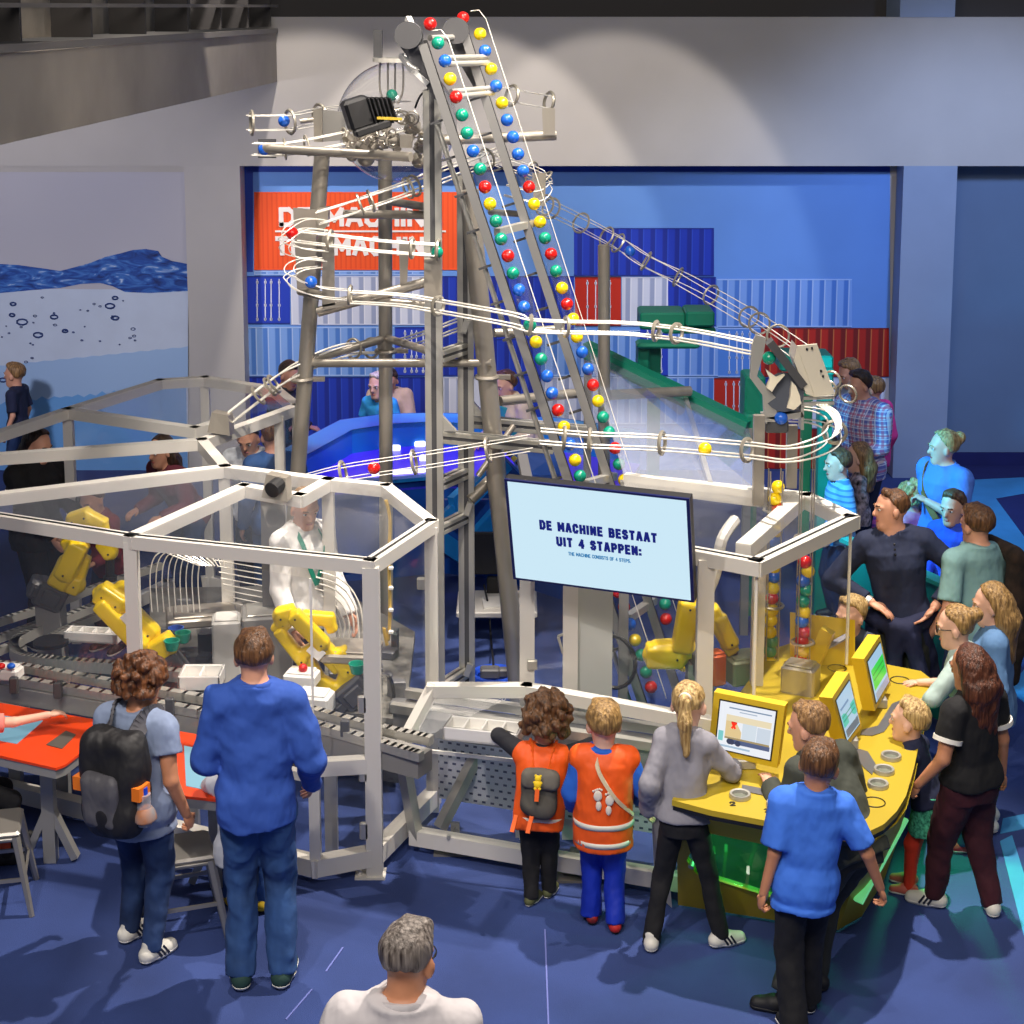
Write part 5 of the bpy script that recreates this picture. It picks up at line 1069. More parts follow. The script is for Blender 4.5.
def monitor(label, q, zt, zb, depth, scr, extra=None, inset=.11):
    'q: photo corners TL TR BR BL of the front face at heights zt (top) and zb (bottom)'
    tl, tr = Z(*q[0], zt), Z(*q[1], zt); br, bl = Z(*q[2], zb), Z(*q[3], zb)
    n = unit(np.cross(tr-tl, bl-tl)); n = n if n @ (V(0, 0, CAM_H)-tl) > 0 else -n
    e = empty('yellow_monitor', at((bl+br)/2-n*depth/2, CZ), label, 'monitor')
    k = MB(); k.hexa([bl-n*depth, br-n*depth, br, bl, tl-n*depth, tr-n*depth, tr, tl]); k.build('casing', mat('monitor yellow', '#dcbb2a', .45), e)
    def P(x, y, o): return tl*(1-x)*(1-y)+tr*x*(1-y)+br*x*y+bl*(1-x)*y+n*o
    k = MB(); k.prism([P(inset-.02, inset-.02, .001), P(1-inset+.02, inset-.02, .001), P(1-inset+.02, 1-inset+.02, .001), P(inset-.02, 1-inset+.02, .001)], n*.003); k.build('bezel', M_BLACK, e)
    k = MB(); k.prism([P(inset, inset, .004), P(1-inset, inset, .004), P(1-inset, 1-inset, .004), P(inset, 1-inset, .004)], n*.002); sc = k.build('lit_panel', mat('screen '+scr, '#0c0e10', .3, emit=.85, ecol=scr), e)
    for i_, (nm, x0, y0, x1, y1, c) in enumerate(extra or []):
        o_ = .0065+.0005*i_; k = MB(); k.prism([P(x0, y0, o_), P(x1, y0, o_), P(x1, y1, o_), P(x0, y1, o_)], n*.001); k.build(nm, mat('screen '+c, '#222222', .3, emit=.85, ecol=c), e)
    k = MB(); c = (bl+br)/2-n*depth*.6; k.rbox(V(c[0], c[1], (c[2]+CZ)/2), (.12, .08, max(.03, c[2]-CZ)), None, .006); k.build('stand', M_ALU, e)
    return e, P, n
ex = [('picture', .22, .30, .45, .66, '#e8cd96'), ('picture', .46, .40, .66, .66, '#d8e4ee'), ('picture', .67, .42, .86, .66, '#d0dcea'), ('picture', .22, .30, .86, .40, '#efe0bc'), ('picture', .22, .66, .86, .69, '#a89468'), ('picture', .3, .69, .87, .76, '#4c5e88'), ('picture', .13, .58, .2, .74, '#7fd0d0'), ('picture', .30, .40, .38, .43, '#d82818'), ('picture', .16, .80, .6, .83, '#a8c4dc'), ('text_line', .25, .17, .85, .19, '#7d94b0'), ('text_line', .4, .22, .65, .235, '#a8b8cc')]
e, P_, n_2 = monitor('yellow framed monitor showing a truck puzzle with a red cross', [(714, 692), (785, 706), (777, 768), (708, 752)], 1.26, .91, .05, '#f4f8ff', ex)
k = MB()
for (x, y) in ((.33, .725), (.42, .735), (.30, .725)): c = P_(x, y, .0125); k.cyl(c, c+n_2*.002, .016, 16)
k.build('picture', mat('screen wheel', '#222222', .3, emit=.5, ecol='#3a4c78'), e)
k = MB()
for s_ in (-1, 1): k.bar(P_(.315, .46-.045*s_, .014), P_(.365, .46+.045*s_, .014), .011, .002, up=n_2)
k.build('red_cross', mat('screen cross', '#d82818', .3, emit=.8, ecol='#e02a18'), e)
ex2 = [('picture', .13, .42, .87, .66, '#2fc4b4'), ('picture', .15, .72, .85, .86, '#3f5f80'), ('text_line', .15, .3, .6, .34, '#5a8ab8'), ('text_line', .15, .46, .8, .48, '#12907f'), ('text_line', .15, .54, .8, .56, '#12907f')]
monitor('yellow framed monitor with a turquoise screen, nearest to the leaning boy', [(832, 698), (849, 672), (862, 727), (846, 748)], 1.28, .92, .07, '#a6cbe6', ex2)
ex3 = [('picture', .15, .3, .86, .68, '#35d84a'), ('picture', .15, .74, .85, .88, '#8a9ab8'), ('text_line', .2, .4, .8, .42, '#1a9a2c'), ('text_line', .2, .5, .8, .52, '#1a9a2c')]
monitor('yellow framed monitor with a green screen, in front of the man in navy', [(864, 659), (880, 635), (891, 684), (875, 711)], 1.28, .92, .07, '#a6cbe6', ex3)
# a fourth monitor seen from its back, and its swivel neck
e = empty('yellow_monitor', at(Z(822, 668, CZ), CZ), 'yellow monitor turned away behind the right ball cage', 'monitor')
k = MB(); k.hexa([Y(790, 676, 9.75), Y(855, 672, 9.75), Y(855, 672, 9.82), Y(790, 676, 9.82), Y(790, 612, 9.75), Y(855, 620, 9.75), Y(855, 620, 9.82), Y(790, 612, 9.82)]); k.build('casing', mat('monitor yellow', '#dcbb2a', .45), e)
k = MB(); k.bar(Y(812, 668, 9.7), Y(828, 630, 9.65), .06, .08); k.build('neck', mat('monitor yellow', '#dcbb2a', .45), e)
k = MB(); k.bar(Y(815, 652, 9.735), Y(848, 634, 9.735), .1, .01); k.build('back_panel', mat('grey panel', '#9a9aa6', .5), e)

# ================================================================== orange tables at the left
def table(label, poly, screen, scol, legs, z=.75, slot=None):
    P = [Z(u, v, z) for u, v in poly]; c = np.mean(P, 0); e = empty('orange_table', at(c, 0), label, 'table')
    k = MB(); k.prism([p-V(0, 0, .015) for p in P], (0, 0, .015)); k.build('table_top', M_ORANGE, e)
    k = MB(); k.prism([c+(p-c)*.97-V(0, 0, .07) for p in P], (0, 0, .054)); k.build('table_frame', M_ALU, e)
    k = MB(); k.prism([Z(u, v, z+.001) for u, v in screen], (0, 0, .003)); k.build('touch_screen', mat('screen '+scol, '#446677', .3, emit=.55, ecol=scol), e)
    if slot: k = MB(); k.prism([Z(u, v, z+.001) for u, v in slot], (0, 0, .003)); k.build('scanner_pad', mat('pad grey', '#56524c', .5), e)
    for (u, v) in legs:
        p = Z(u, v, z-.03); k = MB(); k.bar(p, at(p, 0), .07, .07); k.bar(at(p, .12)+V(-.14, 0, -.1), at(p, .34), .06, .04); k.bar(at(p, .12)+V(.14, 0, -.1), at(p, .34), .06, .04); k.build('leg', M_ALU, e)
    return e
t1_ = table('orange topped table with a set-in touch screen at the left edge', [(-60, 694), (2, 703), (104, 721), (103, 732), (97, 740), (66, 764), (56, 768), (-60, 742)], [(-60, 708), (43, 721), (17, 744), (-60, 730)], '#7fb0c4', [(46, 741), (-14, 731)], .75, [(66, 731), (76, 735), (62, 749), (46, 745)])
t2_ = table('orange topped table with a pale blue touch screen hidden behind the man in blue', [(178, 731), (244, 742), (244, 775), (222, 800), (186, 796), (168, 780)], [(184, 746), (240, 757), (226, 782), (206, 790), (186, 786)], '#a8dcea', [(214, 762)], .75)
def stool(label, u, v, rz, h=.46):
    p = Z(u, v, h); e = empty('metal_stool', at(p, 0), label, 'stool', rz=0); Rr = np.array(Euler((0, 0, math.radians(rz))).to_matrix())
    m = mat('galvanised stool', '#a39f98', .35, .6)
    k = MB(); k.rbox(p-V(0, 0, .015), (.31, .31, .03), Rr, .012); k.rbox(p-V(0, 0, .045), (.29, .29, .03), Rr, .01); k.build('seat', m, e)
    for sx in (-1, 1):
        for sy in (-1, 1): k = MB(); a = p+Rr @ V(sx*.13, sy*.13, -.03); b = at(p, 0)+Rr @ V(sx*.2, sy*.2, 0); k.tube([a, b], [.026, .016], 6); k.build('leg', m, e)
    k = MB(); c = at(p, .2)
    for i in range(4): a = [(1, 1), (1, -1), (-1, -1), (-1, 1)]; k.bar(c+Rr @ V(a[i][0]*.17, a[i][1]*.17, 0), c+Rr @ V(a[(i+1) % 4][0]*.17, a[(i+1) % 4][1]*.17, 0), .012, .02)
    k.build('stretcher', m, e); return e
stool('grey metal stool at the left edge under the child in pink', -8, 822, 12)
stool('grey metal stool partly hidden behind the woman with the backpack', 182, 846, 18)
# ================================================================== people
def rotx(a): c, s = math.cos(a), math.sin(a); return np.array(((1, 0, 0), (0, c, -s), (0, s, c)))
def roty(a): c, s = math.cos(a), math.sin(a); return np.array(((c, 0, s), (0, 1, 0), (-s, 0, c)))
def rotz(a): c, s = math.cos(a), math.sin(a); return np.array(((c, -s, 0), (s, c, 0), (0, 0, 1)))
D2R = math.radians
M_SKIN = {'fair': mat('fair skin', '#d69c80', .5, var=.06, vscale=14), 'light': mat('light skin', '#e2b198', .5, var=.05, vscale=14), 'tan': mat('tanned skin', '#c08462', .5, var=.06, vscale=14)}
M_EYEW = mat('eye white', '#efe9e2', .3); M_IRIS = mat('iris', '#2c2420', .3); M_LIP = mat('lips', '#b0615a', .5); M_SOLE = mat('white sole', '#e6e3dc', .6)
def hairm(nm, c, c2): return mat('hair '+nm, c, .42, var=.45, var2=c2, vscale=70, stretch=(1, 1, .10), bump=.9, bscale=110)
HAIR = {'brown': hairm('brown', '#4a3020', '#7a5434'), 'dark': hairm('dark', '#241812', '#47301f'), 'blond': hairm('blond', '#a8804a', '#dcbc80'), 'ginger': hairm('ginger', '#3e2212', '#7c4c2a'), 'grey': hairm('grey', '#4c4038', '#9a9088'), 'white': hairm('white', '#d8cdb4', '#f2ead8'), 'lightbrown': hairm('light brown', '#6e4c2c', '#a88050'), 'darkblond': hairm('dark blond', '#7c5c34', '#b8925a'), 'chestnut': hairm('chestnut', '#3a1c12', '#6a3c26')}
def cloth(nm, c, var=.1, **kw): return mat('cloth '+nm, c, kw.pop('rough', .85), var=var, vscale=5, bump=.7, bscale=kw.pop('bscale', 5), bdist=.08, stretch=(1, 1, .6), **kw)
def ik(S, W, a, b, pole):
    d = W-S; L = np.linalg.norm(d); m = (a+b)*.995
    if L > m: W = S+d/L*m; d = W-S; L = m
    u = d/L; x = (a*a-b*b+L*L)/(2*L); r = math.sqrt(max(0, a*a-x*x)); p = np.asarray(pole, float); p = p-u*(p@u); p = unit(p)
    return S+u*x+p*r, W
TORSO = [(-.06, .080, .062), (-.02, .094, .070), (.03, .092, .066), (.075, .083, .060), (.13, .089, .064), (.20, .101, .068), (.25, .103, .062), (.29, .080, .050), (.315, .050, .042), (.33, .036, .037)]
class P_: pass
def pobj(name, src, material, root):
    if isinstance(src, Fld):
        vs, q = src.mesh()
        if len(vs) == 0: return None
        me = fast_mesh(name, vs, q, material)
    else: me = _mesh(name, src.v, src.f, [material], None, True, 60)
    o = bpy.data.objects.new(name, me); COL.objects.link(o); o.parent = root; return o
NP = [0]
def person(label, h, face, head=None, feet=None, lean=0, side=0, twist=0, hips=(0, 0, 0), L=(-.15, .03, .50), R=(.15, .03, .50), fl=(-.055, 0), fr=(.055, 0), look=(0, 0), hs=1.0, girth=1.0, res=.0115,
           top=None, bottom=None, shoes=None, hair=None, skin='fair', faced=True, polL=(-.22, -1, -.2), polR=(.22, -1, -.2), kneeL=(0, 1, .1), kneeR=(0, 1, .1), fem=False, hand=.35, dz=0.0):
    NP[0] += 1; seed = NP[0]; p = P_(); p.seed = seed; hs = hs*1.09
    hh = .232*hs; Kh = (h-.975*hh)/.857; p.K = Kh; p.hs = hs
    pel = V(*hips)*Kh+V(0, 0, .53*Kh)
    Rt = rotz(D2R(twist)) @ roty(D2R(side)) @ rotx(D2R(-lean)); p.Rt = Rt; p.pel = pel
    T = lambda x, y, z: pel+Rt @ (V(x, y, z)*Kh)
    p.T = T
    g = girth; st = [(t*Kh, wx*Kh*g*(.93 if fem and t > .1 else 1), wy*Kh*g, 0, (.012*Kh if .15 < t < .27 else 0)) for t, wx, wy in TORSO]
    N = T(0, 0, .33)
    Rh = rotz(D2R(look[0])) @ Rt @ rotx(D2R(lean*.75+look[1])); p.Rh = Rh
    Hc = N+(Rt @ V(0, .010, -.006)*Kh*.5+Rh @ V(0, .010, -.006)*Kh*.5)+Rh @ V(0, 0, .475*hh); p.Hc = Hc
    H_ = lambda x, y, z: Hc+Rh @ (V(x, y, z)*hs); p.H = H_
    shw = .100*g if fem else .106*g
    arms = []
    for sx, W, pole in ((-1, L, polL), (1, R, polR)):
        S = T(sx*shw, 0, .272); E, W2 = ik(S, V(*W)*Kh, .168*Kh, .152*Kh, pole); arms.append((S, E, W2))
    legs = []
    for sx, f_, kn in ((-1, fl, kneeL), (1, fr, kneeR)):
        f_ = tuple(f_)+(0, sx*-9, 0)[len(f_)-2:] if len(f_) < 5 else f_
        hip = pel+V(sx*.05*Kh*g, 0, -.012*Kh); A = V(f_[0], f_[1], f_[2]+.045)*Kh; Kn, A2 = ik(hip, A, .245*Kh, .24*Kh, kn); legs.append((hip, Kn, A2, f_))
    p.arms, p.legs = arms, legs
    # where it stands
    Rw = rotz(D2R(face)); toph = H_(0, -.01, .118)
    if head is not None: loc = Z(*head, toph[2]+dz)-Rw @ V(toph[0], toph[1], 0); loc = V(loc[0], loc[1], dz)
    else: loc = Z(*feet, dz); mid = (legs[0][2]+legs[1][2])/2; loc = loc-Rw @ V(mid[0], mid[1], 0); loc[2] = dz
    root = empty('person', loc, label, 'person', None, D2R(face)); p.root = root; p.Rw = Rw; p.loc = loc
    p.world = lambda q: loc+Rw @ np.asarray(q)
    # ---- body: one continuous surface
    pts = np.array([Hc]+[q for a in arms for q in a]+[q for l in legs for q in l[:3]]+[T(0, 0, t) for t in (-.06, .33)])
    lo = pts.min(0)-.19; hi = pts.max(0)+.19; lo[2] = max(lo[2], -.02)
    f = Fld(lo, hi, res); k = .028; cb = .92 if bottom else 1; ct = .93 if top else 1; st = list(st)
    f.loft(pel, Rt, [(t, a*.93, b*.92, c, d) for t, a, b, c, d in st[:-2]]+st[-2:], k)
    for sx in (-1, 1): f.cap(T(sx*.03, -.004, .298), T(sx*shw*.97, 0, .276), .030*Kh, .034*Kh*g, k)
    for (S, E, W) in arms: f.cap(S, E, .033*Kh*g*ct, .0255*Kh*g*ct, k*.5); f.cap(E, W, .0255*Kh*g*ct, .0160*Kh, .012)
    for (hp, Kn, A, f_) in legs: f.cap(hp, Kn, .053*Kh*g*cb, .036*Kh*g*cb, k*.6); f.cap(Kn, A, .035*Kh*g*cb, .021*Kh, .02); f.cap(Kn+(A-Kn)*.1+V(0, -.006*Kh, 0), Kn+(A-Kn)*.5+V(0, -.007*Kh, 0), .029*Kh*g*cb, .025*Kh*g*cb, .02)
    f.cap(N-Rt @ V(0, 0, .03)*Kh, H_(0, -.012, -.05), .036*Kh*(.88 if fem else 1), .052*hs*(.88 if fem else 1), .02)
    f.ell(H_(0, -.012, .03), V(.075, .094, .087)*hs, Rh, .02); f.ell(H_(0, .026, -.035), V(.058, .062, .08)*hs, Rh, .03); f.cap(H_(-.012, .062, -.09), H_(.012, .062, -.09), .024*hs, None, .03)
    f.cap(H_(0, .085, .012), H_(0, .102, -.022), .009*hs, .0135*hs, .012)
    for sx in (-1, 1): f.ell(H_(sx*.076, -.004, -.012), V(.012, .022, .031)*hs, Rh @ rotz(sx*-.35), .006); f.cap(H_(sx*.018, .083, .026), H_(sx*.045, .072, .022), .012*hs, .01*hs, .012)
    # hands: palm in the surface, fingers grown from it
    vs0, q0 = f.mesh(); mb = MB()
    for i, (S, E, W) in enumerate(arms):
        sx = -1 if i == 0 else 1; dr = unit(W-E); nn = unit(np.cross(dr, V(0, 1, .2))); 
        if abs(dr[2]) < .6: nn = V(0, 0, 1)*1.0
        nn = unit(nn-dr*(nn@dr)); sd = np.cross(dr, nn); s_ = Kh*.95
        Rp = np.stack([sd, nn, dr], 1)
        mb.ball(W+dr*.026*s_, 1, 12, 8, (.0235*s_, .0115*s_, .036*s_), Rp)
        cv = unit(-nn*sx if abs(dr[2]) >= .6 else V(0, 0, -1)); cv = unit(cv-dr*(cv@dr))
        for j, (o_, ln) in enumerate(((-.016, .038), (-.0055, .044), (.005, .041), (.015, .032))):
            b = W+dr*.05*s_+sd*o_*s_; m1 = b+(dr*math.cos(hand)+cv*math.sin(hand))*ln*.55*s_; m2 = m1+(dr*math.cos(hand*2.4)+cv*math.sin(hand*2.4))*ln*.6*s_
            mb.tube([b-dr*.012*s_, b, m1, m2], [.0058*s_, .0058*s_, .0052*s_, .0038*s_], 6)
        tsd = sd*(1 if (sd @ V(0, 1, 0))*1 > 0 else -1) if abs(dr[2]) >= .6 else sd*(-sx if sd[0] > 0 else sx)
        b = W+dr*.018*s_+tsd*.016*s_; mb.tube([b, b+unit(tsd*.8+dr*.7)*.022*s_, b+unit(tsd*.8+dr*.7)*.022*s_+unit(dr+cv*.4)*.022*s_], [.0085*s_, .0065*s_, .0048*s_], 6)
    vs = np.concatenate([vs0, np.array(mb.v)]); faces = [tuple(map(int, q)) for q in q0]+[tuple(i+len(vs0) for i in q) for q in mb.f]
    me = _mesh('body', vs, faces, [M_SKIN[skin]], None, True); o = bpy.data.objects.new('body', me); COL.objects.link(o); o.parent = root; p.body = o
    # ---- face
    if faced:
        for sx in (-1, 1):
            m = MB(); m.ball(H_(sx*.031, .079, .009), .0125*hs, 10, 6, (1.15, .6, .75), Rh); e = pobj('eye', m, M_EYEW, root)
            m = MB(); m.ball(H_(sx*.031, .0855, .009), .0062*hs, 8, 5, (1, .5, 1), Rh); pobj('iris', m, M_IRIS, e)
            m = MB(); m.tube([H_(sx*.016, .094, .028), H_(sx*.032, .091, .033), H_(sx*.046, .079, .029)], .0036*hs, 5); pobj('eyebrow', m, HAIR[hair[1]] if hair else M_IRIS, root)
        m = MB(); m.ball(H_(0, .083, -.058), 1, 12, 6, (.021*hs, .011*hs, .0075*hs), Rh); pobj('mouth', m, M_LIP, root)
    # ---- clothes
    if bottom:
        lp = bottom.get('loose', .009)*1.0; f = Fld(lo, hi, res); kind = bottom.get('kind', 'trousers')
        stt = [s for s in st if s[0] <= .09*Kh]
        f.loft(pel, Rt if lean < 25 else rotx(D2R(-lean*.6)), [s for s in st if s[0] <= bottom.get('waist', .06)*Kh], .03, lp)
        if kind == 'skirt':
            l_ = bottom.get('len', .24); f.loft(pel, np.eye(3), [(-l_*Kh, .125*Kh*g, .11*Kh*g, 0, .01*Kh), (-.02*Kh, .098*Kh*g, .075*Kh*g, 0, 0), (.04*Kh, .09*Kh*g, .068*Kh*g, 0, 0)], .02, .004)
        else:
            ext = bottom.get('leg', 2)
            for (hp, Kn, A, f_) in legs:
                f.cap(hp, Kn, .053*Kh*g+lp, .037*Kh*g+lp, .022)
                if ext >= 2: f.cap(Kn, A+(A-Kn)*.02, .036*Kh*g+lp, max(.024*Kh+lp, bottom.get('hem', 0)*Kh), .015, cut=True)
                elif ext > 1: B = Kn+(A-Kn)*(ext-1); f.cap(Kn, B, .036*Kh*g+lp, .03*Kh*g+lp, .015, cut=True)
        f.noise(bottom.get('fold', .006)*1.6, 26, seed*3+1, (1, 1, 1.5), True)
        bo = pobj(kind, f, bottom['m'], root); p.bottom = bo
    if top:
        lt = top.get('loose', .010); f = Fld(lo, hi, res); hem = top.get('hem', -.05)
        cuts = [((0, 0, -1), -hem*Kh)] if False else []
        s2 = [(hem*Kh, np.interp(hem, [t[0] for t in TORSO], [t[1] for t in TORSO])*Kh*g+top.get('flare', .004), np.interp(hem, [t[0] for t in TORSO], [t[2] for t in TORSO])*Kh*g+top.get('flare', .004), 0, 0)]+[s for s in st if s[0] > hem*Kh+.005 and s[0] < .318*Kh]
        s2 = [(t, a+(.016 if t < .07*Kh else 0)*g, b+(.016 if t < .07*Kh else 0)*g, c, d) for t, a, b, c, d in s2]; f.loft(pel, Rt, s2, .02, lt)
        for sx in (-1, 1): f.cap(T(sx*.03, -.004, .296), T(sx*shw*.97, 0, .276), .027*Kh+lt, .034*Kh*g+lt, .025)
        sl = top.get('sleeve', 2)
        for (S, E, W) in arms:
            if sl <= 0: continue
            if sl <= 1: B = S+(E-S)*sl; f.cap(S, B, .034*Kh*g+lt, .030*Kh*g+lt+.004, .02, cut=True)
            else: f.cap(S, E, .034*Kh*g+lt, .028*Kh*g+lt, .02); B = E+(W-E)*(sl-1); f.cap(E, B, .028*Kh*g+lt, .019*Kh+lt*.9, .012, cut=True)
        f.cap(N+Rt @ V(0, .01, -.012)*Kh, N+Rt @ V(0, .02, .06)*Kh, top.get('neck', .043)*Kh, top.get('neck', .043)*Kh*1.15, 0, '-')
        f.noise(top.get('fold', .008)*1.7, 20, seed*5+2, (1, 1, .8), True)
        tn = top.get('kind', 'shirt'); to = pobj(tn, f, top['m'], root); p.top = to
        if top.get('collar'):
            m = MB(); c = N+Rt @ V(0, .004, -.008)*Kh; m.tube([c+Rt @ V(math.cos(a)*.047, math.sin(a)*.045, .008*math.sin(a+PI)-.003)*Kh for a in np.linspace(0, 2*PI, 18)[:-1]], .009*Kh, 6, closed=True); pobj('collar', m, top['collar'], root)
    # ---- shoes
    if shoes:
        for i, (hp, Kn, A, f_) in enumerate(legs):
            fz = f_[2]*Kh; Rf = rotz(D2R(f_[3])) @ rotx(D2R(-f_[4] if len(f_) > 4 else 0)); o_ = V(A[0], A[1], fz); F_ = lambda x, y, z: o_+Rf @ (V(x, y, z)*Kh)
            c = F_(0, .03, .03); rr = .11*Kh; 
            def ups(grow, zc):
                f = Fld(c-rr-.01, c+rr+.01, .0065); f.cap(F_(0, -.022, .03), F_(0, .03, .028), .027*Kh+grow, .029*Kh+grow, .01); f.cap(F_(0, .03, .024), F_(.0, .082, .018), .030*Kh+grow, .024*Kh+grow, .01)
                if zc is None: f.cap(F_(0, -.012, .03), F_(0, -.006, .062), .027*Kh, .026*Kh, .01); f.half(-Rf[:, 2], F_(0, 0, .010))
                else: f.half(Rf[:, 2], F_(0, 0, .017)); f.half(-Rf[:, 2], F_(0, 0, 0))
                return f
            sh = pobj('shoe', ups(0, None), shoes[0], root); sole = pobj('sole', ups(.002*Kh, 1), shoes[1] if len(shoes) > 1 else M_SOLE, sh)
            if len(shoes) > 2:
                for sd in (-1, 1):
                    for j in range(3): m = MB(); m.bar(F_(sd*.0315, .016+j*.016, .018), F_(sd*.0245, -.002+j*.016, .047), .0075*Kh, .007*Kh, up=Rf[:, 0]); pobj('stripe', m, shoes[2], sh)
                m = MB(); m.tube([F_(-.012, .05, .044), F_(.012, .04, .05), F_(-.012, .03, .055), F_(.012, .022, .06)], .003*Kh, 5); pobj('laces', m, M_SOLE, sh)
    # ---- hair
    if hair:
        stl, hc = hair[0], hair[1]; gr = hair[2] if len(hair) > 2 else 0.0
        ext = .36 if 'long' in stl or 'pony' in stl else .1
        f = Fld(Hc-V(.16, .16, .12)*hs-V(0, 0, ext)-V(ext*.4, ext*.4, 0), Hc+V(.16, .16, .2)*hs+V(ext*.4, ext*.4, 0), min(res, .009))
        bald = [((0, .86, -.51), .016*hs), ((0, 0, -1), (.07 if 'short' not in stl else .058)*hs)]
        f.ell(H_(0, -.017, .037), V(.083+gr, .097+gr, .090+gr)*hs, Rh, .01, '+', bald)
        if stl == 'short' or stl == 'quiff': f.cap(H_(-.03, .034, .104), H_(.035, .03, .106), .018*hs+gr*.5, None, .03)
        if stl == 'curly':
            rg = random.Random(seed)
            for _ in range(46): a, b = rg.uniform(0, 2*PI), rg.uniform(-.5, 1.45); q = V(math.cos(a)*math.cos(b)*(.086+gr), math.sin(a)*math.cos(b)*(.1+gr)-.02, math.sin(b)*(.09+gr)+.03); 
            for _ in range(70):
                a, b = rg.uniform(0, 2*PI), rg.uniform(-.75, 1.5); q = V(math.cos(a)*math.cos(b)*(.088+gr), math.sin(a)*math.cos(b)*(.1+gr)-.022, math.sin(b)*(.092+gr)+.03)
                if q[1]*.82-q[2]*.57 < .02: f.ell(H_(*q), V(1, 1, 1)*rg.uniform(.018, .032)*hs, None, .008)
        if 'pony' in stl:
            f.cap(H_(0, -.105, .05), H_(0, -.135, .03), .022*hs, .03*hs, .015); f.cap(H_(0, -.135, .03), H_(.01, -.13, -.08), .032*hs, .036*hs, .02); f.cap(H_(.01, -.13, -.08), H_(.02, -.11, -.22), .035*hs, .014*hs, .02)
        if 'bun' in stl: f.ell(H_(0, -.115, .06), V(.046, .042, .042)*hs, Rh, .012)
        if 'long' in stl:
            ln = hair[3] if len(hair) > 3 else .24
            up = unit(Rt[:, 2]*.6+V(0, 0, 1)*.4)
            for (x, y, r) in ((-.055, -.035, .042), (.055, -.035, .042), (0, -.07, .055), (-.035, -.06, .05), (.035, -.06, .05)):
                a = H_(x, y, .01); b = H_(x*1.25, y-.02, -.09); f.cap(a, b, r*hs, r*hs*1.02, .03); f.cap(b, b-up*(ln-.09)+V(x*.3, -.006, 0), r*hs, r*hs*.55, .03)
        f.noise(.012 if stl == 'curly' else .006, 80 if stl == 'curly' else 60, seed, (1, 1, .35) if stl != 'curly' else (1, 1, 1))
        p.hair = pobj('hair', f, HAIR[hc], root)
        if 'pony' in stl: m = MB(); m.ring(H_(0, -.118, .043), .024*hs, .008, Rh @ V(0, -1, -.4), 14, 5); pobj('hair_tie', m, M_SOLE, root)
    return p
def ploft(p, name, m, st, k=.02, grow=0, noise=.005, parent=None, cuts=(), arms=0, res=.011, o=None, sh=0):
    'extra garment around the torso; st in body units'
    K = p.K; f = Fld(p.pel-V(.5, .5, .45)*K*.6, p.pel+V(.5, .5, .75)*K*.6, res); f.loft(p.pel if o is None else o, p.Rt, [tuple(np.array(s)*K) for s in st], k, grow, [(c[0], c[1]*K) for c in cuts])
    if sh:
        for sx in (-1, 1): f.cap(p.T(sx*.035, -.004, .292), p.T(sx*.10, 0, .272), sh*K, (sh+.008)*K, .02)
        Nk = p.T(0, 0, .33); f.cap(Nk+p.Rt @ V(0, .012, -.02)*K, Nk+p.Rt @ V(0, .03, .07)*K, .052*K, .06*K, 0, '-')
    f.noise(noise*1.6, 20, p.seed+40, (1, 1, 1), True); return pobj(name, f, m, parent or p.root)
def tband(p, name, m, t0, t1, grow, parent, g=1.0, arcs=None):
    'flat band following the torso between heights t0..t1'
    K = p.K; vs = []; fs = []; n = 40; A = np.linspace(0, 2*PI, n+1)[:-1] if arcs is None else np.linspace(arcs[0], arcs[1], n)
    for t in (t0, t1):
        wx = np.interp(t, [q[0] for q in TORSO], [q[1] for q in TORSO])*g+grow; wy = np.interp(t, [q[0] for q in TORSO], [q[2] for q in TORSO])*g+grow
        for a in A: 
            c, s = math.cos(a), math.sin(a); q = (abs(c)**2.2+abs(s)**2.2)**(-1/2.2); vs.append(p.pel+p.Rt @ (V(c*q*wx, s*q*wy, t)*K))
    N = len(A)
    for i in range(N if arcs is None else N-1): j = (i+1) % N; fs.append((i, j, N+j, N+i))
    b = MB(); b.add(vs, fs); vs2 = [v for v in vs]
    o = pobj(name, b, m, parent); md = o.modifiers.new('thickness', 'SOLIDIFY'); md.thickness = .003; md.offset = 1; return o
def strap(p, name, m, pts, w=.03, parent=None, t=.008):
    P = spline(pts, 6); b = MB()
    for i in range(len(P)-1):
        mid = (P[i]+P[i+1])/2; ax = p.pel+p.Rt[:, 2]*((mid-p.pel) @ p.Rt[:, 2]); b.bar(P[i], P[i+1], w, t, up=unit(mid-ax), ext=.004)
    return pobj(name, b, m, parent or p.root)
def glasses(p):
    b = MB()
    for sx in (-1, 1): b.ring(p.H(sx*.032, .096, .008), .021*p.hs, .0025, p.Rh[:, 1], 14, 4); b.tube([p.H(sx*.054, .09, .012), p.H(sx*.078, .0, .008)], .0025, 4)
    b.tube([p.H(-.011, .1, .012), p.H(.011, .1, .012)], .0025, 4); pobj('glasses', b, M_BLACK, p.root)
def wtop(name, p, src, m, parent=None, **kw):
    'top-level item laid out in the wearer frame'
    vs, q = src.mesh() if isinstance(src, Fld) else (np.array(src.v), src.f)
    vs = vs @ p.Rw.T+p.loc
    off = np.array(_root(parent).location) if parent is not None else vs.mean(0)
    me = fast_mesh(name, vs-off, q, m) if isinstance(src, Fld) else _mesh(name, vs-off, q, [m], None, True, 50)
    o = bpy.data.objects.new(name, me); COL.objects.link(o)
    if parent is not None: o.parent = parent
    else: o.location = off
    return tag(o, **kw)
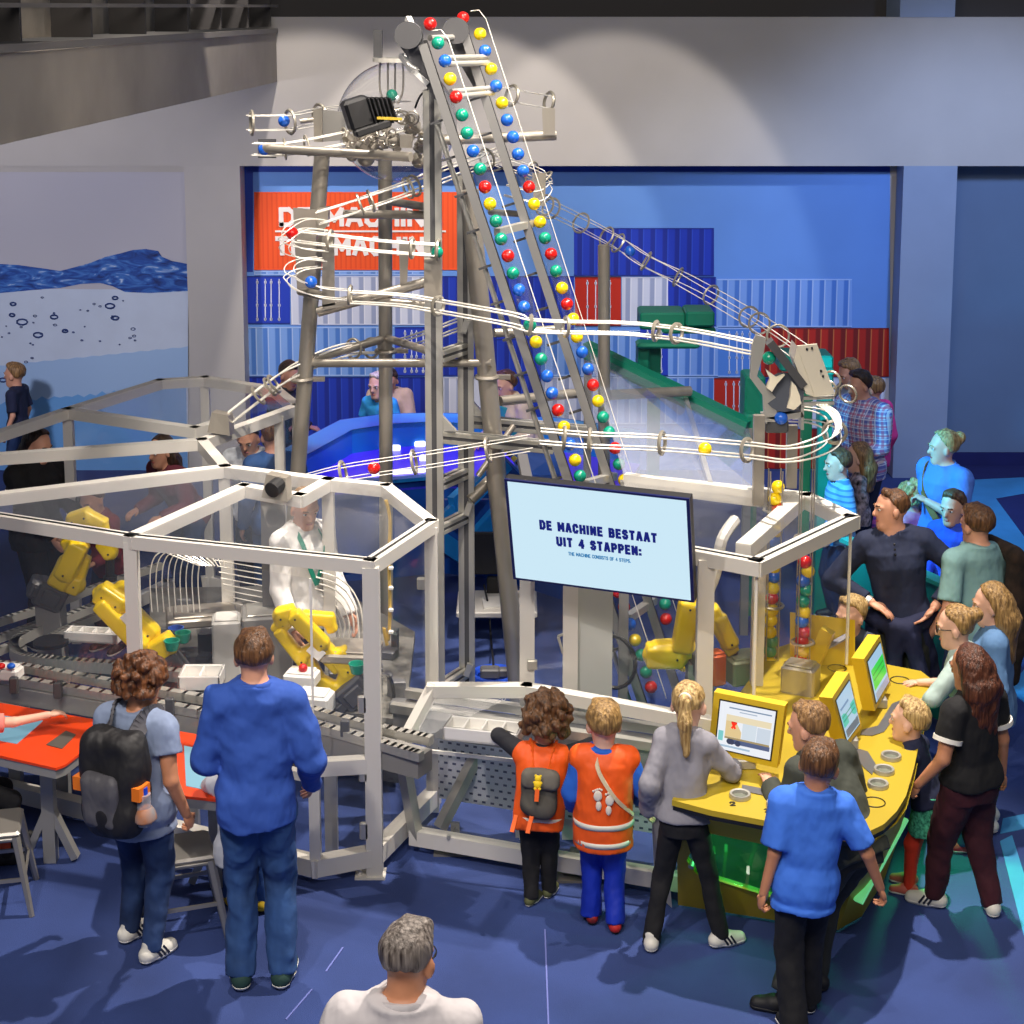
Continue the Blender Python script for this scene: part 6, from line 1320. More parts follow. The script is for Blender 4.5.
def backpack(p, label, w, h_, d, t0, m, pocket, trim, style='tall'):
    K = p.K; e = empty('backpack', p.world(p.T(0, -.1, t0)), label, 'backpack')
    Rb = p.Rt; c = p.T(0, -.068-d*.5, t0+h_*.5)
    f = Fld(c-V(.42, .42, .42)*K*.9, c+V(.42, .42, .42)*K*.9, .011); f.box(c, V(w, d, h_)*K, Rb, .05*K, .02); f.ell(c+Rb @ V(0, -.02, -h_*.28)*K, V(w*.52, d*.62, h_*.28)*K, Rb, .03); f.noise(.012, 18, p.seed); wtop('bag_body', p, f, m, e)
    f = Fld(c-V(.42, .42, .42)*K*.9, c+V(.42, .42, .42)*K*.9, .011)
    if style == 'tall': f.box(c+Rb @ V(-.01, -d*.55, -h_*.12)*K, V(w*.62, d*.4, h_*.55)*K, Rb, .03*K, .02); f.noise(.008, 22, p.seed+3); wtop('front_pocket', p, f, pocket, e)
    else: f.box(c+Rb @ V(0, -d*.3, h_*.3)*K, V(w*1.04, d*.9, h_*.42)*K, Rb, .04*K, .02); f.noise(.008, 22, p.seed+3); wtop('flap', p, f, pocket, e)
    for sx in (-1, 1):
        b = MB(); P = spline([p.T(sx*.05, -.075, t0+h_*.95), p.T(sx*.055, -.02, .325), p.T(sx*.06, .05, .29), p.T(sx*.066, .075, .22), p.T(sx*.07, .06, .13), p.T(sx*.075, -.06, .07)], 6)
        for i in range(len(P)-1): mid = (P[i]+P[i+1])/2; ax = p.pel+p.Rt[:, 2]*((mid-p.pel) @ p.Rt[:, 2]); b.bar(P[i]+unit(mid-ax)*.014, P[i+1]+unit(mid-ax)*.014, .055*K, .012, up=unit(mid-ax), ext=.004)
        wtop('shoulder_strap', p, b, trim if style != 'tall' else pocket, e)
        if style == 'tall': b = MB(); b.cbox(c+Rb @ V(sx*w*.5, -d*.2, -h_*.02)*K, V(.03, .06, .045)*K, Rb); wtop('side_tab', p, b, trim, e)
    return e, c
# ------------------------------------------------------------------ the visitors
JEANS = cloth('blue jeans', '#2a4c80', .35); JEANS2 = cloth('dark jeans', '#1d3560', .4); BLK = cloth('black', '#16161a', .2); NAVY = cloth('navy', '#1a2140', .15)
BLUE = cloth('royal blue', '#3258b2', .08); SHW = mat('white leather', '#dedbd2', .5); SHB = mat('black shoe', '#17171a', .6); STR = mat('black stripe', '#1c2030', .5)
GREYT = cloth('grey marl', '#8b8a94', .1); ORV = cloth('orange vest', '#ee5a10', .1, rough=.6); REFL = mat('reflective band', '#d8d6cc', .35)

# man in the blue sweater
p = person('man in a blue sweater and jeans seen from behind at the left tables', 1.83, 4, feet=(262, 984), L=(-.09, .16, .62), R=(.135, .09, .53), fl=(-.056, 0), fr=(.056, .0), look=(6, -8), girth=.9, res=.010, polL=(-.35, -1, -.2), polR=(.35, -1, 0),
           top=dict(m=BLUE, kind='sweater', hem=-.04, loose=.012, fold=.016, collar=BLUE), bottom=dict(m=JEANS, loose=.008, fold=.012, hem=.036), shoes=(mat('dark green suede', '#22403a', .8), M_SOLE), hair=('short', 'brown', .006))
# woman with the backpack
p = person('curly haired woman in a grey blue tee and jeans carrying a black backpack', 1.56, -22, feet=(141, 950), girth=1.06, L=(-.13, .10, .52), R=(.16, .03, .50), fl=(-.08, .03, 0, -10), fr=(.06, -.05, 0, -14), look=(-18, -14), fem=True, res=.010, hand=.8,
           top=dict(m=cloth('grey blue tee', '#8796b4'), sleeve=.45, hem=-.075, loose=.014, fold=.012, flare=.014), bottom=dict(m=JEANS2, loose=.008, fold=.008), shoes=(SHW, M_SOLE, STR), hair=('curly', 'ginger', .014), skin='tan')
e, c = backpack(p, 'black and grey hiking backpack with orange tabs worn by the curly haired woman', .225, .34, .12, -.04, cloth('black nylon', '#1c1b1e', .2, rough=.6), cloth('grey nylon', '#55545a', .2, rough=.6), mat('orange tab', '#e8781a', .6))
b = MB(); q = c+p.Rt @ V(.12, -.02, -.03)*p.K; b.cyl(q-V(0, 0, .09)*p.K, q+V(0, 0, .015)*p.K, .023*p.K, 14); bt = wtop('water_bottle', p, b, glass_mat('bottle clear', body=.4, bodycol='#c8ccd8'), None, label='clear water bottle with a blue cap in the side pocket of the black backpack', cat='bottle')
b = MB(); b.cyl(q+V(0, 0, .015)*p.K, q+V(0, 0, .038)*p.K, .013*p.K, 12); wtop('cap', p, b, mat('cap blue', '#1f48d0', .4), bt)
f = Fld(q-.12, q+.12, .009); f.ell(q-V(-.005, .0, .075)*p.K, V(.034, .04, .055)*p.K); wtop('side_pocket', p, f, mat('orange mesh pocket', '#d87a1e', .7, var=.3, var2='#8a8688', vscale=9), e)
# seated child behind the stool
p = person('child in jeans sitting on the metal stool in front of the woman with the backpack', 1.3, 6, girth=.9, head=(238, 726), lean=14, hips=(0, -.06, -.15), L=(-.1, .26, .62), R=(.1, .26, .62), fl=(-.06, .18), fr=(.08, .12), hs=.95, kneeL=(0, 1, 1), kneeR=(.1, 1, 1),
           top=dict(m=cloth('pale tee', '#c9cdd6'), sleeve=.6, hem=-.05), bottom=dict(m=JEANS), shoes=(mat('yellow and black shoe', '#c9a81e', .6), SHB), hair=('short', 'darkblond'), faced=False)
# child in pink at the left edge
p = person('child in a coral pink top at the left edge reaching over the orange table', 1.35, -55, girth=.9, head=(-32, 664), lean=12, hips=(0, -.05, -.12), L=(-.1, .2, .55), R=(.16, .34, .66), fl=(-.06, .20), fr=(.09, .12), hs=.95, hand=.5, kneeL=(0, 1, 1), kneeR=(.1, 1, 1), polR=(1, -.2, -.6),
           top=dict(m=cloth('coral', '#e8867c'), sleeve=.75, hem=-.05), bottom=dict(m=BLK), shoes=(SHB, SHB), hair=('long', 'darkblond'), skin='light', faced=False)
for (hp, Kn, A, f_) in p.legs: m = MB(); m.cyl(A+V(0, 0, .03), A+V(0, 0, .13), .033*p.K, 14, .038*p.K); pobj('sock', m, cloth('orange sock', '#e0562e'), p.root)
# man in the white tee, closest to us
p = person('grey haired man in a white tee seen from behind at the very front', 1.76, -6, head=(411, 921), L=(-.17, .04, .5), R=(.17, .04, .5), look=(-16, -16), girth=1.0, res=.009, polL=(-.5, -1, 0), polR=(.5, -1, 0),
           top=dict(m=cloth('white tee', '#c9c4c6', .05), sleeve=.9, collar=cloth('white tee', '#c9c4c6', .05), loose=.016, hem=-.05, fold=.012), bottom=dict(m=NAVY), shoes=(SHB,), hair=('short', 'grey', .004), skin='tan')
glasses(p)

# curly boy with the grey backpack
p = person('curly haired child in an orange vest leaning on the low glass cabinet', 1.12, -4, feet=(540, 900), lean=16, side=3, girth=.95, hips=(0, -.03, 0), L=(-.13, .2, .80), R=(.2, .22, .76), fl=(-.04, -.05, 0, -25), fr=(.05, .04, 0, -20), hs=.97, res=.010, look=(-12, -12), polL=(-1, -.2, .6), polR=(1, -.2, .5),
           top=dict(m=cloth('dark grey sweater', '#2c2d34'), kind='sweater', hem=-.04), bottom=dict(m=BLK, loose=.012), shoes=(mat('olive sneaker', '#5a5e3c', .7), M_SOLE), hair=('curly', 'brown', .03), skin='fair')
VEST = [(-.10, .124, .105, 0, 0), (-.02, .128, .105, 0, 0), (.1, .126, .102, 0, 0), (.2, .134, .098, 0, .005), (.262, .132, .086, 0, .003), (.292, .105, .07, 0, 0), (.312, .06, .056, 0, 0)]
v_ = ploft(p, 'safety_vest', ORV, VEST, noise=.006, sh=.05)
tband(p, 'reflective_band', REFL, -.06, -.035, .036, v_, 1.06)
e, c = backpack(p, 'grey flap backpack with a yellow bear patch worn by the curly haired child', .19, .24, .1, -.02, cloth('grey canvas', '#4a4844', .2), cloth('grey flap', '#6a665e', .2), mat('orange strap', '#f0641a', .6), 'flap')
b = MB(); Rb = p.Rt; q = c+Rb @ V(-.01, -.108, .06)*p.K
for (x, z, r) in ((0, .028, .017), (-.012, .042, .007), (.012, .042, .007), (0, .0, .02), (-.016, .008, .008), (.016, .008, .008), (-.01, -.022, .009), (.01, -.022, .009)): b.ball(q+Rb @ V(x, 0, z)*p.K, r*p.K, 10, 6, (1, .35, 1), Rb)
wtop('patch', p, b, mat('yellow patch', '#f4cf18', .6), e)
b = MB(); b.cbox(q+Rb @ V(0, .0, -.055)*p.K, V(.022, .012, .06)*p.K, Rb); wtop('buckle_strap', p, b, mat('orange strap', '#f0641a', .6), e)
for x in (-.11, -.03): b = MB(); b.bar(c+Rb @ V(x, -.06, -.11)*p.K, c+Rb @ V(x-.015, -.09, -.19)*p.K, .022*p.K, .01); wtop('loose_strap', p, b, mat('orange strap', '#f0641a', .6), e)
# boy in the vest with footprints
p = person('blond boy in an orange vest with white footprints and blue trousers', 1.24, -3, feet=(603, 926), girth=.95, L=(-.14, .08, .53), R=(.16, .12, .56), fl=(-.05, .03), fr=(.055, -.04, 0, 4), hs=.97, res=.010, look=(8, -6), polL=(-.4, -1, 0), polR=(.5, -1, 0),
           top=dict(m=cloth('bright blue shirt', '#2060c8'), hem=-.05, collar=cloth('bright blue shirt', '#2060c8')), bottom=dict(m=cloth('shiny blue trousers', '#1430b0', .1, rough=.5), loose=.012, fold=.008, hem=.04), shoes=(mat('black and red sneaker', '#3a2226', .6, var=.5, var2='#d02a2a', vscale=12), SHB), hair=('short', 'darkblond', .006), skin='light')
v_ = ploft(p, 'safety_vest', ORV, [(-.13, .13, .11, 0, 0)]+VEST[1:], noise=.006, sh=.05)
tband(p, 'reflective_band', REFL, -.105, -.08, .046, v_, 1.06); tband(p, 'reflective_band', REFL, -.02, .005, .036, v_, 1.06)
b = MB(); K = p.K
for sx in (-1, 1):
    o_ = V(sx*.026, -.113, .115+(-.012 if sx > 0 else .008)); 
    b.ball(p.T(*(o_+V(0, 0, .025))), 1, 12, 6, (.019*K, .006, .026*K), p.Rt); b.ball(p.T(*(o_+V(sx*-.004, 0.002, -.022))), 1, 12, 6, (.013*K, .006, .024*K), p.Rt)
    for j in range(5): b.ball(p.T(*(o_+V(sx*(-.016+j*.009), 0.002, .058-.004*abs(j-1.2)))), 1, 8, 5, (.0052*K, .005, .006*K), p.Rt)
pobj('footprint_print', b, mat('white print', '#e6ddd0', .6), v_)
strap(p, 'lanyard_strap', mat('cream strap', '#d8c8a8', .7), [p.T(-.035, -.045, .31), p.T(-.02, -.1, .25), p.T(.05, -.112, .14), p.T(.13, -.04, .03)], .02)
# girl with the ponytail at the console
p = person('blond girl with a ponytail in a grey sweater and black trousers at the yellow console', 1.42, -12, head=(690, 681), lean=10, girth=.78, L=(-.125, .02, .53), R=(.17, .24, .62), fl=(-.10, -.04, 0, 4), fr=(.15, .03, 0, -55), hs=.96, fem=True, res=.010, look=(-4, -16), hips=(.01, -.02, -.005), polR=(.4, -1, -.2),
           top=dict(m=GREYT, kind='sweater', hem=.01, loose=.012, fold=.013), bottom=dict(m=BLK, loose=.006, fold=.007), shoes=(SHW, M_SOLE, STR), hair=('ponytail', 'blond'), skin='light')
# boy leaning over the console
p = person('boy in a dark grey green sweater bending over the yellow console', 1.5, 34, head=(806, 703), lean=36, girth=.95, L=(-.1, .30, .60), R=(.1, .28, .60), fl=(-.35, -.02, 0, 40), fr=(-.13, .02, 0, 0), hips=(0, .0, -.04), hs=.97, look=(26, -4), res=.010, polL=(-.4, -.6, -.6), polR=(.4, -.8, -.4), kneeL=(-.3, 1, .1),
           top=dict(m=cloth('grey green sweater', '#3c4038'), kind='sweater', hem=-.04, loose=.016, fold=.013), bottom=dict(m=cloth('charcoal trousers', '#2a2d2c'), loose=.012, fold=.009), shoes=(SHB, SHB), hair=('short', 'lightbrown', .004))
# boy in the blue polo
p = person('boy in a bright blue polo shirt and black trousers walking away at the front right', 1.42, 10, girth=.95, head=(822, 741), side=5, twist=-10, L=(-.15, .0, .50), R=(.25, -.05, .51), fl=(-.05, -.06), fr=(.05, .08), hs=.98, res=.009, look=(-20, -4), hand=.9, lean=3,
           top=dict(m=cloth('polo blue', '#3a72dc', .06), hem=-.065, sleeve=.8, loose=.015, fold=.012, flare=.012, collar=cloth('polo blue', '#3a72dc', .06)), bottom=dict(m=BLK, loose=.014, hem=.045), shoes=(SHB,), hair=('short', 'brown', .002), skin='tan')
# girl in the black tee with maroon trousers
p = person('girl with long dark hair in a black tee and maroon trousers at the right', 1.5, 36, head=(968, 645), L=(-.19, .08, .52), R=(.18, .0, .49), fl=(-.05, .10, 0, 28), fr=(.08, -.06, 0, -42), hs=.97, fem=True, res=.010, look=(2, -12), hand=.9, girth=1.08,
           top=dict(m=cloth('black tee', '#121216', .1), sleeve=.6, hem=.0, loose=.011), bottom=dict(m=cloth('maroon', '#3c0f1c', .15), loose=.012, fold=.008), shoes=(SHW, M_SOLE, STR), hair=('long', 'chestnut', .002, .34), skin='tan')
for (S, E, W) in p.arms:
    B = S+(E-S)*.58; d_ = unit(E-S); m = MB(); m.cyl(B-d_*.012, B+d_*.012, .0565*1.0*p.K*.92, 18); pobj('sleeve_band', m, M_SOLE, p.root)
m = MB(); m.tube([p.T(math.cos(a)*.048, .01+math.sin(a)*.046, .308) for a in np.linspace(0, 2*PI, 20)[:-1]], .007*p.K, 6, closed=True); pobj('neck_band', m, M_SOLE, p.root)
# small girl with red tights
p = person('small girl in a navy top, green skirt and red tights leaning on the console edge', 1.12, 62, girth=.9, feet=(909, 889), lean=20, hips=(0, -.06, 0), L=(-.1, .26, .72), R=(.1, .27, .74), fl=(-.05, .02, 0, 10), fr=(.06, .05, 0, 5), hs=.95, look=(0, 4), skin='light', fem=True, res=.010, polL=(-1, 0, 0), polR=(1, 0, 0),
           top=dict(m=NAVY, sleeve=.95, hem=-.0), bottom=dict(m=cloth('red tights', '#d83a20', .1), loose=.004, fold=.003), shoes=(mat('coral sneaker', '#c8685a', .6), M_SOLE), hair=('short', 'blond'))
f = Fld(p.pel-V(.35, .35, .4), p.pel+V(.35, .35, .2), .010); K = p.K; f.loft(p.pel, np.eye(3), [(-.17*K, .118*K, .105*K, 0, .0), (-.03*K, .102*K, .086*K, 0, 0), (.05*K, .094*K, .075*K, 0, 0)], .02); f.noise(.008, 24, 5, (1, 1, .2)); pobj('skirt', f, mat('green printed skirt', '#12806a', .85, var=.5, var2='#59c8a0', vscale=60), p.root)
# girl with glasses and a bun
p = person('girl with glasses and a blond bun in a pale shirt beside the console', 1.45, 66, girth=.9, head=(954, 606), L=(-.12, .24, .60), R=(.12, .24, .62), hs=.97, fem=True, lean=10, look=(8, -8), skin='light', polL=(-1, 0, -.4),
           top=dict(m=cloth('pale sage shirt', '#a8bcb8'), sleeve=1.2, hem=-.05), bottom=dict(m=JEANS), shoes=(mat('pink sneaker', '#d8485a', .6), M_SOLE), hair=('bun', 'darkblond'))
glasses(p)
# girl in the denim jacket
p = person('girl with long loose blond hair in a denim jacket beside the girl with glasses', 1.5, 72, head=(990, 584), L=(-.13, .1, .54), R=(.14, .1, .54), hs=.97, fem=True, look=(6, -10), skin='light',
           top=dict(m=cloth('denim', '#5f86b4'), kind='jacket', hem=-.05, loose=.016), bottom=dict(m=JEANS2), shoes=(SHW,), hair=('long', 'darkblond', .002, .33))
# man in the teal tee with a coat over his shoulder
p = person('young man in a grey teal tee with a dark coat over his right shoulder', 1.74, 22, head=(977, 505), L=(-.15, .06, .52), R=(.13, .12, .70), look=(10, -6), res=.011, polR=(1, -.3, -.6),
           top=dict(m=cloth('teal marl', '#7fa6a6', .1), sleeve=.8, hem=-.05, loose=.014), bottom=dict(m=JEANS2), shoes=(SHB,), hair=('short', 'brown', .004))
K = p.K; f = Fld(p.T(.1, -.3, -.3)-.25, p.T(.1, .2, .33)+.35, .014)
f.cap(p.T(.08, .04, .315), p.T(.10, -.075, .295), .026*K, .03*K, .02); f.cap(p.T(.10, -.08, .29), p.T(.115, -.075, .0), .032*K, .04*K, .03); f.cap(p.T(.115, -.075, .0), p.T(.11, -.07, -.17), .04*K, .034*K, .03); f.cap(p.T(.08, .05, .30), p.T(.09, .085, .18), .028*K, .024*K, .03); f.noise(.014, 18, 9, (1, 1, .3))
wtop('coat', p, f, mat('dark brown coat', '#201814', .95, var=.4, var2='#3a2a20', vscale=14), None, label='dark brown coat hung over the shoulder of the man in teal', cat='coat')
# man in the navy henley
p = person('tall man in a navy henley hands on hips, jacket tied round his waist', 1.82, 168, head=(892, 489), L=(-.105, .07, .605), R=(.105, .07, .605), look=(-72, -2), girth=.94, res=.010, polL=(-1, -.35, .1), polR=(1, -.35, .1), side=7, hand=.2,
           top=dict(m=cloth('navy henley', '#1d2642', .1), kind='henley_shirt', sleeve=1.85, hem=-.01, loose=.011, fold=.008), bottom=dict(m=cloth('dark olive trousers', '#22241e'), loose=.012), shoes=(SHB,), hair=('short', 'brown', -.002))
m = MB(); 
for i in range(3): m.ball(p.T(0, .078, .29-.018*i), .008, 8, 5)
pobj('button', m, M_BLACK, p.root)
f = Fld(p.pel-V(.45, .45, .6), p.pel+V(.45, .45, .25), .012); K = p.K; f.loft(p.pel, np.eye(3), [(-.22*K, .135*K, .09*K, 0, -.05*K), (-.03*K, .115*K, .09*K, 0, -.015*K), (.03*K, .103*K, .08*K, 0, 0), (.045*K, .10*K, .076*K, 0, 0)], .02, cuts=[((0, 1, .0), .05*K)]); f.cap(p.T(-.1, .03, .02), p.T(.0, .09, -.005), .028*K, .03*K, .02); f.cap(p.T(.1, .03, .02), p.T(.0, .09, -.005), .028*K, .03*K, .02); f.cap(p.T(0.02, .09, 0), p.T(.05, .1, -.2), .03*K, .036*K, .02); f.cap(p.T(-.02, .09, 0), p.T(-.05, .1, -.18), .03*K, .034*K, .02); f.noise(.014, 18, 4); pobj('tied_jacket', f, cloth('jacket navy', '#161c3c', .2), p.root)
m = MB(); S, E, W = p.arms[1]; d_ = unit(W-E); m.cyl(W-d_*.035, W-d_*.005, .036, 14); pobj('wristwatch', m, M_ALU, p.root)
# blond boy behind the monitors
p = person('blond boy bending behind the yellow monitors at the far side of the console', 1.2, 150, girth=.9, head=(851, 597), lean=25, L=(-.12, .2, .55), R=(.12, .2, .55), hs=.96, look=(-20, 0), skin='light', res=.012,
           top=dict(m=cloth('slate and red top', '#3a4250', .3)), bottom=dict(m=NAVY), shoes=(SHB,), hair=('short', 'blond', .004))
# group at the right rear
p = person('woman in a blue shirt with a tan bag strap and blond hair pinned up', 1.68, 118, head=(944, 431), L=(-.02, .12, .70), R=(.12, .05, .52), hand=.8, look=(-24, -4), fem=True, skin='light', girth=1.12, res=.0125, polL=(-1, -.4, -.3),
           top=dict(m=cloth('blue shirt', '#5a84d8', .08), sleeve=.9, hem=-.02, loose=.014, collar=cloth('blue shirt', '#5a84d8', .08)), bottom=dict(m=JEANS), shoes=(SHB,), hair=('bun', 'blond', .006))
tband(p, 'belt', M_BLACK, -.035, -.005, .016, p.root, 1.14); strap(p, 'bag_strap', mat('tan strap', '#8a6a3c', .6), [p.T(.085, -.05, .30), p.T(.07, .05, .30), p.T(.03, .10, .2), p.T(-.06, .10, .1), p.T(-.11, .03, .0)], .05)
p = person('blond curly headed boy in pink before the woman in the blue shirt', 1.25, 35, girth=.9, head=(912, 481), hs=.95, look=(20, -4), skin='light', res=.0125, top=dict(m=cloth('pink tee', '#d88aa8'), sleeve=.8), bottom=dict(m=NAVY), shoes=(SHB,), hair=('curly', 'blond', -.004))
p = person('boy in a royal blue top looking left beside the man in navy', 1.42, 150, girth=.9, head=(953, 491), hs=.97, look=(-14, -8), skin='light', res=.0115, L=(-.15, .05, .5), R=(.10, .14, .58), top=dict(m=cloth('cobalt', '#2c50d0', .08), hem=-.05, loose=.014), bottom=dict(m=JEANS), shoes=(SHB,), hair=('short', 'brown', .002))
PLAID = bpy.data.materials.new('plaid'); PLAID.use_nodes = True; nt = PLAID.node_tree; bs = nt.nodes['Principled BSDF']; bs.inputs['Roughness'].default_value = .85
tc = nt.nodes.new('ShaderNodeTexCoord'); sp = nt.nodes.new('ShaderNodeSeparateXYZ'); nt.links.new(tc.outputs['Object'], sp.inputs[0]); prev = None
for ax, off, wd, col in (('X', 0, .5, '#2a3aa8'), ('Z', 0, .5, '#2a3aa8'), ('X', .03, .2, '#c04a7a'), ('Z', .03, .2, '#c04a7a'), ('X', .055, .12, '#f2f2ff'), ('Z', .055, .12, '#f2f2ff')):
    a = nt.nodes.new('ShaderNodeMath'); a.operation = 'ADD'; a.inputs[1].default_value = off; nt.links.new(sp.outputs[ax], a.inputs[0])
    d_ = nt.nodes.new('ShaderNodeMath'); d_.operation = 'DIVIDE'; d_.inputs[1].default_value = .08; nt.links.new(a.outputs[0], d_.inputs[0]); fr_ = nt.nodes.new('ShaderNodeMath'); fr_.operation = 'FRACT'; nt.links.new(d_.outputs[0], fr_.inputs[0])
    lt = nt.nodes.new('ShaderNodeMath'); lt.operation = 'LESS_THAN'; lt.inputs[1].default_value = wd; nt.links.new(fr_.outputs[0], lt.inputs[0]); ml = nt.nodes.new('ShaderNodeMath'); ml.operation = 'MULTIPLY'; ml.inputs[1].default_value = .62; nt.links.new(lt.outputs[0], ml.inputs[0])
    mx = nt.nodes.new('ShaderNodeMix'); mx.data_type = 'RGBA'; nt.links.new(ml.outputs[0], mx.inputs['Factor']); mx.inputs['B'].default_value = (*lin(col), 1)
    if prev is None: mx.inputs['A'].default_value = (*lin('#dfe2f4'), 1)
    else: nt.links.new(prev, mx.inputs['A'])
    prev = mx.outputs['Result']
nt.links.new(prev, bs.inputs['Base Color'])
def stripes(nm, a, b_, per):
    m = corrugated(nm, a, b_, per, 'Z'); return m
p = person('man in a blue and pink plaid shirt and dark trousers at the right rear', 1.78, 128, head=(858, 371), L=(-.08, .14, .6), R=(.13, .08, .54), look=(-15, -14), res=.0125, girth=1.1, top=dict(m=PLAID, sleeve=1.6, hem=-.04, loose=.014), bottom=dict(m=NAVY), shoes=(SHB,), hair=('short', 'dark', .002), polR=(1, -.6, 0))
m = MB(); S, E, W = p.arms[1]; d_ = unit(W-E); m.cyl(W-d_*.035, W-d_*.005, .036, 14); pobj('wristwatch', m, M_ALU, p.root)
p = person('woman with brown hair looking down behind the man in plaid', 1.66, 120, head=(846, 361), look=(-10, -24), res=.0135, fem=True, top=dict(m=cloth('grey top', '#8a8f9c')), bottom=dict(m=NAVY), shoes=(SHB,), hair=('short', 'lightbrown', .004))
p = person('small girl in a pink top and striped tights standing behind the man in plaid', 1.55, 40, head=(873, 376), hs=.95, look=(30, -4), res=.0135, fem=True, top=dict(m=cloth('hot pink', '#d83a86')), bottom=dict(m=stripes('striped tights', '#c860a8', '#7a4aa8', .06), loose=.004), shoes=(SHB,), hair=('short', 'lightbrown'))
p = person('child in a pale blue striped sweater with a navy collar facing left', 1.4, 98, girth=.9, head=(838, 449), hs=.96, look=(0, -6), skin='light', res=.0125, L=(-.12, .08, .54), R=(.13, .06, .5), top=dict(m=stripes('blue striped knit', '#7ab4e0', '#4a84c0', .045), kind='sweater', loose=.013, collar=NAVY), bottom=dict(m=NAVY), shoes=(SHB,), hair=('short', 'brown'))
p = person('girl with a long brown ponytail in a floral top behind the child in blue stripes', 1.22, 80, girth=.9, head=(858, 443), hs=.97, look=(0, -6), skin='light', res=.0125, fem=True, top=dict(m=mat('floral top', '#2a2836', .85, var=.6, var2='#c8b8c0', vscale=24)), bottom=dict(m=NAVY), shoes=(SHB,), hair=('long', 'lightbrown', .004, .26))
p = person('child in a black and white striped top partly hidden by the right ball cage', 1.3, 100, girth=.9, head=(826, 436), hs=.96, look=(0, -6), skin='light', res=.0135, top=dict(m=stripes('black striped knit', '#d8dce6', '#20222c', .035)), bottom=dict(m=NAVY), shoes=(SHB,), hair=('short', 'dark'))
# visitors and staff behind the machine
p = person('man in a white shirt with a green lanyard standing inside the left enclosure', 1.78, -140, head=(306, 490), look=(-10, -16), res=.0125, girth=.84, L=(-.12, .12, .52), R=(.12, .12, .52), top=dict(m=cloth('white shirt', '#e4e2e0', .04), hem=-.05, loose=.016, collar=cloth('white shirt', '#e4e2e0', .04)), bottom=dict(m=NAVY), shoes=(SHB,), hair=('short', 'lightbrown', -.006))
for sx in (-1, 1): strap(p, 'lanyard', mat('green lanyard', '#14806a', .6), [p.T(sx*.04, .0, .33), p.T(sx*.045, .075, .27), p.T(sx*.03, .085, .2), p.T(0, .088, .12)], .028)
p = person('boy in a navy tee walking left in front of the water mural', 1.3, 78, girth=.9, head=(14, 363), hs=.95, look=(0, -4), res=.0125, top=dict(m=NAVY, sleeve=.8), bottom=dict(m=JEANS2), shoes=(SHB,), hair=('short', 'lightbrown', .003))
p = person('dark haired woman in a black jacket behind the left glass enclosure', 1.7, -120, head=(40, 430), look=(0, -16), res=.0125, fem=True, girth=1.1, L=(-.1, .2, .55), R=(.1, .2, .55), top=dict(m=BLK, kind='jacket', loose=.02), bottom=dict(m=BLK), shoes=(SHB,), hair=('long', 'dark', .006, .2))
p = person('child in a dark red top behind glass, right of the woman in black', 1.35, 150, girth=.9, head=(88, 486), hs=.95, look=(0, -20), res=.0135, lean=12, L=(-.1, .22, .6), R=(.1, .22, .6), top=dict(m=cloth('dark red', '#7a2430')), bottom=dict(m=NAVY), shoes=(SHB,), hair=('short', 'brown'))
p = person('visitor in maroon bending over the far table behind the rear glass', 1.55, 140, head=(160, 436), lean=28, hs=.97, look=(0, 0), res=.0135, L=(-.1, .26, .58), R=(.1, .26, .58), top=dict(m=cloth('maroon top', '#6a2a3a')), bottom=dict(m=JEANS2), shoes=(SHB,), hair=('long', 'dark'))
p = person('person in a checked white shirt behind the rear glass enclosure', 1.62, 170, head=(246, 425), look=(0, -22), res=.0135, lean=12, top=dict(m=mat('grey check', '#d6dae4', .85, var=.35, vscale=16), loose=.016), bottom=dict(m=NAVY), shoes=(SHB,), hair=('short', 'dark'))
p = person('person in blue jeans and blue shirt behind rear glass beside the leaning pipe', 1.66, 20, head=(272, 420), look=(0, -10), res=.0135, top=dict(m=cloth('mid blue shirt', '#3a62a0')), bottom=dict(m=JEANS), shoes=(SHB,), hair=('short', 'brown'))
p = person('person in black with crossed arms sitting beside the basin behind the leaning pipe', 1.62, -135, head=(292, 363), look=(0, -20), hips=(0, -.04, -.04), res=.0125, L=(.06, .16, .60), R=(-.05, .17, .58), lean=10, top=dict(m=cloth('charcoal top', '#33363c'), hem=-.03), bottom=dict(m=BLK), shoes=(SHB,), hair=('short', 'dark', .004))
p = person('white blond child in a blue tee leaning over the basin rim', 1.36, 165, girth=.9, head=(377, 373), lean=14, hs=.97, look=(-10, -4), skin='light', res=.0125, L=(-.14, .22, .58), R=(.16, .16, .56), top=dict(m=cloth('azure tee', '#2f9ae0'), sleeve=.7), bottom=dict(m=NAVY), shoes=(SHB,), hair=('short', 'white', .004), faced=True)
p = person('adult in a beige sweater behind the white blond child at the basin', 1.24, 175, head=(388, 370), lean=6, look=(0, -24), res=.0135, girth=1.3, L=(-.2, .18, .52), R=(.2, .18, .52), top=dict(m=cloth('beige sweater', '#cdb49a'), loose=.02), bottom=dict(m=BLK), shoes=(SHB,), hair=('short', 'dark'))
p = person('woman with short brown hair in a cream cardigan over a teal top at the basin', 1.6, 130, head=(503, 372), lean=24, look=(0, -10), skin='light', fem=True, res=.0125, L=(-.1, .24, .56), R=(.16, .22, .54), top=dict(m=cloth('cream cardigan', '#dccbb8'), kind='cardigan', loose=.016), bottom=dict(m=NAVY), shoes=(SHB,), hair=('short', 'brown', .008))
ploft(p, 'scarf', cloth('teal scarf', '#2f9aa8'), [(.02, .05, .07, 0, .03), (.2, .055, .075, 0, .035), (.29, .05, .05, 0, .02)], noise=.006)
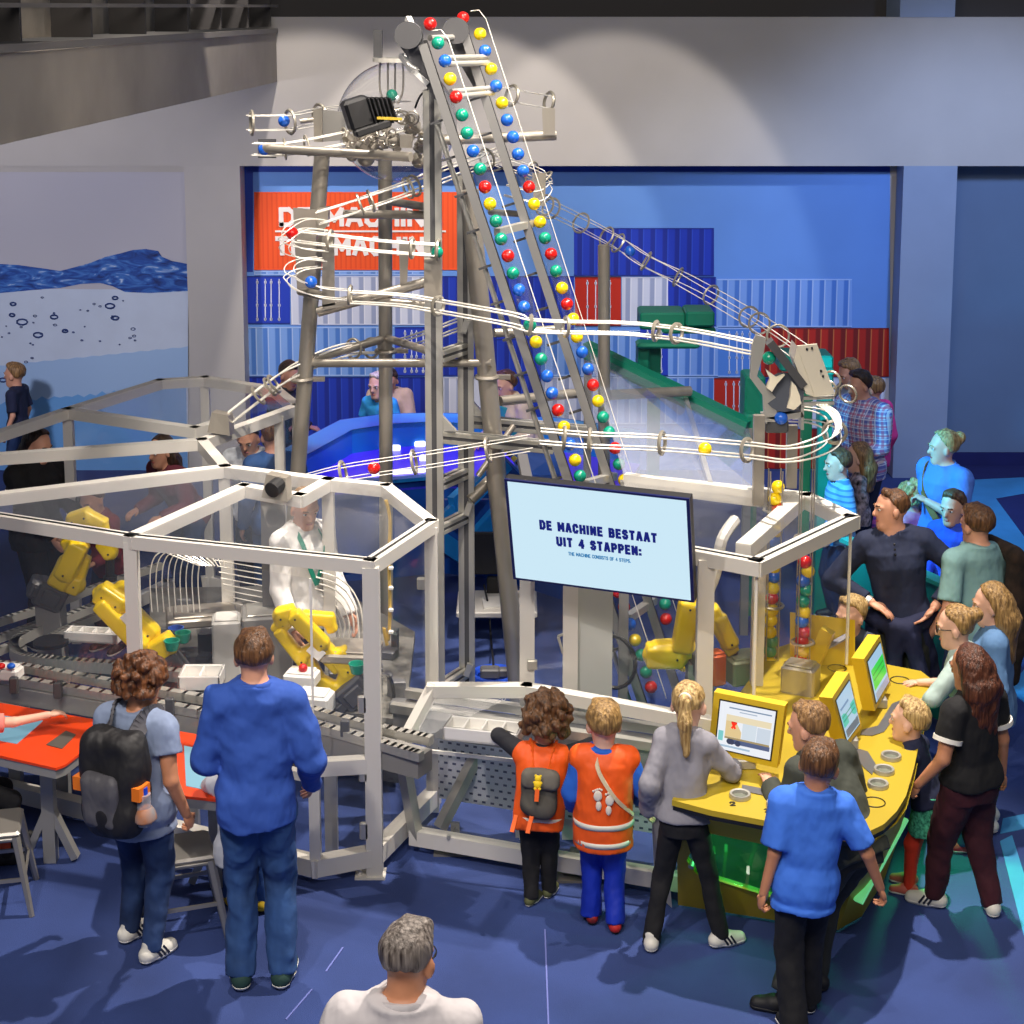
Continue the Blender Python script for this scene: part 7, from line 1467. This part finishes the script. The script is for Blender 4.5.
# ================================================================== light
def spot(name, loc, to, power, col, size=60, blend=.3, rad=.15):
    l = bpy.data.lights.new(name, 'SPOT'); l.energy = power; l.color = lin(col) if isinstance(col, str) else col; l.spot_size = math.radians(size); l.spot_blend = blend; l.shadow_soft_size = rad
    o = bpy.data.objects.new(name, l); COL.objects.link(o); o.location = loc; o.rotation_euler = (Vector(to)-Vector(loc)).to_track_quat('-Z', 'Y').to_euler(); return o
def area(name, loc, to, power, col, sx, sy):
    l = bpy.data.lights.new(name, 'AREA'); l.energy = power; l.color = lin(col); l.shape = 'RECTANGLE'; l.size = sx; l.size_y = sy
    o = bpy.data.objects.new(name, l); COL.objects.link(o); o.location = loc; o.rotation_euler = (Vector(to)-Vector(loc)).to_track_quat('-Z', 'Y').to_euler(); return o
w = bpy.data.worlds.new('hall'); SC.world = w; w.use_nodes = True
w.node_tree.nodes['Background'].inputs[0].default_value = (.62, .68, .82, 1); w.node_tree.nodes['Background'].inputs[1].default_value = .15
area('front_fill', (0, 1.5, 8.0), (0, 10, .8), 430, '#fff4e8', 5, 2)  # soft fill added above the camera side to brighten the visitors' backs
spot('key_spot', (2.4, 10.0, 8.6), (-.9, 8.4, 0), 3600, '#fff3e6', 56, .35, .09)
spot('robot_spot', (-3.0, 11.4, 8.5), (-1.6, 10.2, .8), 1500, '#fff3e6', 38, .5, .08)
spot('console_spot', (.6, 6.0, 8.2), (1.7, 9.2, .8), 560, '#fff0d8', 34, .5, .1)
spot('tower_spot', (-.4, 7.2, 9.6), (-.3, 11, 3.0), 2300, '#fff4e4', 34, .4, .12)
spot('front_spot', (-3.0, 3.0, 8.0), (-1.2, 8.6, 1.0), 1000, '#fff6ee', 50, .6, .12)
for x_, e_ in ((-3.6, 330), (-2.0, 560), (-.5, 620), (1.0, 420)): spot('mural_spot', (x_, 12.6, 6.6), (x_, 17.2, 2.1), e_, '#fff4ea', 39, .16, .08)
spot('mural_spot', (1.6, 13.2, 6.0), (2.2, 17.2, 1.9), 200, '#dfe8ff', 42, .7, .2)
spot('mural_spot', (-5.2, 12.0, 3.6), (-4.6, 17.2, 2.2), 460, '#f6f2ff', 80, .8, .2)
spot('fascia_fill', (1.5, 6.5, 4.9), (-2.7, 12.5, 4.3), 260, '#fff2e4', 40, .7, .2)  # extra lamp added only to brighten the balcony fascia
spot('blue_spot', (4.7, 12.6, 4.9), (4.7, 17.2, 1.6), 620, '#a8c4ff', 80, .8, .2)
spot('blue_spot', (6.0, 12.0, 8.0), (4.6, 12.5, 0), 420, '#7ab0ff', 60, .8, .2)
spot('cyan_spot', (1.6, 11.5, 2.35), (3.5, 12.4, 1.4), 330, '#40c8ff', 90, .6, .06)
spot('basin_light', (-.9, 15.2, 3.4), (-.9, 15.3, .4), 160, '#5a3cff', 70, .6, .1)
q_ = bil(.45, .3, .3); l_ = bpy.data.lights.new('console_lamp', 'POINT'); l_.energy = 9; l_.color = lin('#7cffb0'); l_.shadow_soft_size = .05; o_ = bpy.data.objects.new('console_lamp', l_); COL.objects.link(o_); o_.location = q_
spot('under_light', (2.35, 9.1, .70), (2.75, 8.3, 0), 60, '#3cff80', 130, .8, .05)
SC.view_settings.view_transform = 'Standard'; SC.view_settings.look = 'None'; SC.view_settings.gamma = 1; SC.view_settings.exposure = .12; SC.view_settings.use_curve_mapping = False
